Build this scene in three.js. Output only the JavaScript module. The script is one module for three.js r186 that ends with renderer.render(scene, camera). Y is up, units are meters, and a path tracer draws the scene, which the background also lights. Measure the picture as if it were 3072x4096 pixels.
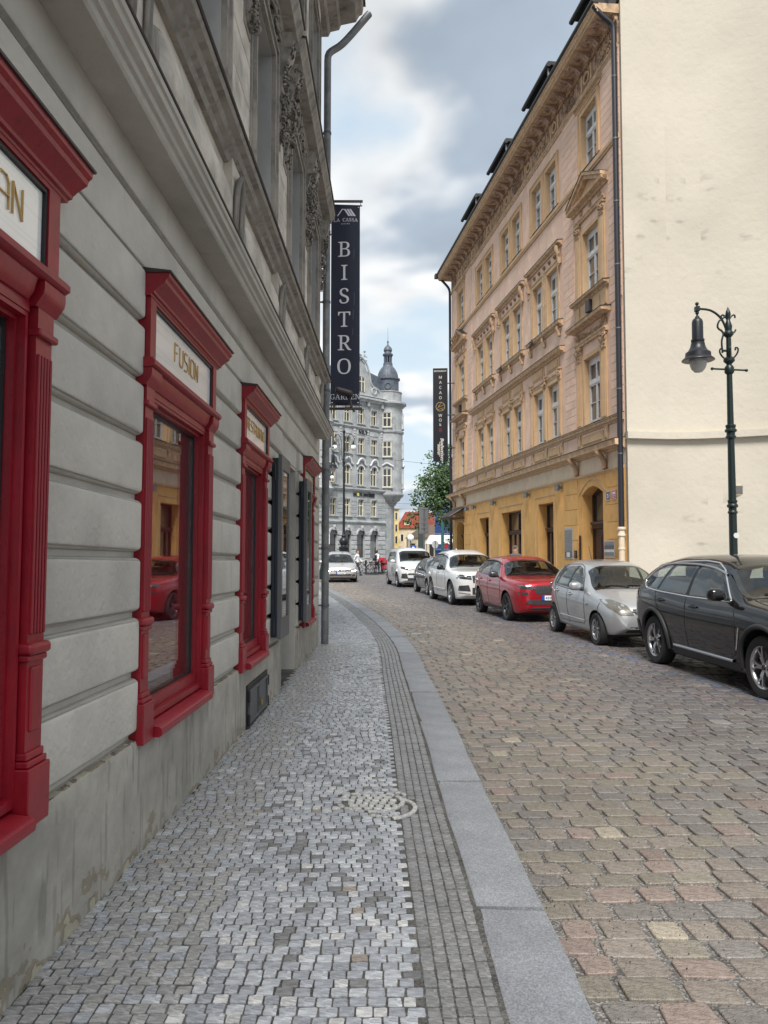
import * as THREE from 'three';
import { mergeGeometries, mergeVertices, toCreasedNormals } from 'three/addons/utils/BufferGeometryUtils.js';
import { RoundedBoxGeometry } from 'three/addons/geometries/RoundedBoxGeometry.js';
import { MarchingCubes } from 'three/addons/objects/MarchingCubes.js';
import { Brush, Evaluator, SUBTRACTION } from 'three-bvh-csg';

// ---------------------------------------------------------------- camera, sky, sun, exposure
const scene = new THREE.Scene();
const camera = new THREE.PerspectiveCamera(67.5, 768 / 1024, 0.05, 3000);
camera.position.set(0, 1.7, 0);
camera.rotation.set(THREE.MathUtils.degToRad(2.97), 0, 0);
const renderer = new THREE.WebGLRenderer({ antialias: true });
renderer.setSize(768, 1024);
renderer.toneMapping = THREE.LinearToneMapping;
renderer.toneMappingExposure = 3.4;
renderer.shadowMap.enabled = true;

// value noise -----------------------------------------------------------
function mulberry(a) { return () => { a |= 0; a = a + 0x6D2B79F5 | 0; let t = Math.imul(a ^ a >>> 15, 1 | a); t = t + Math.imul(t ^ t >>> 7, 61 | t) ^ t; return ((t ^ t >>> 14) >>> 0) / 4294967296; }; }
const rnd = mulberry(20240611);
const rr = (a, b) => a + (b - a) * rnd();
const pick = a => a[Math.floor(rnd() * a.length)];
const clamp = (x, a = 0, b = 1) => Math.max(a, Math.min(b, x));
const sstep = (a, b, x) => { const t = clamp((x - a) / (b - a)); return t * t * (3 - 2 * t); };
const mix = (a, b, t) => a + (b - a) * t;
function hash3(x, y, z) { let h = Math.imul(x, 374761393) ^ Math.imul(y, 668265263) ^ Math.imul(z, 2147483647 ^ 0x5bd1e995); h = Math.imul(h ^ h >>> 13, 1274126177); return ((h ^ h >>> 16) >>> 0) / 4294967296; }
function vn(x, y, z = 0, per = 0) {
  const xi = Math.floor(x), yi = Math.floor(y), zi = Math.floor(z), xf = x - xi, yf = y - yi, zf = z - zi;
  const w = i => per ? ((i % per) + per) % per : i;
  const s = t => t * t * (3 - 2 * t), u = s(xf), v = s(yf), q = s(zf);
  const c = (i, j, k) => hash3(w(xi + i), w(yi + j), zi + k);
  const l = (a, b, t) => a + (b - a) * t;
  return l(l(l(c(0, 0, 0), c(1, 0, 0), u), l(c(0, 1, 0), c(1, 1, 0), u), v), l(l(c(0, 0, 1), c(1, 0, 1), u), l(c(0, 1, 1), c(1, 1, 1), u), v), q);
}
function fbm(x, y, z = 0, oct = 5, per = 0) { let a = 0.5, s = 0, n = 0; for (let i = 0; i < oct; i++) { s += a * vn(x, y, z + i * 7, per); n += a; a *= 0.5; x *= 2; y *= 2; z *= 2; per *= 2; } return s / n; }

// the sky: broken cloud, grey undersides, bright edges, pale blue gaps towards the horizon
{
  const W = 1536, H = 768, d = new Float32Array(W * H * 4);
  for (let j = 0; j < H; j++) for (let i = 0; i < W; i++) {
    const el = (j + 0.5) / H * Math.PI - Math.PI / 2, az = ((i + 0.5) / W - 0.5) * 2 * Math.PI;
    const y = Math.sin(el), x = Math.cos(el) * Math.cos(az), z = Math.cos(el) * Math.sin(az);
    const k = (j * W + i) * 4;
    let c;
    if (y < -0.02) c = [0.28, 0.27, 0.26];
    else {
      const yy = Math.max(y, 0) + 0.16, px = x / yy, pz = z / yy;
      const wx = fbm(px * 0.8 + 3.1, pz * 0.8 + 9.2, 1, 3), wz = fbm(px * 0.8 + 13.7, pz * 0.8 + 2.4, 2, 3);
      const n = fbm(px * 1.15 + wx * 0.9 + 7.9, pz * 1.15 + wz * 0.9 + 2.2, 5, 6);
      const n2 = fbm(px * 2.6 + wx * 0.7 + 31, pz * 2.6 + wz * 0.7 + 17, 9, 6);
      const h = clamp(y / 0.6), m = n * 0.52 + n2 * 0.48;
      const blue = [mix(0.76, 0.54, h), mix(0.90, 0.69, h), mix(0.99, 0.85, h)];
      const cov = sstep(0.33, 0.47, m), thick = sstep(0.43, 0.54, m + 0.10 * (fbm(px * 5.5 + wx * 2, pz * 5.5 + wz * 2, 19, 4) - 0.5));
      const lit = [1.12, 1.12, 1.11], shade = [0.45, 0.53, 0.63];
      const n3 = fbm(px * 5.5 + wx * 2 + 3, pz * 5.5 + wz * 2 + 8, 13, 5), tx = (0.90 + 0.55 * (n2 - 0.5) + 0.35 * (n3 - 0.5)) * (1.08 - 0.12 * y);
      c = [0, 1, 2].map(q => mix(blue[q], mix(lit[q], shade[q], thick) * tx, cov * 0.93));
    }
    d[k] = c[0] * 0.30; d[k + 1] = c[1] * 0.30; d[k + 2] = c[2] * 0.30; d[k + 3] = 1;
  }
  const t = new THREE.DataTexture(d, W, H, THREE.RGBAFormat, THREE.FloatType);
  t.mapping = THREE.EquirectangularReflectionMapping; t.magFilter = THREE.LinearFilter; t.minFilter = THREE.LinearFilter; t.wrapS = THREE.RepeatWrapping;
  t.needsUpdate = true;
  scene.background = t; scene.environment = t;
}
// the sun behind thin cloud: soft
const sun = new THREE.DirectionalLight(new THREE.Color(1, 0.965, 0.92), 1.5);
sun.position.set(-3, 46, 24); sun.target.position.set(0, 0, -12);
sun.castShadow = true; sun.shadow.radius = 42;
sun.shadow.mapSize.set(4096, 4096);
Object.assign(sun.shadow.camera, { left: -60, right: 60, top: 60, bottom: -60, near: 1, far: 250 });
scene.add(sun, sun.target);

// ---------------------------------------------------------------- helpers
const V2 = (x, y) => new THREE.Vector2(x, y), V3 = (x, y, z) => new THREE.Vector3(x, y, z);
const taken = {};
function numbered(n) { const k = taken[n] = (taken[n] ?? -1) + 1; return k ? n + '_' + String(k).padStart(3, '0') : n; }
function tag(o, label, category, group, kind) { o.userData = {}; if (label) o.userData.label = label; if (category) o.userData.category = category; if (group) o.userData.group = group; if (kind) o.userData.kind = kind; return o; }
function thing(name, label, category, [x, y, z] = [0, 0, 0], turn = 0, group) { const o = new THREE.Group(); o.name = numbered(name); scene.add(o); o.position.set(x, y, z); o.rotation.y = turn; return tag(o, label, category, group); }
function part(name, parent) { const o = new THREE.Group(); o.name = name; parent.add(o); return o; }
const plain = g => { const q = g.index ? g.toNonIndexed() : g; for (const a of Object.keys(q.attributes)) if (!['position', 'normal', 'uv'].includes(a)) q.deleteAttribute(a); if (!q.attributes.normal) q.computeVertexNormals(); if (!q.attributes.uv) q.setAttribute('uv', new THREE.BufferAttribute(new Float32Array(q.attributes.position.count * 2), 2)); q.morphAttributes = {}; return q; };
function merge(gs) { gs = gs.flat(Infinity).filter(Boolean).map(plain); return gs.length === 1 ? gs[0] : mergeGeometries(gs, false); }
// uv in metres, projected along the main axis of each face
function uvBox(g, ox = 0, oy = 0) {
  const p = g.attributes.position, n = g.attributes.normal, uv = new Float32Array(p.count * 2);
  for (let i = 0; i < p.count; i++) {
    const a = Math.abs(n.getX(i)), b = Math.abs(n.getY(i)), c = Math.abs(n.getZ(i));
    let u, v; if (b >= a && b >= c) { u = p.getX(i); v = p.getZ(i); } else if (a >= c) { u = p.getZ(i); v = p.getY(i); } else { u = p.getX(i); v = p.getY(i); }
    uv[2 * i] = u + ox; uv[2 * i + 1] = v + oy;
  }
  g.setAttribute('uv', new THREE.BufferAttribute(uv, 2)); return g;
}
function mesh(name, geo, m, parent = scene) { const o = new THREE.Mesh(geo, m); o.name = parent === scene ? numbered(name) : name; o.castShadow = o.receiveShadow = true; parent.add(o); return o; }
function obj(name, gs, m, parent = scene, uv = true) { const g = merge(Array.isArray(gs) ? gs : [gs]); if (uv) uvBox(g, parent.children ? parent.children.length * 0.37 : 0, 0); return mesh(name, g, m, parent); }
function struct(name, gs, m) { const o = obj(name, gs, m); o.userData = { kind: 'structure' }; return o; }
// box from min to max corner
function bx(x0, x1, y0, y1, z0, z1) { const g = new THREE.BoxGeometry(x1 - x0, y1 - y0, z1 - z0); g.translate((x0 + x1) / 2, (y0 + y1) / 2, (z0 + z1) / 2); return g; }
function rbx(x0, x1, y0, y1, z0, z1, r = 0.01, s = 2) { const g = new RoundedBoxGeometry(x1 - x0, y1 - y0, z1 - z0, s, r); g.translate((x0 + x1) / 2, (y0 + y1) / 2, (z0 + z1) / 2); return g; }
// profile [[z,y],...] swept along x from x0 to x1 (closed)
function sweepX(prof, x0, x1, crease = 0.6) {
  const s = new THREE.Shape(prof.map(([z, y]) => V2(z, y)));
  let g = new THREE.ExtrudeGeometry(s, { depth: x1 - x0, bevelEnabled: false, steps: 1 });
  // (z,y,depth) -> world (depth, y, z)
  const p = g.attributes.position; for (let i = 0; i < p.count; i++) { const z = p.getX(i), y = p.getY(i), d = p.getZ(i); p.setXYZ(i, x0 + d, y, z); }
  const ix = []; for (let i = 0; i < p.count; i += 3) ix.push(i, i + 2, i + 1); g.setIndex(ix);
  g = g.toNonIndexed(); g.deleteAttribute('normal'); return toCreasedNormals(g, crease);
}
// shape in xy extruded along z from z0 to z1
function extr(pts, z0, z1, bevel = 0, holes = [], curve = 8) {
  const s = pts instanceof THREE.Shape ? pts : new THREE.Shape(pts.map(([x, y]) => V2(x, y)));
  for (const h of holes) s.holes.push(new THREE.Path(h.map(([x, y]) => V2(x, y))));
  const g = new THREE.ExtrudeGeometry(s, { depth: z1 - z0 - 2 * bevel, bevelEnabled: bevel > 0, bevelThickness: bevel, bevelSize: bevel, bevelOffset: -bevel, bevelSegments: 2, curveSegments: curve });
  g.translate(0, 0, z0 + bevel); return g;
}
function tube(pts, r, seg = 12, rad = 8, closed = false) { return new THREE.TubeGeometry(new THREE.CatmullRomCurve3(pts.map(p => V3(...p)), closed, 'centripetal'), seg, r, rad, closed); }
function rod(a, b, r, r2 = r, n = 10) { const A = V3(...a), B = V3(...b), d = B.clone().sub(A), g = new THREE.CylinderGeometry(r2, r, d.length(), n); g.applyQuaternion(new THREE.Quaternion().setFromUnitVectors(V3(0, 1, 0), d.clone().normalize())); g.translate((A.x + B.x) / 2, (A.y + B.y) / 2, (A.z + B.z) / 2); return g; }
function lathe(prof, n = 20, x = 0, y = 0, z = 0) { let g = new THREE.LatheGeometry(prof.map(([r, h]) => V2(r, h)), n); g = toCreasedNormals(g, 0.7); g.translate(x, y, z); return g; }
function blob(r, x, y, z, sx = 1, sy = 1, sz = 1, d = 1) { const g = new THREE.IcosahedronGeometry(r, d); g.scale(sx, sy, sz); g.translate(x, y, z); return g; }
const tori = (R, r, n = 24, m = 8) => new THREE.TorusGeometry(R, r, m, n);

// textures ---------------------------------------------------------------
function tex(size, fn, srgb = true, rep = 1) {
  const d = new Uint8Array(size * size * 4);
  for (let j = 0; j < size; j++) for (let i = 0; i < size; i++) { const c = fn(i / size, j / size), k = (j * size + i) * 4; if (Array.isArray(c)) { d[k] = clamp(c[0], 0, 255); d[k + 1] = clamp(c[1], 0, 255); d[k + 2] = clamp(c[2], 0, 255); } else d[k] = d[k + 1] = d[k + 2] = clamp(c * 255, 0, 255); d[k + 3] = 255; }
  const t = new THREE.DataTexture(d, size, size); t.wrapS = t.wrapT = THREE.RepeatWrapping; t.magFilter = THREE.LinearFilter; t.minFilter = THREE.LinearMipmapLinearFilter; t.generateMipmaps = true; t.colorSpace = srgb ? THREE.SRGBColorSpace : THREE.NoColorSpace; t.repeat.set(1 / rep, 1 / rep); t.needsUpdate = true; return t;
}
function canvas(w, h, draw) { const c = document.createElement('canvas'); c.width = w; c.height = h; const x = c.getContext('2d'); draw(x, w, h); const t = new THREE.CanvasTexture(c); t.colorSpace = THREE.SRGBColorSpace; return t; }
const std = (o) => new THREE.MeshStandardMaterial(o), phy = (o) => new THREE.MeshPhysicalMaterial(o);
const lin = (r, g, b) => new THREE.Color().setRGB(r, g, b);
// mottled surface: a near-white tint map used with a base colour, and a relief map
function mottle(rep, amp, seed, stain = 0, oct = 5, size = 512) { return tex(size, (u, v) => { const a = fbm(u * 6, v * 6, seed, oct, 6), b = fbm(u * 24, v * 24, seed + 3, 3, 24); let t = 1 - amp * (0.5 - a) * 1.6 - amp * 0.5 * (0.5 - b); if (stain) { const s = fbm(u * 10, v * 4 , seed + 11, 4, 0); t -= stain * sstep(0.60, 0.72, s) * (u > 0.03 && u < 0.97 ? 1 : 0); } t = Math.min(1, t * 0.94); return [255 * t, 255 * t, 255 * Math.min(1, t * 0.995)]; }, true, rep); }
const reliefCoarse = tex(512, (u, v) => fbm(u * 10, v * 10, 2, 5, 10), false, 1.3);
const reliefFine = tex(512, (u, v) => 0.6 * fbm(u * 40, v * 40, 7, 3, 40) + 0.4 * fbm(u * 9, v * 9, 17, 4, 9), false, 0.9);
// ---------------------------------------------------------------- ground, road, pavement
camera.updateMatrixWorld(); camera.updateProjectionMatrix();
const toScreen = (x, y, z) => { const v = V3(x, y, z).project(camera); return v; };
const inView = (x, y, z, m = 1.0) => { if (z > -0.5) return false; const v = toScreen(x, y, z); return Math.abs(v.x) < m && Math.abs(v.y) < m; };
const leftWallX = z => -1.408 - 0.0184 * z;                       // face of the grey building
const FDIR = V3(-0.1357, 0, -1).normalize(), FNRM = V3(-1, 0, 0.1357).normalize();   // yellow facade
const FORG = V3(6.642, 0, -21.02);
const kerbCurve = new THREE.CatmullRomCurve3([[0.79, 6], [0.75, 1], [0.728, -3.4], [0.685, -5.15], [0.655, -7.1], [0.575, -10.3], [0.505, -13.1], [0.18, -16.9], [-0.77, -24.1], [-2.3, -33.4], [-3.9, -44], [-5.6, -56]].map(([x, z]) => V3(x, 0, z)), false, 'centripetal');
kerbCurve.arcLengthDivisions = 600;
const KL = kerbCurve.getLength();
const kerbAt = a => { const u = clamp(a / KL); const p = kerbCurve.getPointAt(u), t = kerbCurve.getTangentAt(u); return { p, t, r: V3(-t.z, 0, t.x) }; };   // r points to the road side

const gritTex = tex(512, (u, v) => { const g = vn(u * 170, v * 170, 3, 170), f = fbm(u * 8, v * 8, 5, 4, 8); const t = 80 + 84 * g * g + 50 * (f - 0.5); return [t * 1.03, t, t * 0.96]; }, true, 1.2);
const gritRelief = tex(512, (u, v) => vn(u * 170, v * 170, 3, 170), false, 1.2);
const M = {};
M.grit = std({ map: gritTex, bumpMap: gritRelief, bumpScale: 0.006, roughness: 0.95 });
M.farPaving = std({ map: tex(512, (u, v) => { const r = Math.floor(v * 42), c = Math.floor(u * 30 + (r % 2) * 0.5), h = hash3(c % 30, r, 4), fx = (u * 30 + (r % 2) * 0.5) % 1, fy = (v * 42) % 1; const e = Math.min(fx, 1 - fx, fy, 1 - fy) < 0.09 ? 0.5 : 1; const t = (96 + 50 * h) * e; return [t * 1.03, t, t * 0.96]; }, true, 6), roughness: 0.55 });
M.pavingGrey = std({ map: tex(512, (u, v) => { const r = Math.floor(v * 40), c = Math.floor(u * 32 + (r % 2) * 0.5), h = hash3(c % 32, r, 8), fx = (u * 32 + (r % 2) * 0.5) % 1, fy = (v * 40) % 1; const e = Math.min(fx, 1 - fx, fy, 1 - fy) < 0.1 ? 0.6 : 1; const t = (120 + 60 * h) * e; return [t, t, t]; }, true, 2.6), roughness: 0.6 });

{ const g = new THREE.PlaneGeometry(1600, 1600); g.rotateX(-Math.PI / 2); g.translate(0, -0.06, -300); struct('ground', g, M.farPaving); }

// road sheet: the grit in the joints
const road = (() => {
  const pos = [], ix = [], A0 = 0.2, A1 = KL - 0.5, n = 90;
  for (let i = 0; i <= n; i++) { const { p, r } = kerbAt(mix(A0, A1, i / n)); for (let j = 0; j <= 6; j++) { const w = j / 6 * 11 - 0.1; pos.push(p.x + r.x * w, -0.011, p.z + r.z * w); if (i < n && j < 6) { const k = i * 7 + j; ix.push(k, k + 1, k + 7, k + 1, k + 8, k + 7); } } }
  const g = new THREE.BufferGeometry(); g.setAttribute('position', new THREE.Float32BufferAttribute(pos, 3)); g.setIndex(ix); g.computeVertexNormals();
  return struct('road', g, M.grit);
})();

// stones: footprint 1 x 1, top at y = 0
function stoneGeo(seed, expo = 5, jit = 0.05, bev = 0.10, dome = 0.05, N = 14) {
  const R = mulberry(seed * 977 + 5), pos = [], ix = [], out = [];
  const cr = 0.5 * clamp(1.6 / expo, 0.12, 0.4), J = () => 1 - jit * R() * 1.5;
  for (const [sx, sz] of [[1, 1], [-1, 1], [-1, -1], [1, -1]]) { const kx = J(), kz = J(), p = cr * (0.7 + 0.7 * R()); const X = 0.5 * kx, Z = 0.5 * kz; const q = [[X, Z - p], [X - p * 0.3, Z - p * 0.3], [X - p, Z]].map(([x, z]) => [x * sx, z * sz]); if (sx * sz < 0) q.reverse(); out.push(...q); }
  N = out.length;
  const ring = (f, y, jy) => { for (const [x, z] of out) pos.push(x * f, y - (jy ? R() * jy : 0), z * f); };
  ring(1.0, -1, 0); ring(1.0, -bev * 1.25, bev * 0.3); ring(1 - bev * 0.45, -bev * 0.35, bev * 0.15); ring(1 - bev * 1.5, dome * 0.45, bev * 0.1); pos.push(0, dome, 0);
  for (let q = 0; q < 3; q++) for (let i = 0; i < N; i++) { const a = q * N + i, b = q * N + (i + 1) % N; ix.push(a, a + N, b, b, a + N, b + N); }
  for (let i = 0; i < N; i++) ix.push(3 * N + i, 4 * N, 3 * N + (i + 1) % N);
  const g = new THREE.BufferGeometry(); g.setAttribute('position', new THREE.Float32BufferAttribute(pos, 3)); g.setIndex(ix); g.computeVertexNormals();
  const uv = []; for (let i = 0; i < pos.length; i += 3) uv.push(pos[i] + seed * 0.31, pos[i + 2] + seed * 0.17); g.setAttribute('uv', new THREE.Float32BufferAttribute(uv, 2));
  return g;
}
// lay a list of stones {x,y,z,sx,sz,rot,c:[r,g,b],v}: the 300 largest in view singly, the rest as one object
function layStones(list, variants, parent, pieceName, restName, mat, height) {
  for (const s of list) { const q = inView(s.x, s.y, s.z) ? s.sx * s.sz / (s.z * s.z) / Math.max(1, -s.z) : 0; s.score = q; }
  list.sort((a, b) => b.score - a.score);
  const near = list.slice(0, 300), rest = list.slice(300);
  const mats = new Map();
  const up = V3(0, 1, 0), q = new THREE.Quaternion(), e = new THREE.Euler();
  const setM = (o, s) => { e.set(s.tx, s.rot, s.tz, 'YXZ'); q.setFromEuler(e); o.compose(V3(s.x, s.y, s.z), q, V3(s.sx, height, s.sz)); };
  near.forEach((s, i) => {
    const key = s.c.map(v => Math.round(v * 36)).join(); if (!mats.has(key)) { const m = mat.clone(); m.color = lin(...s.c); mats.set(key, m); }
    const m = mesh(i ? pieceName + '_' + String(i).padStart(3, '0') : pieceName, variants[s.v % variants.length], mats.get(key), parent);
    e.set(s.tx, s.rot, s.tz, 'YXZ'); m.position.set(s.x, s.y, s.z); m.quaternion.setFromEuler(e); m.scale.set(s.sx, height, s.sz);
  });
  const im = new THREE.InstancedMesh(variants[2], mat, rest.length), mm = new THREE.Matrix4(), c = new THREE.Color();
  rest.forEach((s, i) => { if (s.v % 2) s.rot += Math.PI; setM(mm, s); im.setMatrixAt(i, mm); im.setColorAt(i, c.setRGB(...s.c)); });
  im.name = restName; im.userData = { kind: 'stuff' }; im.castShadow = im.receiveShadow = true; parent.add(im);
}
const settGrain = tex(256, (u, v) => { const t = 0.80 + 0.3 * fbm(u * 8, v * 8, 21, 5, 8) - 0.16 * sstep(0.7, 0.85, vn(u * 40, v * 40, 4, 40)); return [255 * t, 252 * t, 248 * t]; }, true, 0.8);
const settRelief = tex(256, (u, v) => fbm(u * 12, v * 12, 22, 5, 12), false, 0.8);
M.sett = std({ color: 0xffffff, map: settGrain, bumpMap: settRelief, bumpScale: 0.006, roughness: 0.40 });
const settVars = [1, 2, 3, 4, 5, 6, 7, 8].map(i => stoneGeo(i, 6.0, 0.08, 0.055, 0.018));

// road setts, laid in courses across the street; worn blue parking line painted over some of them
const parkX = z => 4.02 - 0.1357 * (-z - 11.75);
{
  const list = [];
  let a = 0.6, row = 0;
  while (a < KL - 5) {
    const { p, r, t } = kerbAt(a), dep = rr(0.142, 0.182), dist = Math.max(1, -p.z);
    const rot = Math.atan2(-r.z, r.x);
    let w = 0.02 + (row % 2 ? 0.0 : 0.05), first = true;
    const sl = rr(-0.012, 0.012);
    const rc = rr(0.93, 1.05);
    while (w < 10.4) {
      const wid = first ? rr(0.15, 0.23) : rr(0.15, 0.26);
      const wc = w + wid / 2, wob = 0.03 * Math.sin(wc * 1.1 + a * 0.35) + 0.02 * Math.sin(wc * 2.7 + a) + sl * wc * 0.3;
      const x = p.x + r.x * wc + t.x * wob, z = p.z + r.z * wc + t.z * wob;
      const bend = 1 + wc * 0.012;
      w += wid;
      const facadeGap = (x - (6.3 - 0.1357 * (-z - 11.75)));
      if (facadeGap > 0.1) break;
      if (z > 0.5 || !(inView(x, 0, z, 1.25) || z > -3)) { first = false; continue; }
      const b = rr(0.18, 0.235) * rc, h = rnd();
      const patch = fbm(x * 0.35 + 5, z * 0.35, 3, 3);
      let c = h < 0.55 ? [b * 1.08, b * 0.99, b * 0.91] : h < 0.66 ? [b * 1.14, b * 0.95, b * 0.88] : h < 0.84 ? [b * 1.08, b * 1.03, b * 0.90] : [b * 0.90, b * 0.88, b * 0.87];
      if (rnd() < 0.015) c = [b * 1.7, b * 1.6, b * 1.35];
      const dirt = 0.88 + 0.3 * (patch - 0.3); const tan = 1 - sstep(0.8, 2.3, wc + 0.9 * (patch - 0.5) * 2); c = [c[0] * mix(0.79, 1.16, tan), c[1] * mix(0.785, 1.11, tan), c[2] * mix(0.86, 1.06, tan)].map(v => v * dirt);
      const dl = Math.abs(x - parkX(z));
      if (dl < 0.085 && z < -5 && fbm(x * 2, z * 0.9, 7, 3) > 0.44) { const k = rr(0.15, 0.6); c = [mix(c[0], 0.07, k), mix(c[1], 0.12, k), mix(c[2], 0.22, k)]; }
      list.push({ x, y: rr(-0.005, 0.004) + 0.002, z, sx: wid - rr(0.006, 0.020), sz: dep * bend - rr(0.006, 0.018), rot: rot + rr(-0.03, 0.03), tx: rr(-0.022, 0.022), tz: rr(-0.022, 0.022), c, v: Math.floor(rnd() * 8) });
      first = false;
    }
    a += dep; row++;
  }
  layStones(list, settVars, road, 'sett', 'far_setts', M.sett, 0.1);
}
// loose black grit scattered in the gutter
{
  const g = new THREE.IcosahedronGeometry(1, 0), n = 2600, im = new THREE.InstancedMesh(g, std({ color: lin(0.02, 0.02, 0.021), roughness: 0.8 }), n), m = new THREE.Matrix4();
  for (let i = 0; i < n; i++) { const z = -2.4 - Math.pow(rnd(), 1.5) * 9, { p, r } = kerbAt(6 - z + 0.02), w = 0.03 + Math.pow(rnd(), 1.7) * 2.0; const cl = fbm(w * 3, z * 2, 4, 3) > 0.5 ? 1 : 0.2; const s = rr(0.0012, 0.004) * (0.4 + 0.6 * cl); m.makeScale(s, s * 0.7, s * 1.2); m.setPosition(p.x + r.x * w, 0.006 + s * 0.3, z + r.z * w); im.setMatrixAt(i, m); }
  im.name = numbered('grit'); im.userData = { label: 'loose black grit lying in the gutter setts', category: 'grit', kind: 'stuff' }; scene.add(im);
}

// kerb of long granite slabs
const graniteTex = tex(512, (u, v) => { const g = vn(u * 200, v * 200, 5, 200), f = fbm(u * 5, v * 5, 6, 5, 5); const t = 1 * (0.80 + 0.26 * (g - 0.5) + 0.15 * (f - 0.5)); return [247 * t, 250 * t, 255 * t]; }, true, 0.9);
M.granite = std({ color: lin(0.40, 0.405, 0.41), map: graniteTex, bumpMap: reliefFine, bumpScale: 0.003, roughness: 0.6 });
M.granite2 = M.granite.clone(); M.granite2.color = lin(0.36, 0.365, 0.375);
const kerb = new THREE.Group(); kerb.name = numbered('kerb'); kerb.userData = { kind: 'structure' }; scene.add(kerb);
{
  const cuts = [2.6, 4.45, 6.3, 7.85, 9.55, 11.45, 13.35, 14.9, 16.1, 17.3, 18.3]; let a = 18.3; while (a < KL - 3) { a += rr(0.9, 1.3); cuts.push(a); }
  for (let i = 0; i + 1 < cuts.length; i++) {
    const a0 = cuts[i] + 0.012, a1 = cuts[i + 1] - 0.012, n = 8, pos = [], ix = [], b = 0.014, top = 0.1 + rr(-0.003, 0.004), skew = rr(-0.02, 0.02), seed = rr(0, 90);
    const prof = [[0, -0.1], [0, top - b], [-b * 0.3, top - b * 0.3], [-b, top], [-0.31 + b, top], [-0.31 + b * 0.3, top - b * 0.3], [-0.31, top - b], [-0.31, -0.1]];
    for (let k = 0; k <= n; k++) for (const [o, y] of prof) {
      const end = k === 0 ? -1 : k === n ? 1 : 0;
      const { p, r } = kerbAt(mix(a0, a1, k / n) + (end ? skew * (o + 0.15) / 0.15 + 0.03 * (vn(o * 14, cuts[end < 0 ? i : i + 1] * 3) - 0.5) : 0));
      const w = o + 0.012 * (vn(a0 + k / n * 4, o > -0.15 ? 1 : 2, 3) - 0.5) * (y > 0 ? 1 : 0);
      pos.push(p.x + r.x * w, y - (end && y > top - 0.001 ? 0.006 : 0) + 0.004 * (vn(a0 * 3 + k, o * 9, 6) - 0.5) * (y > 0 ? 1 : 0), p.z + r.z * w);
    }
    const m = prof.length; for (let k = 0; k < n; k++) for (let j = 0; j + 1 < m; j++) { const q = k * m + j; ix.push(q, q + m, q + 1, q + 1, q + m, q + m + 1); }
    for (const k of [0, n]) for (let j = 1; j + 1 < m; j++) ix.push(...(k ? [k * m, k * m + j + 1, k * m + j] : [0, j, j + 1]));
    let g = new THREE.BufferGeometry(); g.setAttribute('position', new THREE.Float32BufferAttribute(pos, 3)); g.setIndex(ix); g = toCreasedNormals(g, 0.5); uvBox(g, seed, seed);
    mesh(i ? 'kerb_stone_' + String(i).padStart(3, '0') : 'kerb_stone', g, i % 3 ? M.granite : M.granite2, kerb);
  }
}

// pavement: small mosaic stones in rows
M.bed = std({ map: tex(512, (u, v) => { const g = vn(u * 150, v * 150, 13, 150), f = fbm(u * 6, v * 6, 15, 4, 6); const t = 74 + 44 * (g - 0.5) + 60 * (f - 0.5); return [t, t * 0.98, t * 0.94]; }, true, 1.1), bumpMap: gritRelief, bumpScale: 0.004, roughness: 0.9 });
const mosaicGrain = tex(256, (u, v) => { const vein = fbm(u * 4 + v * 6, v * 22 - u * 5, 31, 4), t = 0.74 + 0.42 * (vein - 0.35) + 0.16 * (fbm(u * 20, v * 20, 33, 3, 20) - 0.5); return [250 * t, 252 * t, 255 * t]; }, true, 2.2);
M.mosaic = std({ color: 0xffffff, map: mosaicGrain, bumpMap: settRelief, bumpScale: 0.0016, roughness: 0.32 });
const mosVars = [1, 2, 3, 4, 5, 6, 7, 8].map(i => stoneGeo(i + 40, 8, 0.07, 0.035, 0.012, 12));
const sidewalk = (() => {
  const pos = [], ix = [], n = 80; let k = 0;
  for (let i = 0; i <= n; i++) { const a = mix(0.2, KL - 8, i / n), { p, r } = kerbAt(a); const inner = V3(p.x - r.x * 0.29, 0, p.z - r.z * 0.29); const wx = p.z > -13.7 ? leftWallX(p.z) - 0.2 : -1.2 - (-13.7 - p.z) * 1.4; pos.push(inner.x, 0.0945, inner.z, Math.min(wx, inner.x - 0.5), 0.0945, inner.z + (inner.x - wx) * r.z * 0); if (i < n) { const q = 2 * i; ix.push(q, q + 2, q + 1, q + 1, q + 2, q + 3); } }
  const g = new THREE.BufferGeometry(); g.setAttribute('position', new THREE.Float32BufferAttribute(pos, 3)); g.setIndex(ix); g.computeVertexNormals(); const nn = g.attributes.normal; for (let i = 0; i < nn.count; i++) nn.setXYZ(i, 0, 1, 0);
  return struct('sidewalk', g, M.bed);
})();
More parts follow.
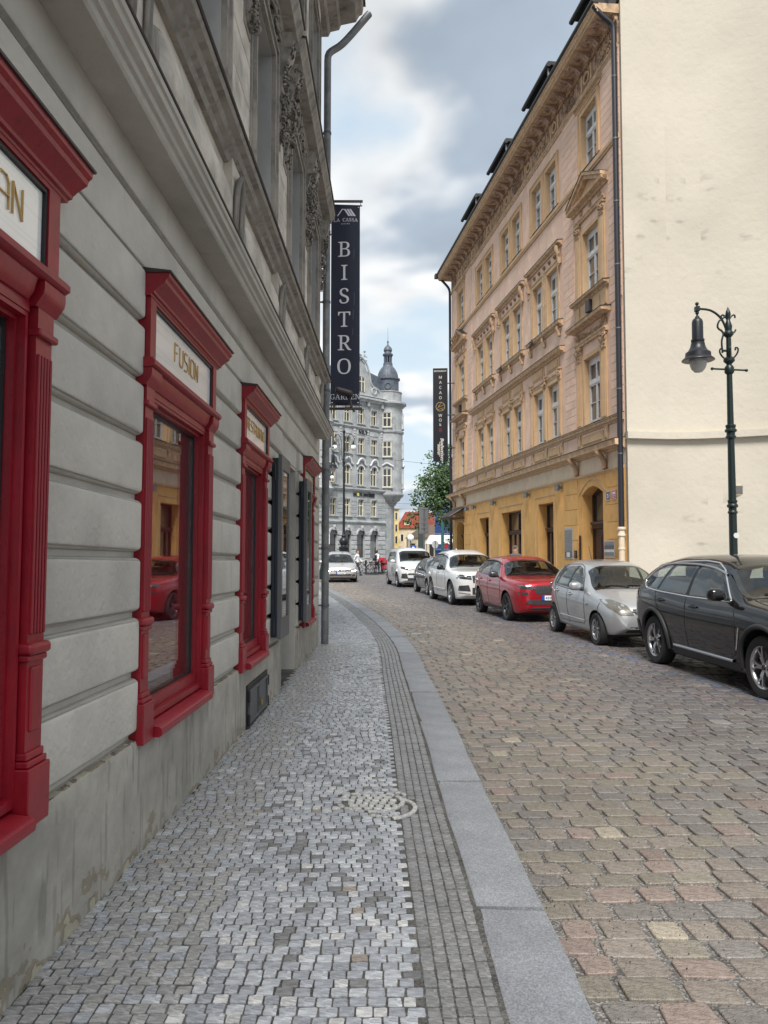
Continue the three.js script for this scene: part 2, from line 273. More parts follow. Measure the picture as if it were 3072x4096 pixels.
// white emblem set into the mosaic: a domed shape of white stones with a curl at its right
const EMB = { x: -0.085, z: -4.98 };
const embPieces = [];
{
  const P = (x, z, sx, sz, rot = 0) => embPieces.push({ x: EMB.x + x, z: EMB.z + z, sx, sz, rot });
  for (let j = 0; j < 6; j++) { const z = -0.15 + j * 0.052, hw = [0.10, 0.14, 0.15, 0.15, 0.14, 0.11][j]; let x = -hw; while (x < hw) { const w = rr(0.04, 0.065); P(x + w / 2 + rr(-0.004, 0.004), z + rr(-0.004, 0.004), w - 0.009, 0.040); x += w; } }
  for (let i = 0; i < 15; i++) { const a = -2.9 + i * 0.40; P(-0.0 + Math.cos(a) * 0.205, -0.02 + Math.sin(a) * 0.185, 0.034, 0.062, -a); }
  for (let i = 0; i < 9; i++) { const a = -0.9 + i * 0.26; P(0.09 + Math.cos(a) * 0.19, 0.09 + Math.sin(a) * 0.20, 0.032, 0.055, -a); }
  for (let i = 0; i < 6; i++) P(0.02 + i * 0.035, 0.235 + 0.014 * (i % 3), 0.034, 0.028, rr(-0.5, 0.5));
  for (const [x, z] of [[-0.2, -0.22], [-0.17, -0.25], [0.18, -0.2], [0.215, -0.17], [0.16, -0.24]]) P(x, z, 0.03, 0.045, rr(-0.6, 0.6));
}
{
  const list = [];
  const put = (x, z, sx, sz, rot, c, y = 0) => list.push({ x, y: 0.1 + y + rr(-0.003, 0.0025), z, sx, sz, rot, tx: rr(-0.035, 0.035), tz: rr(-0.035, 0.035), c, v: Math.floor(rnd() * 8) });
  const white = () => { const b = rr(0.64, 0.74); return [b, b * 0.985, b * 0.95]; };
  let a = 1.5, row = 0;
  while (a < KL - 14) {
    const { p, r, t } = kerbAt(a), dep = rr(0.051, 0.062), rot = Math.atan2(-r.z, r.x), far = p.z < -9;
    let w = 0.325, j = 0;
    const wallX = p.z > -13.6 ? leftWallX(p.z) + 0.015 : -1.5 - (-13.6 - p.z) * 0.9;
    const lay = (ww, wid, dp, c) => { const x = p.x - r.x * (ww + wid / 2), wob = 0.016 * Math.sin(x * 3 + a * 0.5) + 0.004 * Math.sin(x * 11 + a * 2.3), z = p.z - r.z * (ww + wid / 2) + t.z * wob; if (x < wallX || !(inView(x, 0.1, z, 1.12) || z > -2.6)) return; for (const e of embPieces) if (Math.abs(x - e.x) < (e.sx + wid) * 0.26 && Math.abs(z - e.z) < (e.sz + dp) * 0.26) return; put(x, z, wid - rr(0.002, 0.006), dp - rr(0.002, 0.006), rot + rr(-0.035, 0.035), c); };
    // dark border of four stones along the kerb
    for (let q = 0; q < 5; q++) { const b = rr(0.24, 0.34), bw = 0.053 + 0.006 * (vn(q * 3.1, a * 0.7) - 0.5); lay(w, bw, dep, [b, b * 0.99, b * 0.96]); w += bw; }
    w += (row % 2) * 0.03;
    while (w < 9) {
      const wid = rr(0.050, 0.076), x = p.x - r.x * (w + wid / 2), z = p.z; if (x < wallX) break;
      const toWall = x - wallX, h = rnd(), patch = fbm(x * 1.3 + 7, z * 0.8, 11, 3);
      let c; const mid = () => { const b = rr(0.40, 0.53); return [b * 0.96, b * 0.99, b * 1.04]; }, dk = () => { const b = rr(0.20, 0.30); return [b, b * 0.99, b * 0.97]; }, lt = () => { const b = rr(0.56, 0.66); return [b * 0.98, b, b * 1.02]; };
      if (toWall < 0.55 + 0.3 * (patch - 0.5)) c = h < 0.75 ? (() => { const b = rr(0.37, 0.48); return [b * 1.02, b, b * 0.96]; })() : h < 0.93 ? mid() : lt();
      else c = h < 0.36 ? mid() : h < 0.62 ? lt() : h < 0.70 + 0.5 * (patch - 0.5) ? white() : h < 0.79 ? dk() : mid();
      if (rnd() < 0.002) c = [0.40, 0.34, 0.28];
      lay(w, wid, dep, c); w += wid; j++;
    }
    a += dep; row++;
  }
  for (const e of embPieces) { const b = rr(0.56, 0.72); list.push({ x: e.x, y: 0.1045, z: e.z, sx: e.sx, sz: e.sz, rot: e.rot, tx: 0, tz: 0, c: [b, b * 0.98, b * 0.92], v: Math.floor(rnd() * 8) }); }
  layStones(list, mosVars, sidewalk, 'stone', 'far_stones', M.mosaic, 0.05);
}
// pavement and kerb in front of the yellow house and the plaster wall
{
  const pos = [], pt = (d, off, y) => { const x = 7.9 - 0.1357 * (d - 11.75); return V3(x, y, -d).addScaledVector(FNRM, off); };
  const sh = [], mk = (o0, o1, y0, y1, d0, d1) => { const a = pt(d0, o0, 0), b = pt(d0, o1, 0), c = pt(d1, o1, 0), d = pt(d1, o0, 0); const s = [[a.x, -a.z], [b.x, -b.z], [c.x, -c.z], [d.x, -d.z]]; const g = extr(s, y0, y1); g.rotateX(-Math.PI / 2); return g; };
  struct('far_sidewalk', [mk(-9, 1.32, -0.1, 0.115, -6, 44)], M.pavingGrey);
  const rk = new THREE.Group(); rk.name = numbered('far_kerb'); rk.userData = { kind: 'structure' }; scene.add(rk);
  let d = -6, i = 0; while (d < 44) { const l = rr(1.0, 1.5); obj(i ? 'kerb_stone_' + String(i).padStart(3, '0') : 'kerb_stone', mk(1.325, 1.6, -0.1, 0.125, d, d + l - 0.012), M.granite, rk); d += l; i++; }
}
// square beyond the end of the street: raised far pavement with a pale kerb
{
  const g = extr([[-40, 62], [60, 62], [60, 90], [-40, 90]], -0.1, 0.1); g.rotateX(-Math.PI / 2); struct('square_pavement', g, M.pavingGrey);
  const k = extr([[-40, 61.6], [60, 61.6], [60, 61.99], [-40, 61.99]], -0.1, 0.12); k.rotateX(-Math.PI / 2); struct('square_kerb', k, M.granite);
}
// ---------------------------------------------------------------- grey building on the left (local x = along the wall, y up, z = out of the wall)
const greyTint = mottle(2.4, 0.11, 41, 0.05);
M.greyPlaster = std({ color: lin(0.55, 0.515, 0.46), map: greyTint, bumpMap: reliefFine, bumpScale: 0.006, roughness: 0.85 });
M.greyPlaster2 = M.greyPlaster.clone(); M.greyPlaster2.color = lin(0.52, 0.49, 0.44);
M.greyRough = std({ color: lin(0.42, 0.415, 0.40), map: greyTint, bumpMap: reliefCoarse, bumpScale: 0.02, roughness: 0.9 });
M.upperPlaster = std({ color: lin(0.60, 0.545, 0.475), map: mottle(1.6, 0.30, 47, 0.14), bumpMap: reliefFine, bumpScale: 0.006, roughness: 0.85 });
M.stoneTrim = std({ color: lin(0.33, 0.30, 0.265), map: mottle(1.3, 0.30, 53, 0.14), bumpMap: reliefFine, bumpScale: 0.006, roughness: 0.85 });
M.revealGrey = std({ color: lin(0.44, 0.435, 0.425), roughness: 0.8, map: greyTint });
M.darkFlashing = std({ color: lin(0.06, 0.05, 0.05), roughness: 0.5, metalness: 0.4 });
M.red = phy({ map: tex(512, (u, v) => { const t = 0.90 + 0.16 * (fbm(u * 60, v * 5, 511, 4) - 0.5) + 0.14 * (fbm(u * 7, v * 7, 513, 4, 7) - 0.5) - 0.10 * sstep(0.74, 0.82, fbm(u * 30, v * 30, 517, 3, 30)); return [255 * t, 255 * t, 255 * t]; }, true, 0.8), color: lin(0.31, 0.0055, 0.017), roughness: 0.42, clearcoat: 0.15, clearcoatRoughness: 0.3, bumpMap: reliefFine, bumpScale: 0.0012 });
M.mirrorGlass = phy({ color: lin(0.035, 0.033, 0.03), roughness: 0.02, metalness: 0.0, ior: 1.9, clearcoat: 1, clearcoatRoughness: 0.01 });
M.blackTrim = std({ color: lin(0.012, 0.012, 0.013), roughness: 0.5 });
M.navy = std({ color: lin(0.012, 0.016, 0.026), roughness: 0.42 });
M.greyMetal = std({ color: lin(0.09, 0.095, 0.10), roughness: 0.45 });
M.zinc = std({ color: lin(0.20, 0.205, 0.21), roughness: 0.5, metalness: 0.35, map: mottle(0.7, 0.3, 61) });
M.gold = std({ color: lin(0.55, 0.37, 0.15), roughness: 0.35, metalness: 0.7 });

const LB = thing('grey_building', 'grey building with banded plaster ground floor and red shop windows', 'building', [-1.408, 0, 0]);
LB.rotation.order = 'YXZ'; LB.rotation.set(0, Math.PI / 2 - 0.0184, -0.010);
const LS0 = -3.0, LS1 = 13.75;
const courses = [0.77, 1.09, 1.41, 1.73, 2.04, 2.36, 2.68, 3.0, 3.32, 3.66, 4.0];
const lwin = [[1.47, 2.97], [4.10, 5.61], [6.68, 7.98], [11.05, 12.42]];
const lgap = [[-1.15, 0.35], ...lwin, [9.08, 10.62]].sort((a, b) => a[0] - b[0]);
const lwall = part('wall', LB);
{
  // body of the wall with openings for windows and door
  const solid = []; let s = LS0; for (const [a, b] of lgap) { solid.push(bx(s, a + 0.05, -0.4, 3.05, -0.5, -0.012)); s = b - 0.05; } solid.push(bx(s, LS1, -0.4, 3.05, -0.5, -0.012)); solid.push(bx(LS0, LS1, 3.051, 4.029, -0.5, -0.012));
  for (const [a, b] of lgap) if (b < 9 || a > 11) solid.push(bx(a + 0.051, b - 0.051, -0.4, 0.74, -0.5, -0.013));
  obj('backing', solid, M.greyPlaster2, lwall);
  // end wall of the building, round the corner
  obj('end_wall', [bx(LS1 - 0.5, LS1 - 0.01, -0.4, 13.0, -12, -0.51), bx(LS0, LS0 + 0.3, -0.4, 13, -12, -0.51), bx(LS0 + 0.31, LS1 - 0.51, -0.4, 13, -12, -11.7)], M.upperPlaster, lwall);
  // plaster blocks: one per course and pier, with rolled edges
  const roll = (y0, y1, z = 0.03, r = 0.028) => { const q = [[-0.012, y0 + 0.006]]; for (let i = 0; i <= 5; i++) { const a = i / 5 * Math.PI / 2; q.push([-0.012 + (z + 0.012) * Math.sin(a), y0 + 0.008 + r * (1 - Math.cos(a))]); } for (let i = 5; i >= 0; i--) { const a = i / 5 * Math.PI / 2; q.push([-0.012 + (z + 0.012) * Math.sin(a), y1 - 0.008 - r * (1 - Math.cos(a))]); } q.push([-0.012, y1 - 0.006]); return q; };
  const piers = []; s = LS0; for (const [a, b] of lgap) { piers.push([s, a]); s = b; } piers.push([s, 13.3]);
  let nb = 0;
  const block = (a, b, y0, y1) => { if (b - a < 0.05) return; const pr = roll(y0 + 0.008, y1 - 0.008); const n = Math.max(1, Math.round((b - a) / 0.5)); let g = sweepX(pr, a + 0.012, b - 0.012, 0.7); obj(nb ? 'block_' + String(nb).padStart(3, '0') : 'block', g, nb % 3 ? M.greyPlaster : M.greyPlaster2, lwall); nb++; };
  piers.forEach(([a, b], i) => { for (let c = 0; c < 8; c++) if (!(c === 7 && 0)) block(a, b, courses[c], courses[c + 1]); });
  block(LS0, 13.3, 3.32, 3.66); 
  const top = [[-0.01, 3.672], [0.0, 3.672], [0.02, 3.69], [0.028, 3.72], [0.028, 3.90], [-0.01, 3.90]];
  obj('top_band', sweepX(top, LS0, 13.3), M.greyPlaster, lwall);
  // plinth, plain plaster, peeling at the foot
  const flake = tex(1024, (u, v) => {
    const x = u * 4, y = v * 1; // 4 m x 1 m
    const n = fbm(u * 44, v * 14, 71, 6), m = fbm(u * 16, v * 4, 73, 4), e = n * 0.75 + m * 0.45 - y * 1.75;
    const pl = 0.88 + 0.22 * (fbm(u * 30, v * 8, 75, 4) - 0.5), drip = sstep(0.62, 0.75, fbm(u * 90, v * 3, 77, 3)) * 0.10 * (y > 0.1 ? 1 : 0);
    let c = [240 * (pl - drip), 239 * (pl - drip), 235 * (pl - drip)];
    if (e > 0.40 && n > 0.52) c = [250 * pl, 245 * pl, 226 * pl]; else if (e > 0.40 && n > 0.47) c = [178 * pl, 170 * pl, 155 * pl]; else if (e > 0.26) c = [214 * pl, 206 * pl, 190 * pl];
    return c;
  }, true, 1);
  flake.repeat.set(1 / 4, 1);
  const flakeB = tex(1024, (u, v) => { const y = v, n = fbm(u * 44, v * 14, 71, 6), m = fbm(u * 16, v * 4, 73, 4), e = n * 0.75 + m * 0.45 - y * 1.75; return (e > 0.40 && n > 0.47 ? (n > 0.52 ? 0.25 : 0.0) : 0.75) + 0.25 * fbm(u * 160, v * 40, 79, 3); }, false, 1); flakeB.repeat.set(1 / 4, 1);
  M.plinth = std({ color: lin(0.50, 0.47, 0.42), map: flake, bumpMap: flakeB, bumpScale: 0.012, roughness: 0.9 });
  const pp = [[-0.012, -0.3], [0.034, -0.3], [0.034, 0.72], [0.026, 0.745], [-0.012, 0.757]];
  obj('plinth', [sweepX(pp, LS0, 9.08), sweepX(pp, 10.62, 13.3)], M.plinth, lwall);
}
// door recess
{
  const d = part('door_recess', LB);
  obj('side', [bx(8.98, 9.10, 0, 3.3, -1.1, -0.02), bx(10.60, 10.72, 0, 3.3, -1.1, -0.02)], M.greyPlaster, d);
  obj('soffit', bx(9.101, 10.599, 3.0, 3.3, -1.1, -0.02), M.greyPlaster, d);
  obj('door', [bx(9.101, 10.599, 0, 3.0, -1.15, -1.08), rbx(9.2, 9.82, 0.3, 2.9, -1.08, -1.05), rbx(9.88, 10.5, 0.3, 2.9, -1.08, -1.05)], M.navy, d);
  obj('step', bx(9.101, 10.599, -0.1, 0.17, -1.08, 0.0), M.granite, d);
}
// red shopfronts
function signTex(txt) { return canvas(512, 128, (c, w, h) => { c.fillStyle = '#f4f3ee'; c.fillRect(0, 0, w, h); for (let i = 0; i < 7; i++) { c.strokeStyle = `rgba(150,165,170,${0.05 + 0.05 * rnd()})`; c.lineWidth = 6; c.beginPath(); const y = rnd() * h; c.moveTo(0, y); c.bezierCurveTo(w * .3, y + 30 * (rnd() - .5), w * .6, y + 40 * (rnd() - .5), w, y + 50 * (rnd() - .5)); c.stroke(); } }); }
M.signBoard = phy({ map: signTex(), roughness: 0.22, clearcoat: 1, clearcoatRoughness: 0.05 });
// thin rounded letters of drawn strokes on a 1 x 1.5 cell
const STROKES = { F: [[[0, 0], [0, 1.5], [.9, 1.5]], [[0, .8], [.75, .8]]], U: [[[0, 1.5], [0, .25], [.2, 0], [.75, 0], [.95, .25], [.95, 1.5]]], S: [[[.95, 1.5], [.2, 1.5], [0, 1.3], [0, 1.0], [.2, .8], [.75, .75], [.95, .55], [.95, .2], [.75, 0], [0, 0]]], I: [[[.1, 0], [.1, 1.5]]], O: [[[.2, 0], [0, .2], [0, 1.3], [.2, 1.5], [.8, 1.5], [1, 1.3], [1, .2], [.8, 0], [.2, 0]]], N: [[[0, 0], [0, 1.5], [.9, 0], [.9, 1.5]]], R: [[[0, 0], [0, 1.5], [.75, 1.5], [.95, 1.3], [.95, .95], [.75, .75], [0, .75]], [[.45, .75], [.95, 0]]], E: [[[.9, 1.5], [.1, 1.5], [0, 1.3], [0, .2], [.1, 0], [.9, 0]], [[0, .78], [.75, .78]]], T: [[[0, 1.5], [1, 1.5]], [[.5, 1.5], [.5, 0]]], A: [[[0, 0], [0, 1.2], [.25, 1.5], [.75, 1.5], [1, 1.2], [1, 0]], [[0, .6], [1, .6]]], B: [[[0, 0], [0, 1.5], [.7, 1.5], [.9, 1.3], [.9, 1], [.7, .8], [0, .8]], [[.7, .8], [.95, .6], [.95, .2], [.7, 0], [0, 0]]] };
function lettering(txt, x, y, z, h, gap = 0.35, r = 0.09) { const k = h / 1.5, gs = []; let cx = 0; for (const ch of txt) { const wd = ch === 'I' ? 0.2 : 1; for (const st of STROKES[ch] || []) for (let i = 0; i + 1 < st.length; i++) { const [x0, y0] = st[i], [x1, y1] = st[i + 1], l = Math.hypot(x1 - x0, y1 - y0), g = new THREE.BoxGeometry(l + 2 * r * 0.8, 2 * r, 0.16); g.rotateZ(Math.atan2(y1 - y0, x1 - x0)); g.translate(cx + (x0 + x1) / 2, (y0 + y1) / 2, 0.08); gs.push(g); } cx += wd + gap; } const g = merge(gs); g.translate(-(cx - gap) / 2, -0.75, 0); g.scale(k, k, k * 0.6); g.translate(x, y, z); return g; }
function shopfront(a, b, word, shift = 0.03) {
  const p = part('shop_window', LB), cx = (a + b) / 2, pw = 0.15;
  const pil = (x0) => {
    const P = part('pilaster', p); const x1 = x0 + pw - 0.02;
    const flutes = []; for (let i = 0; i <= 4; i++) flutes.push(rbx(x0 + 0.010 + i * 0.024, x0 + 0.023 + i * 0.024, 1.42, 2.48, 0.03, 0.05, 0.006, 1));
    obj('shaft', [bx(x0, x1, 0.99, 2.56, -0.08, 0.038), ...flutes, rbx(x0 + 0.025, x1 - 0.025, 1.06, 1.30, 0.02, 0.048, 0.008)], M.red, P);
    obj('ring', [rbx(x0 - 0.016, x1 + 0.016, 1.345, 1.39, -0.05, 0.066, 0.018, 3), rbx(x0 - 0.008, x1 + 0.008, 1.32, 1.345, -0.05, 0.052, 0.008)], M.red, P);
    obj('base', [rbx(x0 - 0.02, x1 + 0.02, 0.72, 0.935, -0.08, 0.068, 0.006), rbx(x0 - 0.012, x1 + 0.012, 0.936, 0.96, -0.08, 0.058, 0.006), rbx(x0 - 0.005, x1 + 0.005, 0.961, 0.989, -0.08, 0.049, 0.006)], M.red, P);
    obj('capital', [rbx(x0 - 0.012, x1 + 0.012, 2.545, 2.575, -0.05, 0.062, 0.01, 3), bx(x0, x1, 2.576, 2.655, -0.05, 0.044), sweepX([[-0.05, 2.656], [0.045, 2.656], [0.06, 2.68], [0.074, 2.70], [0.078, 2.72], [0.078, 2.75], [-0.05, 2.75]], x0 - 0.025, x1 + 0.025)], M.red, P);
  };
  pil(a); pil(b - pw + 0.02);
  obj('ledge', sweepX([[-0.1, 2.752], [0.07, 2.752], [0.094, 2.768], [0.094, 2.79], [0.08, 2.805], [-0.1, 2.81]], a - 0.03, b + 0.03), M.red, p);
  obj('architrave', [bx(a + pw, b - pw, 2.63, 2.751, -0.08, 0.02), sweepX([[0.02, 2.67], [0.03, 2.67], [0.05, 2.70], [0.062, 2.75], [0.02, 2.75]], a + pw + 0.03, b - pw - 0.03)], M.red, p);
  const sb = part('sign', p);
  { const g = plain(bx(a + 0.11, b - 0.11, 2.838, 3.112, -0.05, 0.036)); mesh('board', g, M.signBoard, sb); }
  obj('board_frame', [bx(a + 0.095, a + 0.109, 2.811, 3.13, -0.05, 0.05), bx(b - 0.109, b - 0.095, 2.811, 3.13, -0.05, 0.05), bx(a + 0.109, b - 0.109, 2.811, 2.837, -0.05, 0.04), bx(a + 0.109, b - 0.109, 3.113, 3.13, -0.05, 0.05)], M.blackTrim, sb);
  if (word) obj('lettering', lettering(word, cx + shift, 2.985, 0.037, word.length > 8 ? 0.105 : 0.115, word.length > 8 ? 0.30 : 0.38, 0.03), M.gold, sb);
  obj('frieze', [bx(a, a + 0.094, 2.811, 3.15, -0.1, 0.058), bx(b - 0.094, b, 2.811, 3.15, -0.1, 0.058), bx(a + 0.095, b - 0.095, 3.131, 3.15, -0.1, 0.058)], M.red, p);
  const cor = [[-0.1, 3.152], [0.06, 3.152], [0.064, 3.162], [0.078, 3.166], [0.082, 3.178], [0.10, 3.195], [0.125, 3.212], [0.14, 3.222], [0.145, 3.24], [0.16, 3.254], [0.162, 3.276], [-0.1, 3.276]];
  obj('cornice', [sweepX(cor, a - 0.02, b + 0.06, 0.35)], M.red, p);
  obj('flashing', sweepX([[-0.02, 3.277], [0.172, 3.277], [0.174, 3.286], [0.02, 3.305], [-0.02, 3.305]], a - 0.03, b + 0.07), M.darkFlashing, p);
  obj('sill', [sweepX([[-0.10, 0.722], [0.092, 0.722], [0.105, 0.73], [0.109, 0.75], [0.105, 0.768], [0.092, 0.778], [-0.10, 0.80]], a + pw + 0.021, b - pw - 0.021)], M.red, p);
  const f = part('frame', p), ia = a + pw, ib = b - pw;
  const ringFrame = (m0, m1, z0, z1, y0, y1, bot = 1) => [bx(ia + m0, ia + m1, y0, y1, z0, z1), bx(ib - m1, ib - m0, y0, y1, z0, z1), bx(ia + m1, ib - m1, y1 - (m1 - m0), y1, z0, z1), bx(ia + m1, ib - m1, y0, y0 + (m1 - m0) * bot, z0, z1)];
  obj('outer_frame', ringFrame(0.0, 0.018, -0.10, 0.015, 0.801, 2.629, 2), M.red, f);
  obj('casement', [...ringFrame(0.019, 0.036, -0.10, -0.018, 0.838, 2.610, 4)], M.red, f);
  obj('sealing', ringFrame(0.037, 0.045, -0.10, -0.048, 0.907, 2.592), M.blackTrim, f);
  mesh('pane', plain(bx(ia + 0.046, ib - 0.046, 0.916, 2.583, -0.07, -0.06)), M.shopGlass, p);
  const inr = part('interior', p);
  obj('room', [bx(ia - 0.4, ib + 0.4, 0.2, 3.0, -5.0, -4.95), bx(ia - 0.45, ia - 0.4, 0.2, 3.0, -4.95, -0.14), bx(ib + 0.4, ib + 0.45, 0.2, 3.0, -4.95, -0.14), bx(ia - 0.4, ib + 0.4, 3.0, 3.02, -4.95, -0.14), bx(ia - 0.4, ib + 0.4, 0.18, 0.2, -4.95, -0.51)], M.roomWood, inr);
  for (const g of [bx(ib - 0.05, ib + 0.09, 0.83, 2.69, -0.40, -0.13), bx(ia - 0.09, ia + 0.05, 0.83, 2.69, -0.40, -0.13)]) obj('jamb', g, M.red, inr);
  obj('curtain', rbx(ib - 0.09, ib - 0.03, 0.83, 2.68, -0.62, -0.41, 0.02), std({ color: lin(0.16, 0.14, 0.12), roughness: 0.9 }), inr);
  return p;
}
M.shopGlass = phy({ color: 0xffffff, transmission: 1, thickness: 0, ior: 2.1, roughness: 0.0, specularIntensity: 1 });
M.roomWood = std({ color: lin(0.20, 0.15, 0.11), roughness: 0.9 });
shopfront(-1.15, 0.35, ''); shopfront(...lwin[0], 'ASIAN', 0.27); shopfront(...lwin[1], 'FUSION'); shopfront(...lwin[2], 'RESTAURANT', 0);
{ // last shopfront has a drawn emblem instead of a word
  const p = shopfront(...lwin[3], ''); const cx = (lwin[3][0] + lwin[3][1]) / 2, sb = p.children.find(c => c.name === 'sign');
  obj('emblem', [0, 1, 2, 3, 4].map(i => tube([[cx - 0.25 + i * 0.11, 2.91, 0.04], [cx - 0.2 + i * 0.11, 3.01, 0.04], [cx - 0.13 + i * 0.11, 2.94 + (i % 2) * 0.05, 0.04], [cx - 0.1 + i * 0.11, 3.04, 0.04]], 0.006, 8, 5)), M.gold, sb);
}
{ // gold lantern frame standing in the third window
  const t = thing('gold_lantern', 'gold wire lantern standing inside the restaurant window', 'lantern'); t.position.copy(LB.position); t.rotation.copy(LB.rotation);
  const cx = 6.70 + 0.50, gs = []; for (let i = 0; i < 6; i++) { const a = i / 6 * 6.283; gs.push(tube([[cx + 0.05 * Math.cos(a), 0.86, -0.3 + 0.05 * Math.sin(a)], [cx + 0.12 * Math.cos(a), 1.05, -0.3 + 0.12 * Math.sin(a)], [cx + 0.12 * Math.cos(a), 1.4, -0.3 + 0.12 * Math.sin(a)], [cx + 0.06 * Math.cos(a), 1.6, -0.3 + 0.06 * Math.sin(a)]], 0.006, 8, 5)); }
  obj('frame', gs, M.gold, t); obj('hoop', [0.95, 1.1, 1.25, 1.4, 1.55].map(y => { const g = tori(0.115 - (y > 1.5 ? 0.03 : 0), 0.005, 18, 5); g.rotateX(Math.PI / 2); g.translate(cx, y, -0.3); return g; }), M.gold, t);
}
// folding shutters beside the door: glazed leaf outside, navy leaf behind
for (const [a, b, ti] of [[8.30, 8.96, 0], [10.60, 11.22, 0]]) {
  const p = part('shutter', LB);
  obj('back_leaf', [rbx(a, b, 0.86, 2.86, 0.036, 0.068, 0.004), rbx(a, b, 0.86, 2.86, 0.071, 0.10, 0.004)], M.navy, p);
  obj('front_leaf', [bx(a, a + 0.10, 0.84, 2.9, 0.102, 0.142), bx(b - 0.10, b, 0.84, 2.9, 0.102, 0.142), bx(a + 0.1, b - 0.1, 0.84, 1.06, 0.102, 0.142), bx(a + 0.1, b - 0.1, 2.74, 2.9, 0.102, 0.142)], M.greyMetal, p);
  mesh('pane', plain(bx(a + 0.1, b - 0.1, 1.06, 2.74, 0.104, 0.128)), M.mirrorGlass, p);
  for (const y of [0.98, 2.7]) obj('hinge', rod([a - 0.012, y - 0.09, 0.07], [a - 0.012, y + 0.09, 0.07], 0.012), M.navy, p);
}
{ // hatch with two small doors and a padlock near the pavement
  const p = part('cellar_hatch', LB);
  obj('frame', [bx(6.98, 7.02, 0.17, 0.56, 0.03, 0.05), bx(7.98, 8.02, 0.17, 0.56, 0.03, 0.05), bx(7.02, 7.98, 0.52, 0.56, 0.03, 0.05), bx(7.02, 7.98, 0.17, 0.21, 0.03, 0.05)], M.blackTrim, p);
  for (const [a, b] of [[7.025, 7.49], [7.51, 7.975]]) { obj('leaf', [bx(a + 0.03, b - 0.03, 0.24, 0.49, 0.03, 0.054), bx(a, a + 0.03, 0.212, 0.518, 0.03, 0.066), bx(b - 0.03, b, 0.212, 0.518, 0.03, 0.066), bx(a + 0.03, b - 0.03, 0.49, 0.518, 0.03, 0.066), bx(a + 0.03, b - 0.03, 0.212, 0.24, 0.03, 0.066)], M.greyMetal, p); }
  for (const x of [7.0, 8.0]) for (const y of [0.25, 0.46]) obj('hinge', rod([x, y - 0.05, 0.06], [x, y + 0.05, 0.06], 0.014), M.blackTrim, p);
  obj('padlock', [rbx(7.50, 7.55, 0.29, 0.34, 0.068, 0.09, 0.006), tube([[7.51, 0.34, 0.078], [7.51, 0.372, 0.078], [7.54, 0.372, 0.078], [7.54, 0.34, 0.078]], 0.005, 10, 6)], std({ color: lin(0.35, 0.24, 0.09), roughness: 0.35, metalness: 0.8 }), p);
}
// first cornice, bolster zone, upper ledge
{
  const c = [[-0.05, 3.901], [0.03, 3.901], [0.21, 3.875], [0.222, 3.885], [0.23, 3.91], [0.248, 3.915], [0.255, 3.94], [0.285, 3.95], [0.29, 3.98], [0.303, 3.985], [0.308, 4.01], [0.27, 4.02], [-0.05, 4.05]];
  obj('cornice', sweepX(c, LS0, 12.95, 0.35), M.greyPlaster2, LB);
  obj('cornice_flashing', sweepX([[0.1, 4.038], [0.313, 4.014], [0.318, 4.021], [0.1, 4.05]], LS0, 12.97), M.darkFlashing, LB);
  const zone = part('bolster_zone', LB);
  obj('backing', bx(LS0, 13.4, 4.03, 4.95, -0.45, 0.03), M.upperPlaster, zone);
  const bol = [[-0.8, 1.05], [1.55, 3.4], [3.92, 5.75], [6.3, 8.05], [8.6, 10.3], [10.9, 12.4]];
  for (const [a, b] of bol) { // long rounded cushion
    const pr = []; for (let i = 0; i <= 12; i++) { const t = i / 12 * Math.PI; pr.push([0.03 + 0.13 * Math.sin(t), 4.42 - 0.26 * Math.cos(t)]); }
    const g = sweepX(pr, a + 0.15, b - 0.15, 0.9); const e0 = new THREE.SphereGeometry(1, 16, 12); e0.scale(0.15, 0.26, 0.13); const e1 = e0.clone(); e0.translate(a + 0.15, 4.42, 0.03); e1.translate(b - 0.15, 4.42, 0.03);
    obj('bolster', [g, e0, e1], M.upperPlaster, zone);
  }
  for (let i = 0; i < bol.length; i++) { const x = (bol[i][1] + (bol[i + 1]?.[0] ?? 13.0)) / 2; const b = part('console', zone);
    obj('body', [bx(x - 0.16, x + 0.16, 4.03, 4.93, 0.03, 0.10)], M.upperPlaster, b);
    obj('scroll', [tube([[x - 0.09, 4.2, 0.1], [x - 0.11, 4.45, 0.12], [x - 0.09, 4.7, 0.13], [x, 4.84, 0.14], [x + 0.09, 4.7, 0.13], [x + 0.11, 4.45, 0.12], [x + 0.09, 4.2, 0.1]], 0.026, 20, 7)], M.stoneTrim, b); }
  const ldg = [[-0.05, 4.951], [0.07, 4.951], [0.09, 4.99], [0.13, 5.01], [0.15, 5.05], [0.20, 5.065], [0.215, 5.10], [-0.05, 5.13]];
  obj('ledge', sweepX(ldg, LS0, 13.5, 0.35), M.stoneTrim, LB);
  obj('ledge_flashing', sweepX([[0.02, 5.125], [0.225, 5.102], [0.235, 5.112], [0.02, 5.142]], LS0, 13.52), M.darkFlashing, LB);
}
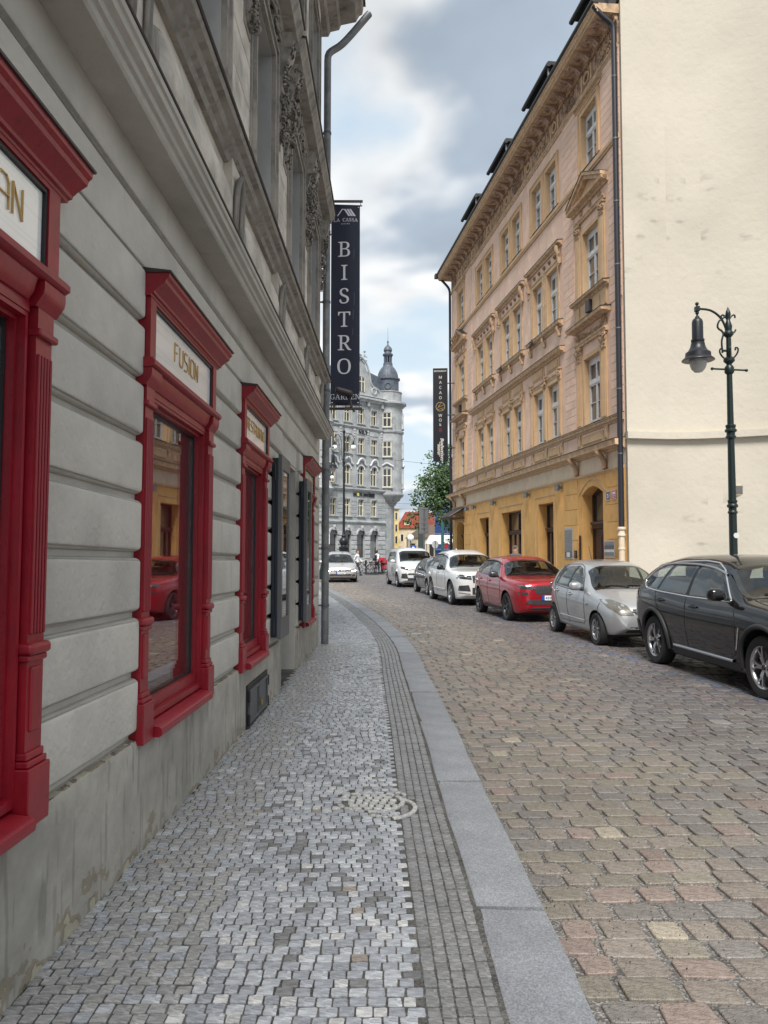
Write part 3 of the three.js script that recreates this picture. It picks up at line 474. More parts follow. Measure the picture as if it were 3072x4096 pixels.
// upper storeys
const uwin = [[-2.4, -1.3], [-0.05, 1.05], [2.35, 3.45], [4.72, 5.84], [7.1, 8.22], [9.48, 10.66], [11.66, 12.78]];
{
  const storey = (y0, yS, yL, y1, hood) => {
    const w = part('upper_wall', LB), gs = []; let s = LS0;
    for (const [a, b] of uwin) { gs.push(bx(s, a, y0, y1, -0.5, 0)); gs.push(bx(a, b, y0, yS, -0.5, 0)); gs.push(bx(a, b, yL, y1, -0.5, 0)); s = b; } gs.push(bx(s, 13.45, y0, y1, -0.5, 0));
    obj('wall_face', gs, M.upperPlaster, w);
    // shallow scored blocks beside the windows
    let nb = 0; s = LS0; for (const [a, b] of [...uwin, [13.45, 99]]) { for (let y = yS; y < y1 - 0.25; y += 0.42) if (a - 0.16 - s > 0.1) obj(nb++ ? 'block_' + String(nb - 1).padStart(3, '0') : 'block', rbx(s + 0.005, a - 0.165, y + 0.006, Math.min(y + 0.416, y1 - 0.02), 0.001, 0.018, 0.004, 1), M.upperPlaster, w); s = b + 0.16; }
    for (const [a, b] of uwin) {
      const p = part('upper_window', LB);
      obj('surround', [...[[0.0, 0.07, 0.05], [0.075, 0.11, 0.075], [0.115, 0.155, 0.035]].flatMap(([m, n, z]) => [bx(a - n, a - m, yS, yL + n, 0.001, z), bx(b + m, b + n, yS, yL + n, 0.001, z), bx(a - m, b + m, yL + m, yL + n, 0.001, z)])], M.stoneTrim, p);
      obj('frame', [bx(a, a + 0.07, yS, yL, -0.34, -0.27), bx(b - 0.07, b, yS, yL, -0.34, -0.27), bx(a + 0.07, b - 0.07, yL - 0.07, yL, -0.34, -0.27), bx(a + 0.07, b - 0.07, yS, yS + 0.07, -0.34, -0.27), bx((a + b) / 2 - 0.04, (a + b) / 2 + 0.04, yS + 0.07, yL - 0.07, -0.34, -0.26), bx(a + 0.07, b - 0.07, yL - 0.75, yL - 0.68, -0.335, -0.265)], M.stoneTrim, p);
      for (const [q0, q1] of [[a + 0.07, (a + b) / 2 - 0.04], [(a + b) / 2 + 0.04, b - 0.07]]) mesh('pane', plain(bx(q0, q1, yS + 0.07, yL - 0.07, -0.32, -0.30)), M.darkGlass, p);
      obj('reveal', [bx(a - 0.001, a + 0.014, yS, yL, -0.34, 0.0), bx(b - 0.014, b + 0.001, yS, yL, -0.34, 0.0), bx(a, b, yL - 0.014, yL + 0.001, -0.34, 0.0)], M.revealGrey, p);
      obj('sill', sweepX([[-0.02, yS - 0.13], [0.10, yS - 0.13], [0.14, yS - 0.06], [0.15, yS + 0.005], [-0.02, yS + 0.01]], a - 0.2, b + 0.2), M.stoneTrim, p);
      if (hood) {
        const hp = [[0, yL + 0.5], [0.06, yL + 0.5], [0.09, yL + 0.55], [0.22, yL + 0.57], [0.24, yL + 0.62], [0.28, yL + 0.68], [0.29, yL + 0.74], [0, yL + 0.80]];
        obj('hood', sweepX(hp, a - 0.56, b + 0.56, 0.35), M.stoneTrim, p);
        obj('hood_flashing', sweepX([[0, yL + 0.802], [0.30, yL + 0.742], [0.31, yL + 0.752], [0, yL + 0.82]], a - 0.58, b + 0.58), M.darkFlashing, p);
        for (const x of [a - 0.36, b + 0.36]) { // scrolled console with a carved figure below the hood
          const cs = part('hood_console', p), R = mulberry(Math.round(x * 100) + 7);
          const gs = [sweepX([[0.001, yL - 0.80], [0.05, yL - 0.78], [0.075, yL - 0.6], [0.065, yL - 0.35], [0.08, yL - 0.1], [0.13, yL + 0.12], [0.19, yL + 0.26], [0.21, yL + 0.38], [0.19, yL + 0.48], [0.001, yL + 0.495]], x - 0.10, x + 0.10, 0.6), bx(x - 0.14, x + 0.14, yL - 0.85, yL + 0.495, 0.001, 0.03)];
          for (let i = 0; i < 70; i++) { const g = new THREE.TorusGeometry(0.02 + R() * 0.03, 0.010 + R() * 0.008, 5, 9, 2 + R() * 3); g.rotateX(R() * 3); g.rotateY(R() * 3); { const q = R(); g.translate(x + (R() - 0.5) * 0.22, yL - 0.8 + q * 1.22, 0.06 + 0.12 * q * q + R() * 0.03); }; gs.push(g); }
          obj('carving', gs, M.stoneTrim, cs);
        }
        const R = mulberry(Math.round(a * 10) + 3), gs = []; for (let i = 0; i < 90; i++) { const t = R(), g = new THREE.TorusGeometry(0.03 + R() * 0.05, 0.012 + R() * 0.01, 5, 10, 2 + R() * 3); g.rotateZ(R() * 6); g.rotateX((R() - 0.5)); g.translate(mix(a, b, t), yL + 0.22 + R() * 0.24, 0.03 + R() * 0.05); gs.push(g); }
        obj('carved_frieze', gs, M.stoneTrim, p);
      }
    }
  };
  M.darkGlass = phy({ color: lin(0.02, 0.022, 0.025), roughness: 0.04, clearcoat: 1, clearcoatRoughness: 0.02 });
  storey(5.051, 5.16, 7.5, 8.75, true);
  obj('storey_band', sweepX([[-0.05, 8.751], [0.06, 8.751], [0.08, 8.82], [0.16, 8.86], [0.17, 8.92], [-0.05, 8.96]], LS0, 13.48, 0.35), M.stoneTrim, LB);
  storey(8.961, 9.25, 11.4, 12.2, false);
  obj('eaves_cornice', sweepX([[-0.05, 12.201], [0.1, 12.201], [0.14, 12.3], [0.3, 12.34], [0.34, 12.44], [0.62, 12.5], [0.68, 12.62], [0.74, 12.66], [0.76, 12.78], [-0.05, 12.9]], LS0, 13.9, 0.35), M.stoneTrim, LB);
  obj('roof', [sweepX([[0.80, 12.905], [0.7, 13.0], [-6, 16.5], [-12, 13.0], [-12, 12.905]], LS0, LS0 + 17)], M.darkFlashing, LB);
}
{ // rainwater pipe at the end of the wall
  const p = part('rainwater_pipe', LB), x = 13.44, z = 0.13;
  obj('pipe', [rod([x, 0.12, z], [x, 11.35, z], 0.065, 0.065, 16), tube([[x, 11.3, z], [x + 0.02, 11.5, z + 0.02], [x + 0.1, 11.75, z + 0.25], [x + 0.2, 12.45, z + 0.75]], 0.065, 20, 12)], M.zinc, p);
  obj('foot', lathe([[0.065, 0.1], [0.095, 0.1], [0.095, 0.17], [0.075, 0.2], [0.065, 0.2]], 18, x, 0, z), M.greyMetal, p);
  for (const y of [0.9, 1.95, 3.4, 4.9, 6.6, 8.2, 9.9]) obj('clamp', [lathe([[0.064, -0.02], [0.074, -0.02], [0.074, 0.02], [0.064, 0.02]], 18, x, y, z), bx(x - 0.015, x + 0.015, y - 0.012, y + 0.012, 0, z - 0.06)], M.greyMetal, p);
}

// the storeys of the old house run slightly out of level towards its far end
LB.traverse(o => { if (!o.isMesh) return; const p = o.geometry.attributes.position; for (let i = 0; i < p.count; i++) { const x = p.getX(i), y = p.getY(i); if (x > 3 && y > 1) p.setY(i, y - (x - 3) * 0.0052 * (y - 1)); } });
// ---------------------------------------------------------------- yellow house on the right (local x = along the facade, y up, z = out of the facade)
const pinkTint = mottle(2.6, 0.10, 91, 0.05);
M.pink = std({ color: lin(0.87, 0.605, 0.46), map: pinkTint, bumpMap: reliefFine, bumpScale: 0.002, roughness: 0.88 });
M.pink2 = M.pink.clone(); M.pink2.color = lin(0.82, 0.56, 0.39);
M.ochre = std({ color: lin(0.69, 0.465, 0.27), map: pinkTint, bumpMap: reliefFine, bumpScale: 0.004, roughness: 0.88 });
M.ochreDark = std({ color: lin(0.64, 0.44, 0.275), map: mottle(1.0, 0.2, 95, 0.10), bumpMap: reliefFine, bumpScale: 0.006, roughness: 0.88 });
M.yellow = std({ color: lin(0.78, 0.45, 0.155), map: mottle(2.6, 0.10, 97, 0.05), bumpMap: reliefFine, bumpScale: 0.005, roughness: 0.88 });
M.cream = std({ color: lin(0.76, 0.63, 0.47), map: pinkTint, bumpMap: reliefFine, bumpScale: 0.004, roughness: 0.88 });
M.brownCornice = std({ color: lin(0.50, 0.32, 0.215), map: mottle(0.7, 0.5, 99, 0.3), bumpMap: reliefCoarse, bumpScale: 0.01, roughness: 0.9 });
M.brownDark = std({ color: lin(0.50, 0.34, 0.255), map: mottle(0.6, 0.3, 103, 0.2), bumpMap: reliefCoarse, bumpScale: 0.012, roughness: 0.92 });
M.whiteFrame = std({ color: lin(0.74, 0.72, 0.70), roughness: 0.5, map: mottle(0.8, 0.15, 105) });
M.winGlass = phy({ color: lin(0.045, 0.05, 0.055), roughness: 0.05, clearcoat: 1, clearcoatRoughness: 0.03 });
M.winNet = phy({ color: lin(0.13, 0.13, 0.125), roughness: 0.06, clearcoat: 1, clearcoatRoughness: 0.03 }); M.winNet2 = phy({ color: lin(0.075, 0.08, 0.085), roughness: 0.05, clearcoat: 1, clearcoatRoughness: 0.03 });
M.plinthDark = std({ color: lin(0.12, 0.11, 0.105), roughness: 0.8 });
M.wood = std({ color: lin(0.055, 0.022, 0.016), roughness: 0.5, map: mottle(0.5, 0.3, 107) });
M.roofTin = std({ color: lin(0.035, 0.035, 0.034), roughness: 0.55, metalness: 0.3 });
M.darkPipe = std({ color: lin(0.03, 0.03, 0.037), roughness: 0.45, metalness: 0.3 });

const RB = thing('yellow_house', 'four storey pink and ochre house with white windows beside parked cars', 'building', [FORG.x, 0, FORG.z]);
RB.rotation.y = -Math.PI / 2 + Math.atan(0.1357);
const RL = 21.25, FW = [];   // windows: [s0, s1, y0, y1, kind]
for (const [a, b] of [[4.95, 5.98], [6.48, 7.51], [8.97, 10.0], [10.5, 11.53], [13.1, 14.13], [14.68, 15.71]]) { FW.push([a, b, 5.62, 7.55, 'p1'], [a, b, 9.62, 11.55, 'p2'], [a, b, 13.68, 15.32, 'p3']); }
for (const [a, b] of [[1.52, 2.70], [18.45, 19.63]]) { FW.push([a, b, 5.62, 7.68, 'b1'], [a, b, 9.68, 11.68, 'b2'], [a, b, 13.72, 15.5, 'b3']); }
const GF = [[1.47, 3.08, 0.05, 3.70, 'door'], [5.63, 7.22, 0.5, 3.43, 'narrow'], [9.22, 11.93, 0.5, 3.35, 'wide'], [13.95, 15.62, 0.5, 3.28, 'narrow'], [18.7, 20.35, 0.05, 3.29, 'arch']];
{
  // wall face from a grid with openings
  const ops = [...FW, ...GF.map(([a, b, y0, y1, k]) => [a, b, y0, k === 'door' || k === 'arch' ? y1 : y1, k])];
  const gridWall = (x0, x1, y0, y1, z0, z1, op) => {
    const xs = [...new Set([x0, x1, ...op.flatMap(o => [o[0], o[1]])])].filter(x => x >= x0 && x <= x1).sort((a, b) => a - b), gs = [];
    for (let i = 0; i + 1 < xs.length; i++) { const xm = (xs[i] + xs[i + 1]) / 2; let y = y0; for (const o of op.filter(o => o[0] < xm && o[1] > xm).sort((p, q) => p[2] - q[2])) { if (o[2] > y) gs.push(bx(xs[i], xs[i + 1], y, o[2], z0, z1)); y = o[3]; } if (y < y1) gs.push(bx(xs[i], xs[i + 1], y, y1, z0, z1)); }
    return gs;
  };
  const wl = part('wall', RB);
  obj('ground_floor_face', gridWall(0, RL, -0.1, 4.06, -0.5, 0, ops.filter(o => o[2] < 4)), M.yellow, wl);
  obj('cream_band', bx(0, RL, 4.061, 4.62, -0.5, -0.012), M.cream, wl);
  obj('upper_face', gridWall(0, RL, 4.621, 16.1, -0.5, 0, ops.filter(o => o[2] > 5)), M.pink, wl);
  obj('side_wall', [bx(0.01, 0.4, -0.1, 17, -11, -0.501), bx(RL - 0.4, RL - 0.01, -0.1, 17, -11, -0.501), bx(0.41, RL - 0.41, -0.1, 17, -11, -10.6)], M.cream, wl);
  // score lines of the two end bays: flat courses with open joints
  const strip = (a, b, y0, y1, st, mat, name, single, z = 0.02) => { const list = []; for (let y = y0; y < y1 - 0.05; y += st) list.push(rbx(a + 0.004, b - 0.004, y + 0.006, Math.min(y + st, y1) - 0.006, -0.004, z, 0.003, 1)); if (single) list.forEach((g, i) => obj(i ? name + '_' + String(i).padStart(3, '0') : name, g, mat, wl)); else { const o = obj(name, list, mat, wl); o.userData = { kind: 'stuff' }; } };
  const bayCourses = (s0, s1, single, nm) => {
    const w = FW.filter(o => o[4][0] === 'b' && o[0] > s0 && o[1] < s1);
    for (const [y0, y1, m] of [[5.58, 8.55, 0.75], [8.85, 13.35, 0.72], [13.55, 16.05, 0.32]]) { const o = w[0]; strip(s0, o[0] - m, y0, y1, 0.25, M.pink, nm, single); strip(o[1] + m, s1, y0, y1, 0.25, M.pink, nm, single); }
  };
  bayCourses(0.0, 4.33, true, 'plaster_course'); bayCourses(16.8, RL, false, 'plaster_courses');
  // ground floor bays: larger blocks beside the doors
  let n = 0; for (const [a, b] of [[0.02, 1.16], [3.38, 4.55], [17.15, 18.42], [20.6, 21.2]]) for (let y = 0.55; y < 3.9; y += 0.5) obj(n++ ? 'block_' + String(n - 1).padStart(3, '0') : 'block', rbx(a, b, y + 0.008, Math.min(y + 0.492, 4.03), -0.004, 0.02, 0.006, 1), M.yellow, wl);
  for (const g of [[0.02, 1.47], [3.08, 5.63], [7.22, 9.22], [11.93, 13.95], [15.62, 18.7], [20.35, RL]].map(([a, b]) => bx(a, b, -0.1, 0.5, 0.001, 0.05))) obj('plinth', g, M.plinthDark, wl);
}
const band = (name, prof, a, b, m, parent = RB) => obj(name, sweepX(prof, a, b, 0.35), m, parent);
// horizontal mouldings
band('ground_moulding', [[0, 4.0], [0.03, 4.0], [0.045, 4.03], [0.075, 4.045], [0.08, 4.075], [0, 4.10]], 0.02, RL, M.ochre);
band('main_ledge', [[0, 4.57], [0.05, 4.57], [0.07, 4.62], [0.13, 4.64], [0.30, 4.66], [0.31, 4.80], [0.33, 4.82], [0, 4.86]], -0.05, RL + 0.3, M.ochreDark);
band('ledge_flashing', [[0, 4.862], [0.345, 4.822], [0.35, 4.832], [0, 4.88]], -0.06, RL + 0.31, M.roofTin);
band('sill_course', [[0, 5.36], [0.04, 5.36], [0.06, 5.41], [0.10, 5.43], [0.11, 5.50], [0.14, 5.515], [0.14, 5.545], [0, 5.56]], 0, RL, M.ochreDark);
band('sill_flashing', [[0, 5.562], [0.15, 5.547], [0.155, 5.555], [0, 5.575]], 0, RL, M.roofTin);
band('string_course', [[0, 13.36], [0.05, 13.36], [0.06, 13.42], [0.085, 13.43], [0.09, 13.52], [0, 13.54]], 0, RL, M.ochre);
band('middle_hood_ledge', [[0, 8.38], [0.05, 8.38], [0.07, 8.43], [0.18, 8.46], [0.2, 8.54], [0.23, 8.57], [0, 8.6]], 4.34, 16.78, M.ochreDark);
band('middle_hood_flashing', [[0, 8.602], [0.24, 8.572], [0.245, 8.58], [0, 8.62]], 4.33, 16.79, M.roofTin);
// sill panels under the first floor windows
{
  const pn = part('sill_panels', RB);
  const bays = [[1.0, 3.3], [4.6, 7.85], [8.62, 11.9], [12.75, 16.1], [17.9, 20.2]];
  for (const [a, b] of bays) { const list = b - a > 3 ? [[a + 0.35, (a + b) / 2 - 0.2], [(a + b) / 2 + 0.2, b - 0.35]] : [[a + 0.35, b - 0.35]]; for (const [p, q] of list) obj('panel', [bx(p, q, 4.95, 5.28, 0.001, 0.02), rbx(p + 0.09, q - 0.09, 5.02, 5.22, 0.01, 0.045, 0.012)], M.ochre, pn); for (const x of [a + 0.12, b - 0.12, ...(b - a > 3 ? [(a + b) / 2] : [])]) obj('panel_block', [bx(x - 0.13, x + 0.13, 4.9, 5.36, 0.001, 0.04), rbx(x - 0.07, x + 0.07, 5.0, 5.27, 0.03, 0.06, 0.01)], M.ochreDark, pn); }
}
// top cornice: frieze with carved panels and small oval lights, rope moulding, modillions, gutter
{
  band('frieze_moulding', [[0, 15.98], [0.03, 15.98], [0.05, 16.02], [0.05, 16.05], [0.08, 16.07], [0.08, 16.12], [0, 16.13]], 0, RL, M.ochreDark);
  const fz = part('frieze', RB); obj('frieze_face', bx(0, RL, 16.131, 16.78, -0.5, 0.03), M.brownCornice, fz);
  const R = mulberry(77);
  for (let i = 0; i < 15; i++) { const x = 0.75 + i * 1.41; if (i % 2) { const o = part('oval_light', fz); const g = tori(0.16, 0.035, 20, 6); g.scale(1.25, 1, 1); g.translate(x, 16.45, 0.045); obj('frame', [g, ...[-0.36, 0.36].map(d => bx(x + d - 0.05, x + d + 0.05, 16.2, 16.72, 0.031, 0.06))], M.ochre, o); const h = new THREE.CylinderGeometry(0.17, 0.17, 0.012, 20); h.rotateX(Math.PI / 2); h.scale(1.25, 1, 1); h.translate(x, 16.45, 0.038); mesh('pane', plain(h), M.winGlass, o); }
    else { const gs = []; for (let k = 0; k < 34; k++) { const g = new THREE.TorusGeometry(0.04 + R() * 0.05, 0.014 + R() * 0.012, 5, 9, 2 + R() * 3); g.rotateZ(R() * 6); g.translate(x + (R() - 0.5) * 0.85, 16.24 + R() * 0.42, 0.035 + R() * 0.02); gs.push(g); } obj('carved_panel', gs, i % 4 ? M.brownCornice : M.ochreDark, fz); } }
  const rope = []; for (let x = 0.05; x < RL; x += 0.13) { const g = new THREE.CapsuleGeometry(0.032, 0.07, 3, 6); g.rotateZ(0.7); g.translate(x, 16.82, 0.07); rope.push(g); }
  { const o = obj('rope_moulding', rope, M.ochreDark, fz); o.userData = { kind: 'stuff' }; }
  band('cornice_bed', [[0, 16.781], [0.06, 16.781], [0.08, 16.86], [0.14, 16.9], [0.14, 16.96], [0, 16.96]], 0, RL, M.brownCornice, fz);
  band('cornice_soffit', [[-0.3, 16.961], [0.62, 16.961], [0.64, 16.975], [0.64, 17.03], [0.68, 17.05], [0.70, 17.13], [0.74, 17.16], [0.74, 17.20], [-0.3, 17.24]], -0.05, RL + 0.55, M.ochreDark);
  for (let i = 0; i < 30; i++) { const x = 0.38 + i * 0.70; const md = part('modillion', fz); obj('bracket', [sweepX([[0.10, 16.76], [0.16, 16.75], [0.22, 16.80], [0.30, 16.87], [0.48, 16.89], [0.53, 16.92], [0.53, 16.96], [0.10, 16.96]], x - 0.11, x + 0.11), blob(0.06, x, 16.83, 0.20, 1, 1, 1, 2), blob(0.05, x, 16.88, 0.5, 1, 0.8, 1, 1)], M.brownDark, md); }
  for (let i = 0; i < 29; i++) { const x = 0.73 + i * 0.70; const g = new THREE.ConeGeometry(0.15, 0.05, 10); g.rotateX(Math.PI); g.translate(x, 16.94, 0.38); obj('rosette', g, M.brownDark, fz); }
  band('gutter', [[0.60, 17.201], [0.76, 17.201], [0.80, 17.24], [0.80, 17.30], [0.78, 17.30], [0.77, 17.26], [0.6, 17.25]], -0.08, RL + 0.6, M.roofTin);
  obj('roof', [sweepX([[0.74, 17.245], [-5.5, 20.2], [-11, 17.25], [-11, 17.0], [-0.3, 17.0], [-0.31, 17.242]], 0, RL + 0.3)], M.roofTin, RB);
  for (const x of [-0.4, 4.4, 9.35, 14.2]) { const d = part('dormer', RB); obj('dormer_body', [bx(x + 0.3, x + 2.5, 17.3, 18.35, -3.2, 0.05)], M.roofTin, d); obj('dormer_roof', [rbx(x + 0.1, x + 2.75, 18.36, 18.52, -3.3, 0.42, 0.03), rod([x + 0.05, 18.36, 0.42], [x + 2.8, 18.36, 0.42], 0.08)], M.roofTin, d); obj('dormer_pipe', rod([x + 0.2, 17.35, 0.35], [x + 0.2, 18.3, 0.38], 0.04), M.zinc, d); }
}
// windows of the upper storeys
function carvedCapital(x, y, w, h, seed) { const R = mulberry(seed), gs = [bx(x - w / 2 - 0.02, x + w / 2 + 0.02, y + h - 0.05, y + h, 0.001, 0.12), bx(x - w / 2 + 0.01, x + w / 2 - 0.01, y, y + h - 0.05, 0.001, 0.075), bx(x - w / 2, x + w / 2, y - 0.03, y, 0.001, 0.09)]; for (let k = 0; k < 22; k++) { const g = new THREE.TorusGeometry(0.03 + R() * 0.03, 0.012 + R() * 0.01, 5, 8, 2.5 + R() * 3); g.rotateZ(R() * 6); g.rotateX((R() - .5)); g.translate(x + (R() - 0.5) * w * 1.05, y + 0.03 + R() * (h - 0.1), 0.08 + R() * 0.035); gs.push(g); } return gs; }
const curtain = std({ color: lin(0.30, 0.29, 0.27), roughness: 0.95 });
FW.forEach(([a, b, y0, y1, k], i) => {
  const p = part('window', RB), c = (a + b) / 2, w = b - a, h = y1 - y0, tr = y0 + h * 0.63, open = i === FW.length - 4;
  // white casements
  const z0 = -0.21, z1 = -0.14, f = [];
  f.push(bx(a, a + 0.07, y0, y1, z0, z1), bx(b - 0.07, b, y0, y1, z0, z1), bx(a + 0.07, b - 0.07, y1 - 0.16, y1, z0, z1), bx(a + 0.07, b - 0.07, y0, y0 + 0.07, z0, z1));
  f.push(bx(a + 0.07, b - 0.07, tr - 0.06, tr + 0.06, z0 - 0.002, z1 + 0.03));
  obj('frame', f, M.whiteFrame, p);
  const half = (x0, x1, s) => { const q = []; q.push(bx(x0, x0 + 0.045, y0 + 0.071, tr - 0.061, z0 + 0.01, z1 + 0.01), bx(x1 - 0.045, x1, y0 + 0.071, tr - 0.061, z0 + 0.01, z1 + 0.01), bx(x0 + 0.045, x1 - 0.045, y0 + 0.071, y0 + 0.13, z0 + 0.01, z1 + 0.01), bx(x0 + 0.045, x1 - 0.045, tr - 0.11, tr - 0.061, z0 + 0.01, z1 + 0.01), bx(x0 + 0.045, x1 - 0.045, y0 + (tr - y0) * 0.5, y0 + (tr - y0) * 0.5 + 0.022, z0 + 0.012, z1)); q.push(bx(x0, x0 + 0.045, tr + 0.061, y1 - 0.161, z0 + 0.01, z1 + 0.01), bx(x1 - 0.045, x1, tr + 0.061, y1 - 0.161, z0 + 0.01, z1 + 0.01), bx(x0 + 0.045, x1 - 0.045, y1 - 0.21, y1 - 0.161, z0 + 0.01, z1 + 0.01), bx(x0 + 0.045, x1 - 0.045, tr + 0.061, tr + 0.10, z0 + 0.01, z1 + 0.01)); return q; };
  for (const [x0, x1] of [[a + 0.071, c - 0.004], [c + 0.004, b - 0.071]]) { obj('casement', half(x0, x1), M.whiteFrame, p); for (const [q0, q1] of [[y0 + 0.13, tr - 0.11], [tr + 0.10, y1 - 0.21]]) mesh('pane', plain(bx(x0 + 0.046, x1 - 0.046, q0 + 0.001, q1 - 0.001, z0 + 0.03, z0 + 0.036)), [M.winGlass, M.winNet, M.winNet2][(i * 7 + (q0 > tr ? 3 : 0) + (i % 3)) % 3], p); }
  const sur = [];
  const sill = (a0, b0, y, z = 0.16) => [sweepX([[0, y - 0.16], [0.05, y - 0.16], [0.08, y - 0.10], [z - 0.02, y - 0.08], [z, y - 0.02], [0, y]], a0, b0, 0.35)];
  // ochre reveal lining
  const lined = [bx(a - 0.001, a + 0.012, y0, y1, -0.15, 0.001), bx(b - 0.012, b + 0.001, y0, y1, -0.15, 0.001), bx(a, b, y1 - 0.012, y1 + 0.001, -0.15, 0.001)];
  obj('reveal', lined, M.ochre, p);
  obj('window_sill', sweepX([[-0.14, y0 - 0.02], [0.02, y0 - 0.02], [0.03, y0 - 0.005], [-0.14, y0 + 0.02]], a - 0.02, b + 0.02), M.roofTin, p);
  const trim = (m0, m1, z, top = y1) => [bx(a - m1, a - m0, y0 - 0.02, top + m1, 0.001, z), bx(b + m0, b + m1, y0 - 0.02, top + m1, 0.001, z), bx(a - m0, b + m0, top + m0, top + m1, 0.001, z)];
  obj('surround', k === 'p3' || k === 'b3' ? [...trim(0.0, 0.15, 0.035), ...trim(0.151, 0.21, 0.06)] : [...trim(0.0, 0.13, 0.03)], M.ochre, p);
  if (k === 'b3') { band('hood', [[0, y1 + 0.27], [0.04, y1 + 0.27], [0.06, y1 + 0.33], [0.15, y1 + 0.36], [0.18, y1 + 0.43], [0, y1 + 0.45]], a - 0.42, b + 0.42, M.ochreDark, p); }
  if (k === 'b2') {
    obj('sill', sill(a - 0.72, b + 0.72, y0 - 0.06, 0.2), M.ochreDark, p); band('sill_flashing', [[0, y0 - 0.058], [0.21, y0 - 0.078], [0.215, y0 - 0.07], [0, y0 - 0.045]], a - 0.74, b + 0.74, M.roofTin, p);
    obj('apron', [bx(a - 0.6, b + 0.6, y0 - 0.78, y0 - 0.22, 0.001, 0.03), rbx(a - 0.1, b + 0.1, y0 - 0.70, y0 - 0.32, 0.02, 0.05, 0.01), bx(a - 0.58, a - 0.25, y0 - 0.74, y0 - 0.25, 0.03, 0.06), bx(b + 0.25, b + 0.58, y0 - 0.74, y0 - 0.25, 0.03, 0.06)], M.ochre, p);
    obj('bird_net', [bx(c - 0.16, c + 0.12, y0 - 0.66, y0 - 0.3, 0.05, 0.16)], M.darkFlashing, p);
    for (const x of [a - 0.34, b + 0.34]) { const P = part('pilaster', p); obj('shaft', [bx(x - 0.17, x + 0.17, y0 - 0.06, y1 + 0.02, 0.001, 0.06), rbx(x - 0.09, x + 0.09, y0 + 0.05, y1 - 0.08, 0.05, 0.075, 0.008)], M.ochre, P); obj('capital', carvedCapital(x, y1 + 0.03, 0.32, 0.34, i * 9 + 3), M.ochreDark, P); }
    band('architrave', [[0, y1 + 0.40], [0.07, y1 + 0.40], [0.08, y1 + 0.46], [0.11, y1 + 0.48], [0.11, y1 + 0.52], [0, y1 + 0.54]], a - 0.56, b + 0.56, M.ochreDark, p);
    for (const x of [a - 0.1, c, b + 0.1]) { const g = tori(0.075, 0.022, 16, 6); g.translate(x, y1 + 0.72, 0.02); obj('rosette', [g, blob(0.045, x, y1 + 0.72, 0.02, 1, 1, 0.6, 1)], M.ochreDark, p); }
    const pb = y1 + 0.9, L0 = a - 0.78, L1 = b + 0.78, ap = pb + 0.72; const pd = part('pediment', p);
    obj('base_moulding', sweepX([[0, pb - 0.08], [0.06, pb - 0.08], [0.09, pb - 0.02], [0.24, pb], [0.26, pb + 0.08], [0, pb + 0.1]], L0, L1, 0.35), M.ochreDark, pd);
    obj('tympanum', extr([[L0 + 0.25, pb + 0.1], [L1 - 0.25, pb + 0.1], [c, ap - 0.13]], 0.001, 0.06), M.ochre, pd);
    for (const s of [-1, 1]) { const e = s < 0 ? L0 : L1, dx = c - e, dy = ap - pb - 0.1, l = Math.hypot(dx, dy); const q = (off0, off1) => [[e, pb + 0.1 + off0], [c, ap + off0], [c, ap + off1], [e, pb + 0.1 + off1]]; obj('raking_moulding', [extr(q(-0.12, 0.0), 0.06, 0.2), extr(q(0.001, 0.10), 0.001, 0.27)], M.ochreDark, pd); obj('pediment_flashing', extr(q(0.102, 0.118), 0.001, 0.29), M.roofTin, pd); }
  }
  if (k === 'b1') {
    for (const x of [a - 0.34, b + 0.34]) { const P = part('pilaster', p); const fl = []; for (let q = 0; q < 6; q++) fl.push(rbx(x - 0.135 + q * 0.05, x - 0.107 + q * 0.05, y0 + 0.02, y1 - 0.04, 0.05, 0.075, 0.008, 1)); obj('shaft', [bx(x - 0.18, x + 0.18, y0 - 0.05, y1, 0.001, 0.055), ...fl], M.ochre, P); obj('capital', carvedCapital(x, y1 + 0.02, 0.34, 0.42, i * 7 + 5), M.ochreDark, P); }
    band('architrave', [[0, y1 + 0.46], [0.08, y1 + 0.46], [0.09, y1 + 0.53], [0.12, y1 + 0.55], [0.12, y1 + 0.6], [0, y1 + 0.62]], a - 0.58, b + 0.58, M.ochreDark, p);
    { const R = mulberry(i + 200), gs = []; for (let t = 0; t < 60; t++) { const u = R(), g = new THREE.TorusGeometry(0.03 + R() * 0.03, 0.014, 5, 8, 3); g.rotateZ(R() * 6); g.translate(mix(a - 0.25, b + 0.25, u), y1 + 0.80 - 0.12 * Math.sin(u * Math.PI) + (R() - .5) * 0.12, 0.03 + R() * 0.04); gs.push(g); } for (const x of [a - 0.4, b + 0.4]) for (let t = 0; t < 20; t++) { const g = new THREE.TorusGeometry(0.04, 0.016, 5, 8, 3); g.rotateZ(R() * 6); g.translate(x + (R() - .5) * 0.25, y1 + 0.66 + R() * 0.28, 0.04 + R() * 0.05); gs.push(g); } obj('garland', gs, M.ochreDark, p); }
    band('hood', [[0, y1 + 0.98], [0.08, y1 + 0.98], [0.1, y1 + 1.0], [0.30, y1 + 1.01], [0.32, y1 + 1.10], [0, y1 + 1.13]], a - 0.78, b + 0.78, M.ochreDark, p); band('hood_flashing', [[0, y1 + 1.132], [0.33, y1 + 1.102], [0.335, y1 + 1.112], [0, y1 + 1.15]], a - 0.8, b + 0.8, M.roofTin, p);
  }
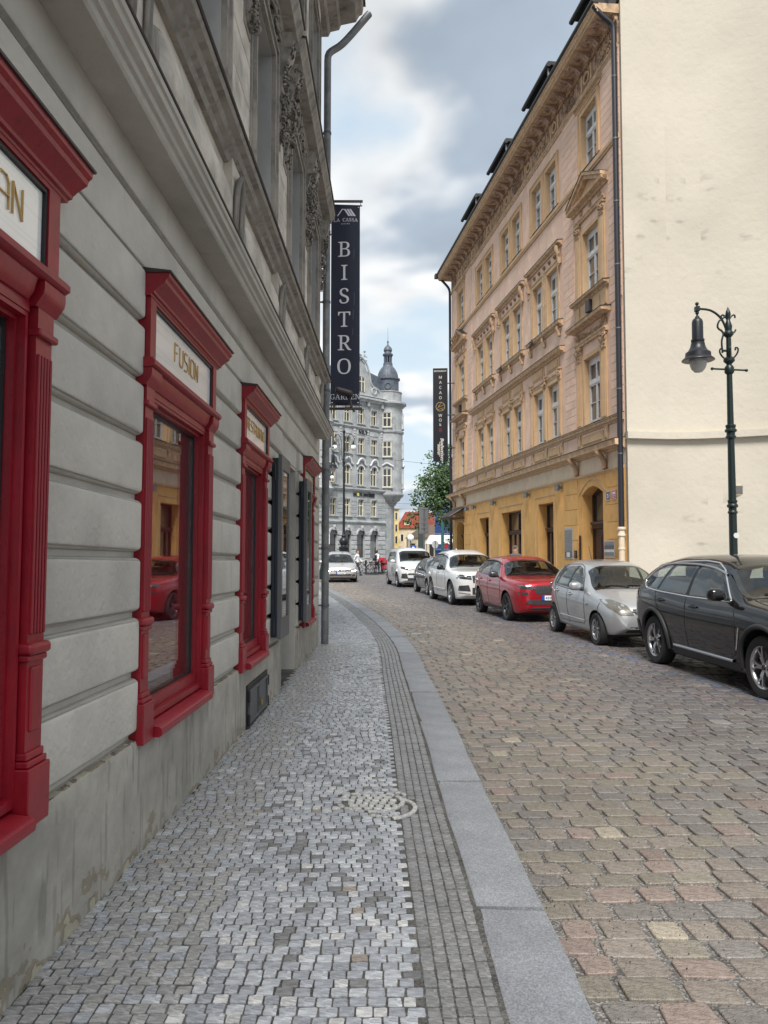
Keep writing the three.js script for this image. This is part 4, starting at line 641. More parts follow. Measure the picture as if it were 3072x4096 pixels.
  if (k === 'p1') { for (const [x, s] of [[a - 0.21, 0], [b + 0.21, 1]]) { const P = part('pilaster', p); obj('shaft', [bx(x - 0.085, x + 0.085, y0 - 0.05, y1 + 0.0, 0.001, 0.05), rbx(x - 0.05, x + 0.05, y0 + 0.05, y1 - 0.1, 0.04, 0.066, 0.006)], M.ochre, P); obj('capital', carvedCapital(x, y1 + 0.03, 0.19, 0.36, i * 5 + s + 1), M.ochreDark, P); }
    band('architrave', [[0, y1 + 0.14], [0.035, y1 + 0.14], [0.04, y1 + 0.22], [0.07, y1 + 0.24], [0.07, y1 + 0.3], [0, y1 + 0.32]], a - 0.11, b + 0.11, M.ochreDark, p);
    obj('frieze_panel', [bx(a - 0.12, b + 0.12, y1 + 0.45, y1 + 0.79, 0.001, 0.025), rbx(a + 0.0, b - 0.0, y1 + 0.50, y1 + 0.73, 0.02, 0.05, 0.008)], M.ochre, p); }
  if (k === 'p2') obj('jamb_moulding', [bx(a - 0.2, a - 0.14, y0 - 0.02, y1 + 0.2, 0.001, 0.05), bx(b + 0.14, b + 0.2, y0 - 0.02, y1 + 0.2, 0.001, 0.05), bx(a - 0.139, b + 0.139, y1 + 0.14, y1 + 0.2, 0.001, 0.05)], M.ochreDark, p);
});
// shared hoods and sills of the second floor pairs
for (const [a, b] of [[4.95, 7.51], [8.97, 11.53], [13.1, 15.71]]) {
  const p = part('window_hood', RB), y1 = 11.55;
  band('hood', [[0, y1 + 0.54], [0.05, y1 + 0.54], [0.07, y1 + 0.6], [0.17, y1 + 0.63], [0.19, y1 + 0.70], [0, y1 + 0.72]], a - 0.5, b + 0.5, M.ochreDark, p); band('hood_flashing', [[0, y1 + 0.722], [0.2, y1 + 0.702], [0.205, y1 + 0.71], [0, y1 + 0.735]], a - 0.52, b + 0.52, M.roofTin, p);
  for (let i = 0; i < 5; i++) { const x = mix(a + 0.2, b - 0.2, i / 4); obj('rosette', [blob(0.085, x, y1 + 0.37, 0.02, 1, 1, 0.55, 1), blob(0.045, x, y1 + 0.37, 0.06, 1, 1, 0.7, 1)], M.brownCornice, p); }
  for (const x of [a - 0.32, b + 0.32]) { const R = mulberry(Math.round(x * 50)), gs = [tube([[x, y1 + 0.55, 0.14], [x, y1 + 0.42, 0.16], [x, y1 + 0.2, 0.08], [x, y1 - 0.05, 0.05]], 0.075, 12, 7)]; for (let k = 0; k < 16; k++) { const g = new THREE.TorusGeometry(0.04, 0.016, 5, 8, 3); g.rotateZ(R() * 6); g.translate(x + (R() - .5) * 0.16, y1 - 0.25 + R() * 0.75, 0.07 + R() * 0.07); gs.push(g); } obj('console', gs, M.ochreDark, p); }
  const q = part('window_ledge', RB), y = 9.56; band('ledge', [[0, y - 0.22], [0.05, y - 0.22], [0.07, y - 0.16], [0.16, y - 0.13], [0.18, y - 0.03], [0, y]], a - 0.45, b + 0.45, M.ochreDark, q); band('ledge_flashing', [[0, y + 0.002], [0.19, y - 0.028], [0.195, y - 0.02], [0, y + 0.015]], a - 0.47, b + 0.47, M.roofTin, q);
  for (const x of [a - 0.2, (a + b) / 2, b + 0.2]) obj('bracket', [tube([[x, y - 0.2, 0.1], [x, y - 0.28, 0.12], [x, y - 0.42, 0.07], [x, y - 0.52, 0.05]], 0.06, 10, 7), blob(0.06, x, y - 0.5, 0.05, 1, 1, 1, 1)], M.ochreDark, q);
  if (b < 12) { const R = mulberry(9), gs = []; for (let t = 0; t < 40; t++) gs.push(rod([b - 0.3 + (R() - .5) * 0.4, y - 0.12 + (R() - .5) * .3, 0.1 + R() * .15], [b - 0.3 + (R() - .5) * 0.4, y - 0.12 + (R() - .5) * .3, 0.1 + R() * .15], 0.006, 0.006, 4)); obj('bird_nest', gs, M.darkFlashing, q); }
}
// ground floor: shop windows, doors
GF.forEach(([a, b, y0, y1, k], i) => {
  const p = part(k === 'door' || k === 'arch' ? 'entrance' : 'shop_window', RB), c = (a + b) / 2, d = -0.34;
  if (k === 'narrow' || k === 'wide') {
    obj('moulding', [bx(a - 0.28, a - 0.24, y0, y1 + 0.28, 0.001, 0.02), bx(b + 0.24, b + 0.28, y0, y1 + 0.28, 0.001, 0.02), bx(a - 0.24, b + 0.24, y1 + 0.24, y1 + 0.28, 0.001, 0.02)], M.ochre, p);
    const n = k === 'wide' ? 2 : 1, fr = [bx(a, a + 0.09, y0, y1, d - 0.07, d), bx(b - 0.09, b, y0, y1, d - 0.07, d), bx(a + 0.09, b - 0.09, y1 - 0.09, y1, d - 0.07, d), bx(a + 0.09, b - 0.09, y0, y0 + 0.3, d - 0.07, d), sweepX([[d - 0.07, 2.42], [d + 0.04, 2.42], [d + 0.05, 2.48], [d + 0.10, 2.52], [d + 0.10, 2.56], [d - 0.07, 2.6]], a + 0.09, b - 0.09)];
    if (n === 2) fr.push(bx(c - 0.06, c + 0.06, y0 + 0.3, y1 - 0.09, d - 0.07, d + 0.01)); fr.push(...[0.27, 0.73].map(t => bx(mix(a, b, t) - 0.03, mix(a, b, t) + 0.03, y0 + 0.3, 2.42, d - 0.07, d)));
    obj('frame', fr, M.wood, p);
    for (const [q0, q1] of n === 2 ? [[a + 0.09, c - 0.06], [c + 0.06, b - 0.09]] : [[a + 0.09, b - 0.09]]) for (const [h0, h1] of [[y0 + 0.3, 2.42], [2.6, y1 - 0.09]]) mesh('pane', plain(bx(q0, q1, h0, h1, d - 0.05, d - 0.044)), M.winGlass, p);
  } else {
    const rise = 0.24, sp = y1 - rise, arc = (off) => { const o = []; for (let t = 0; t <= 12; t++) { const u = t / 12; o.push([mix(a - off, b + off, u), sp + (rise + off) * Math.sin(u * Math.PI)]); } return o; };
    { const A = arc(0).reverse(); obj('arch_head', extr([[a, sp], [a, y1 + 0.001], [b, y1 + 0.001], ...A.map(([x, y]) => [x, Math.min(y, y1)]).slice(0, -1)], -0.34, -0.001), M.yellow, p); }
    obj('arch_moulding', (() => { const A = arc(0.26), B = arc(0.20).reverse(); return extr([...A, ...B], 0.001, 0.022); })(), M.ochre, p);
    obj('jamb', [bx(a - 0.001, a + 0.012, y0, sp, d, 0.001), bx(b - 0.012, b + 0.001, y0, sp, d, 0.001)].slice(0, 1), M.yellow, p);
    const f = [bx(a + 0.01, a + 0.13, y0, sp, d - 0.1, d), bx(b - 0.13, b - 0.01, y0, sp, d - 0.1, d), extr([...arc(-0.01), ...arc(-0.13).reverse()].map(([x, y]) => [x, Math.max(y, sp - 0.02)]), d - 0.1, d), sweepX([[d - 0.1, 2.42], [d + 0.05, 2.42], [d + 0.07, 2.5], [d + 0.13, 2.56], [d + 0.13, 2.62], [d - 0.1, 2.66]], a + 0.13, b - 0.13)];
    obj('frame', f, M.wood, p);
    mesh('transom_pane', plain(bx(a + 0.10, b - 0.10, 2.66, y1 - 0.02, d - 0.06, d - 0.05)), M.winGlass, p);
    for (const [q0, q1] of [[a + 0.135, c - 0.005], [c + 0.005, b - 0.135]]) { const dr = part('door', p); obj('leaf', [bx(q0, q1, y0, 2.415, d - 0.08, d - 0.03)], M.wood, dr); for (const [h0, h1] of [[0.25, 0.95], [1.05, 2.25]]) obj('door_panel', [rbx(q0 + 0.08, q1 - 0.08, h0, h1, d - 0.04, d - 0.012, 0.01), rbx(q0 + 0.14, q1 - 0.14, h0 + 0.08, h1 - 0.08, d - 0.02, d + 0.002, 0.01)], M.wood, dr); obj('handle', rod([q0 === c + 0.005 ? q0 + 0.04 : q1 - 0.04, 1.15, d + 0.02], [q0 === c + 0.005 ? q0 + 0.04 : q1 - 0.04, 1.35, d + 0.02], 0.012), M.zinc, dr); }
  }
});
// corbels under the main ledge
for (const x of [1.22, 3.36, 18.35, 20.6]) { const c = part('corbel', RB); obj('scroll', [tube([[x, 4.66, 0.30], [x, 4.60, 0.27], [x, 4.52, 0.20], [x, 4.40, 0.10], [x, 4.25, 0.07], [x, 4.14, 0.06]], 0.085, 16, 8), ...[0, 1, 2, 3, 4].map(i => { const g = tori(0.07 - i * 0.006, 0.018, 12, 5); g.rotateY(Math.PI / 2); g.translate(x + (i - 2) * 0.03, 4.57, 0.24); return g; }), blob(0.08, x, 4.16, 0.07, 0.9, 1, 1, 1)], M.ochreDark, c); }
// rainwater pipes
{
  const P = part('rainwater_pipe', RB), x = -0.02, z = 0.14; obj('pipe', [rod([x, 2.35, z], [x, 16.4, z], 0.075, 0.075, 14), tube([[x, 16.35, z], [x, 16.6, z + 0.03], [x + 0.02, 16.85, z + 0.3], [x + 0.05, 17.15, z + 0.56]], 0.075, 16, 12)], M.darkPipe, P); obj('iron_foot', [rod([x, 0.1, z], [x, 2.25, z], 0.085, 0.085, 14), lathe([[0.085, 2.1], [0.11, 2.13], [0.11, 2.17], [0.09, 2.2], [0.09, 2.28], [0.12, 2.31], [0.12, 2.36], [0.08, 2.38]], 16, x, 0, z), lathe([[0.085, 1.75], [0.1, 1.76], [0.1, 1.8], [0.085, 1.81]], 16, x, 0, z)], M.cream, P);
  for (const y of [4.4, 6.2, 7.9, 9.7, 11.5, 13.3, 15.1]) obj('clamp', lathe([[0.075, -0.015], [0.083, -0.015], [0.083, 0.015], [0.075, 0.015]], 14, x, y, z), M.zinc, P);
  const Q = part('rainwater_pipe', RB), x2 = RL + 0.05; obj('pipe', [rod([x2, 0.2, 0.1], [x2, 16.2, 0.1], 0.07, 0.07, 12), tube([[x2, 16.15, 0.1], [x2 + 0.05, 16.4, 0.15], [x2 + 0.4, 17.05, 0.55], [x2 + 0.45, 17.25, 0.72]], 0.07, 12, 10), bx(x2 + 0.3, x2 + 0.62, 17.1, 17.32, 0.55, 0.86)], M.darkPipe, Q);
}

// everything above is written with x growing away from the camera; turn it so that z points out to the street
function mirrorX(root) { root.traverse(o => { if (!o.isMesh) return; let g = o.geometry.index ? o.geometry.toNonIndexed() : o.geometry; for (const k of ['position', 'normal']) { const a = g.attributes[k]; for (let i = 0; i < a.count; i++) a.setX(i, -a.getX(i)); } for (const k of Object.keys(g.attributes)) { const a = g.attributes[k], n = a.itemSize, r = a.array; for (let i = 0; i + 2 < a.count; i += 3) for (let j = 0; j < n; j++) { const t = r[(i + 1) * n + j]; r[(i + 1) * n + j] = r[(i + 2) * n + j]; r[(i + 2) * n + j] = t; } } o.geometry = g; }); }
mirrorX(RB);
// ---------------------------------------------------------------- plaster wall at the right edge
M.beige = std({ color: lin(0.62, 0.57, 0.475), map: tex(1024, (u, v) => { const a = fbm(u * 5, v * 5, 301, 6, 5), s = sstep(0.60, 0.74, fbm(u * 12, v * 26, 305, 4, 0)) * sstep(0.5, 0.62, fbm(u * 4, v * 4, 309, 3, 4)) * (u > .02 && u < .98 && v > .02 && v < .98 ? 1 : 0); const t = 0.93 + 0.12 * (a - 0.5) - 0.11 * s; return [255 * t, 254 * t, 253 * (t + 0.01 * s)]; }, true, 9), bumpMap: reliefCoarse, bumpScale: 0.008, roughness: 0.9 });
{
  const w = thing('plaster_wall', 'tall blank beige plaster wall with a ledge beside the yellow house', 'wall', [0, 0, 0]);
  const front = [[6.655, -20.84], [7.3, -20.95], [7.9, -21.02], [8.6, -20.95], [9.4, -20.7], [10.3, -20.3], [11.6, -19.6], [14.5, -18.0]];
  const prism = (off, y0, y1, a = 0, b = front.length - 1, back = null) => { const f = front.slice(a, b + 1).map(([x, z]) => [x - off * 0.2, -(z + off)]); const bk = back != null ? front.slice(a, b + 1).map(([x, z]) => [x, -(z + back)]).reverse() : [[16, 25], [6.95, 25]]; const g = extr([...f, ...bk], y0, y1); g.rotateX(-Math.PI / 2); return toCreasedNormals(g, 0.5); };
  obj('lower_face', prism(0.05, -0.1, 4.78), M.beige, w); obj('upper_face', prism(0, 4.99, 22), M.beige, w);
  obj('ledge', [prism(0.20, 4.781, 4.955), prism(0.14, 4.956, 4.989)], M.beige, w);
  obj('buttress', prism(0.035, 4.991, 22, 0, 2, -0.01), M.beige, w);
  const vg = part('vent', w); obj('frame', [bx(9.42, 9.70, 3.22, 3.5, -20.58, -20.55)], M.cream, vg); for (let i = 0; i < 7; i++) obj('slat', bx(9.45, 9.67, 3.25 + i * 0.034, 3.268 + i * 0.034, -20.55, -20.535), M.zinc, vg);
}
// ---------------------------------------------------------------- street lamps
M.lampGreen = std({ color: lin(0.010, 0.020, 0.018), roughness: 0.38, metalness: 0.2, bumpMap: reliefFine, bumpScale: 0.002 });
M.lampBlack = std({ color: lin(0.018, 0.02, 0.024), roughness: 0.4, metalness: 0.2 });
M.milk = phy({ color: lin(0.55, 0.53, 0.50), roughness: 0.25, transmission: 0.25, thickness: 0 });
function bellLamp(o, x, y, z, k = 1) { // hanging bell, y = lower rim
  obj('lamp_bell', [lathe([[0.0, 0.80], [0.03, 0.80], [0.05, 0.76], [0.085, 0.73], [0.10, 0.68], [0.102, 0.36], [0.12, 0.35], [0.12, 0.315], [0.108, 0.30], [0.125, 0.285], [0.125, 0.26], [0.14, 0.20], [0.18, 0.13], [0.225, 0.10], [0.232, 0.02], [0.29, -0.03], [0.295, -0.045], [0.285, -0.05], [0.16, -0.03], [0.0, -0.02]].map(([r, h]) => [r * k, h * k]), 28, x, y, z)], M.lampBlack, o);
  obj('lamp_hook', [rod([x, y + 0.78 * k, z], [x, y + 1.0 * k, z], 0.018 * k), blob(0.035 * k, x, y + 0.86 * k, z), blob(0.035 * k, x, y + 0.92 * k, z)], M.lampBlack, o);
  obj('lamp_glass', lathe([[0.15, 0.0], [0.155, -0.05], [0.15, -0.13], [0.12, -0.21], [0.07, -0.265], [0.0, -0.28]].map(([r, h]) => [r * k, h * k]), 24, x, y, z), M.milk, o);
}
function bellPost(label, x, z, h, dir, sticker) {
  const o = thing('street_lamp', label, 'street lamp', [x, 0, z]), f = h / 6.25;
  obj('post', [lathe([[0, 0.1], [0.19, 0.1], [0.19, 0.5], [0.14, 0.62], [0.10, 0.75], [0.076, 0.9], [0.070, 2.5], [0.060, 3.8], [0.050, 5.0], [0.044, 5.75], [0.0, 5.75]].map(([r, y]) => [r, y * f]), 20)], M.lampGreen, o);
  for (const y of [2.52, 3.92]) obj('collar', lathe([[0.078, -0.13], [0.105, -0.12], [0.105, -0.09], [0.085, -0.07], [0.085, -0.02], [0.12, 0.0], [0.12, 0.03], [0.09, 0.06], [0.105, 0.1], [0.10, 0.125], [0.07, 0.13]].map(([r, t]) => [r * (y > 3 ? 0.88 : 0.82), (y + t) * f]), 20), M.lampGreen, o);
  obj('ladder_bar', [rod([-0.32, 5.10 * f, 0], [0.32, 5.07 * f, 0], 0.017), blob(0.03, -0.32, 5.1 * f, 0), blob(0.03, 0.32, 5.07 * f, 0), lathe([[0.06, 5.0], [0.085, 5.03], [0.085, 5.12], [0.06, 5.16]].map(([r, y]) => [r, y * f]), 16)], M.lampGreen, o);
  obj('crown_leaves', [lathe([[0.06, 5.2], [0.10, 5.24], [0.10, 5.28], [0.065, 5.32]].map(([r, y]) => [r, y * f]), 16), ...[0, 1, 2, 3].map(i => { const a = i * 1.57 + 0.3, c = Math.cos(a), s = Math.sin(a); return tube([[c * 0.06, 5.28 * f, s * 0.06], [c * 0.13, 5.36 * f, s * 0.13], [c * 0.16, 5.46 * f, s * 0.16], [c * 0.12, 5.5 * f, s * 0.12], [c * 0.11, 5.44 * f, s * 0.11]], 0.016, 12, 6); })], M.lampGreen, o);
  obj('finial', [lathe([[0.055, 5.7], [0.09, 5.74], [0.09, 5.78], [0.06, 5.82], [0.07, 5.9], [0.04, 6.0], [0.025, 6.05], [0.05, 6.12], [0.04, 6.18], [0.0, 6.28]].map(([r, y]) => [r, y * f]), 16), ...[-1, 1].map(s => tube([[0, 6.0 * f, 0], [s * 0.07, 6.1 * f, 0], [s * 0.12, 6.12 * f, 0], [s * 0.13, 6.06 * f, 0]], 0.016, 10, 6)), ...[-1, 1].map(s => tube([[0, 5.76 * f, 0], [s * 0.1, 5.78 * f, 0], [s * 0.14, 5.84 * f, 0]], 0.016, 10, 6))], M.lampGreen, o);
  const d = dir, X = t => t * d;
  obj('arm', [tube([[X(0.02), 5.8 * f, 0], [X(0.14), 6.06 * f, 0], [X(0.32), 6.2 * f, 0], [X(0.58), 6.24 * f, 0]], 0.022, 24, 8), tube([[X(0.12), 5.4 * f, 0], [X(0.13), 5.62 * f, 0], [X(0.10), 5.78 * f, 0], [X(0.20), 5.88 * f, 0], [X(0.17), 6.0 * f, 0], [X(0.06), 6.08 * f, 0]], 0.018, 24, 7), rod([X(0.05), 5.44 * f, 0], [X(0.13), 5.44 * f, 0], 0.022), rbx(Math.min(X(0.54), X(0.62)), Math.max(X(0.54), X(0.62)), 6.18 * f, 6.28 * f, -0.05, 0.05, 0.012), blob(0.035, X(0.58), 6.33 * f, 0)], M.lampGreen, o);
  bellLamp(o, X(0.58), 5.30 * f, 0);
  if (sticker) { const g = new THREE.CylinderGeometry(0.05, 0.05, 0.004, 20); g.rotateX(Math.PI / 2); g.translate(0.02, 2.0, 0.083); obj('sticker', g, std({ color: lin(0.6, 0.6, 0.6), roughness: 0.6 }), o); }
  return o;
}
bellPost('dark green street lamp with one hanging bell, before the beige wall', 6.47, -14.2, 6.28, -1, true);
bellPost('street lamp whose bell hangs beyond the end of the grey building', -3.95, -44, 7.75, 1, false).position.x = -3.52;
M.globe = phy({ color: lin(0.85, 0.85, 0.84), roughness: 0.3 });
function candelabra(label, x, z, h) {
  const o = thing('twin_lamp', label, 'street lamp', [x, 0, z], 0, 'cast iron twin lamps on the square'), f = h / 10.5, T = 8.4;
  obj('pedestal', lathe([[0, 0], [0.34, 0], [0.34, 0.8], [0.3, 0.9], [0.28, 1.6], [0.33, 1.9], [0.35, 2.0], [0.22, 2.08], [0.2, 2.15], [0.3, 2.3], [0.31, 2.45], [0.24, 2.6], [0.15, 2.68], [0.17, 2.78], [0.11, 2.85], [0.09, 3.2]].map(([r, y]) => [r, y * f]), 20), M.lampBlack, o);
  obj('post', [lathe([[0.09, 3.2], [0.075, 6], [0.06, 9.8], [0.1, 9.85], [0.1, 9.95], [0.03, 10.0], [0.02, 10.4], [0, 10.55]].map(([r, y]) => [r, y * f]), 16)], M.lampBlack, o);
  for (const s of [-1, 1]) { const a = part('arm', o), t = [[s * 0.05, 7.6], [s * 0.14, 8.2], [s * 0.16, 8.9], [s * 0.22, 9.4], [s * 0.42, 9.72], [s * 0.62, 9.6], [s * 0.72, 9.35], [s * 0.64, 9.25]].map(([q, y]) => [q, y * f, 0]); const sp = []; for (let i = 0; i < 7; i++) { const g = tori(0.06 + (i % 3) * 0.02, 0.011, 12, 5); g.translate(s * (0.13 + i * 0.06), (8.0 + i * 0.22) * f, 0); sp.push(g); } sp.push(tube([[s * 0.06, 7.5 * f, 0], [s * 0.3, 8.0 * f, 0], [s * 0.25, 8.6 * f, 0], [s * 0.4, 9.4 * f, 0]], 0.012, 16, 5)); obj('bracket', [tube(t, 0.022, 28, 6), ...sp], M.lampBlack, a); obj('lamp_cap', lathe([[0.02, 9.25], [0.06, 9.2], [0.06, 9.1], [0.1, 9.06], [0.1, 8.98], [0.07, 8.95], [0.0, 8.95]].map(([r, y]) => [r, y * f]), 14, s * 0.64, 0, 0), M.lampBlack, a); const g = new THREE.SphereGeometry(0.19, 20, 16); g.scale(1, 1.05, 1); g.translate(s * 0.64, 8.80 * f, 0); obj('globe', g, M.globe, a); }
  return o;
}
candelabra('tall twin globe lamp rising behind the oncoming silver car', -2.73, -52, 10.5);
candelabra('farther twin globe lamp half hidden by the rainwater pipe', -5.6, -73, 10.5);
// ---------------------------------------------------------------- hanging signs
function flatPanel(w, h, m) { const g = new THREE.PlaneGeometry(w, h); return g; }
{
  const o = thing('banner', 'tall dark navy banner with white vertical lettering on the grey building', 'banner', [-0.715, 0, -13.95]);
  const t = canvas(256, 1806, (c, w, h) => {
    c.fillStyle = '#171d31'; c.fillRect(0, 0, w, h); c.fillStyle = '#c9c9cf'; c.strokeStyle = '#c9c9cf'; c.textAlign = 'center'; c.textBaseline = 'alphabetic';
    c.lineWidth = 9; c.beginPath(); c.moveTo(56, 98); c.lineTo(98, 38); c.lineTo(112, 38); c.stroke(); for (let i = 0; i < 3; i++) { c.beginPath(); const x = 112 + i * 24; c.moveTo(x, 36); c.lineTo(x + 16, 36); c.lineTo(x + 60, 100); c.lineTo(x + 40, 100); c.fill(); }
    c.font = '44px serif'; c.fillText('LA  CASSA', 128, 150); c.font = 'bold 15px serif'; c.fillText('B I S T R O', 128, 176);
    c.font = '190px serif'; [...'BISTRO'].forEach((l, i) => c.fillText(l, 118, 470 + i * 212)); c.font = '64px serif'; c.fillText('GARDEN', 128, 1760);
    c.fillStyle = '#e8e8ea'; for (const [x, y] of [[14, 16], [242, 16], [14, 1790], [242, 1790]]) { c.beginPath(); c.arc(x, y, 5, 0, 7); c.fill(); }
    c.strokeStyle = 'rgba(190,195,205,0.5)'; c.lineWidth = 2; for (const [x, y, l] of [[205, 400, 90], [208, 800, 120], [200, 950, 90], [196, 1120, 60]]) { c.beginPath(); c.moveTo(x, y); c.lineTo(x - 4, y + l); c.stroke(); }
  });
  M.banner = std({ map: t, roughness: 0.75 });
  const W = 0.535, H = 3.74, y0 = 4.40; const g = new THREE.BoxGeometry(W, H, 0.006, 10, 40, 1); const p = g.attributes.position; for (let i = 0; i < p.count; i++) p.setZ(i, p.getZ(i) + 0.012 * Math.sin(p.getX(i) * 11 + p.getY(i) * 0.6)); g.computeVertexNormals(); g.translate(0, y0 + H / 2, 0);
  mesh('cloth', plain(g), M.banner, o);
  obj('top_rod', [rod([-0.30, y0 + H + 0.01, 0], [0.31, y0 + H - 0.01, 0], 0.012), rbx(-0.45, 0.32, y0 + H + 0.055, y0 + H + 0.095, -0.02, 0.02, 0.005), rod([0.28, y0 + H - 0.02, 0], [0.28, y0 + H + 0.08, 0], 0.006)], M.darkFlashing, o);
  obj('bottom_rod', [rod([-0.34, y0 - 0.005, 0], [0.31, y0 - 0.01, 0], 0.012), rbx(-0.5, 0.31, y0 - 0.10, y0 - 0.055, -0.022, 0.022, 0.005), rod([0.26, y0 - 0.01, 0], [0.26, y0 - 0.09, 0], 0.006)], M.darkFlashing, o);
  const f = thing('floodlight', 'small black floodlight on the bar below the banner', 'floodlight', [-0.66, 4.38, -13.7]);
  obj('housing', (() => { const g = rbx(-0.16, 0.16, -0.05, 0.06, -0.12, 0.12, 0.05, 4); g.rotateZ(-0.28); g.translate(-0.06, 0.19, 0); return g; })(), M.darkFlashing, f); obj('stem', [tube([[0, 0.12, 0], [0.05, 0.04, 0], [0.07, -0.06, 0], [0.13, -0.16, 0]], 0.022, 10, 8), rbx(-0.06, 0.12, -0.12, -0.1, -0.03, 0.03, 0.008)], M.darkFlashing, f);
}
{
  const o = thing('restaurant_sign', 'narrow black sign box with gold lettering at the far corner of the yellow house', 'sign', [3.08, 0, -41.5], Math.atan(0.1357) * -1 + 0.05);
  const t = canvas(256, 1650, (c, w, h) => {
    c.fillStyle = '#0c0d16'; c.fillRect(0, 0, w, h); c.textAlign = 'center'; c.fillStyle = '#d8d3c6'; c.font = 'bold 36px sans-serif'; c.fillText('RESTAURANT', 128, 56);
    c.font = '72px sans-serif'; [...'MACAO'].forEach((l, i) => c.fillText(l, 130, 180 + i * 92)); c.strokeStyle = '#c2a36a'; c.lineWidth = 7; c.beginPath(); c.arc(128, 682, 78, 0, 7); c.stroke(); c.lineWidth = 5;
    for (const q of [[60, 720, 110, 690, 120, 640], [110, 690, 160, 660, 195, 650], [120, 640, 140, 620, 150, 616], [75, 740, 130, 720, 190, 700], [140, 720, 170, 740, 180, 744], [95, 690, 100, 670, 92, 655]]) { c.beginPath(); c.moveTo(q[0], q[1]); c.quadraticCurveTo(q[2], q[3], q[4], q[5]); c.stroke(); }
    c.fillStyle = '#d8d3c6'; [...'WOk'].forEach((l, i) => c.fillText(l, 126, 866 + i * 82)); c.fillStyle = '#6e1620'; c.fillRect(104, 1072, 48, 60); c.fillStyle = '#0c0d16'; c.fillRect(112, 1084, 32, 6); c.fillRect(112, 1104, 32, 6); c.fillRect(120, 1116, 14, 10);
    c.save(); c.translate(118, 1240); c.rotate(Math.PI / 2); c.textAlign = 'left'; c.fillStyle = '#e2ddd0'; c.font = 'italic bold 78px serif'; c.fillText('Budweiser', 0, -12); c.font = 'italic bold 52px serif'; c.fillText('Budvar', 110, 42); c.fillRect(70, 2, 270, 6); c.restore();
  });
  M.macao = std({ map: t, roughness: 0.4 });
  obj('box', rbx(-0.40, 0.40, 6.6, 11.72, -0.09, 0.09, 0.01), M.blackTrim, o); { const g = new THREE.PlaneGeometry(0.78, 5.06); g.translate(0, 9.16, 0.095); mesh('face', g, M.macao, o); }
  for (const y of [10.9, 9.15, 7.35]) obj('bracket', [rod([0.40, y, 0], [0.86, y, 0], 0.03), rbx(0.80, 0.88, y - 0.09, y + 0.09, -0.07, 0.07, 0.02)], M.darkPipe, o);
}
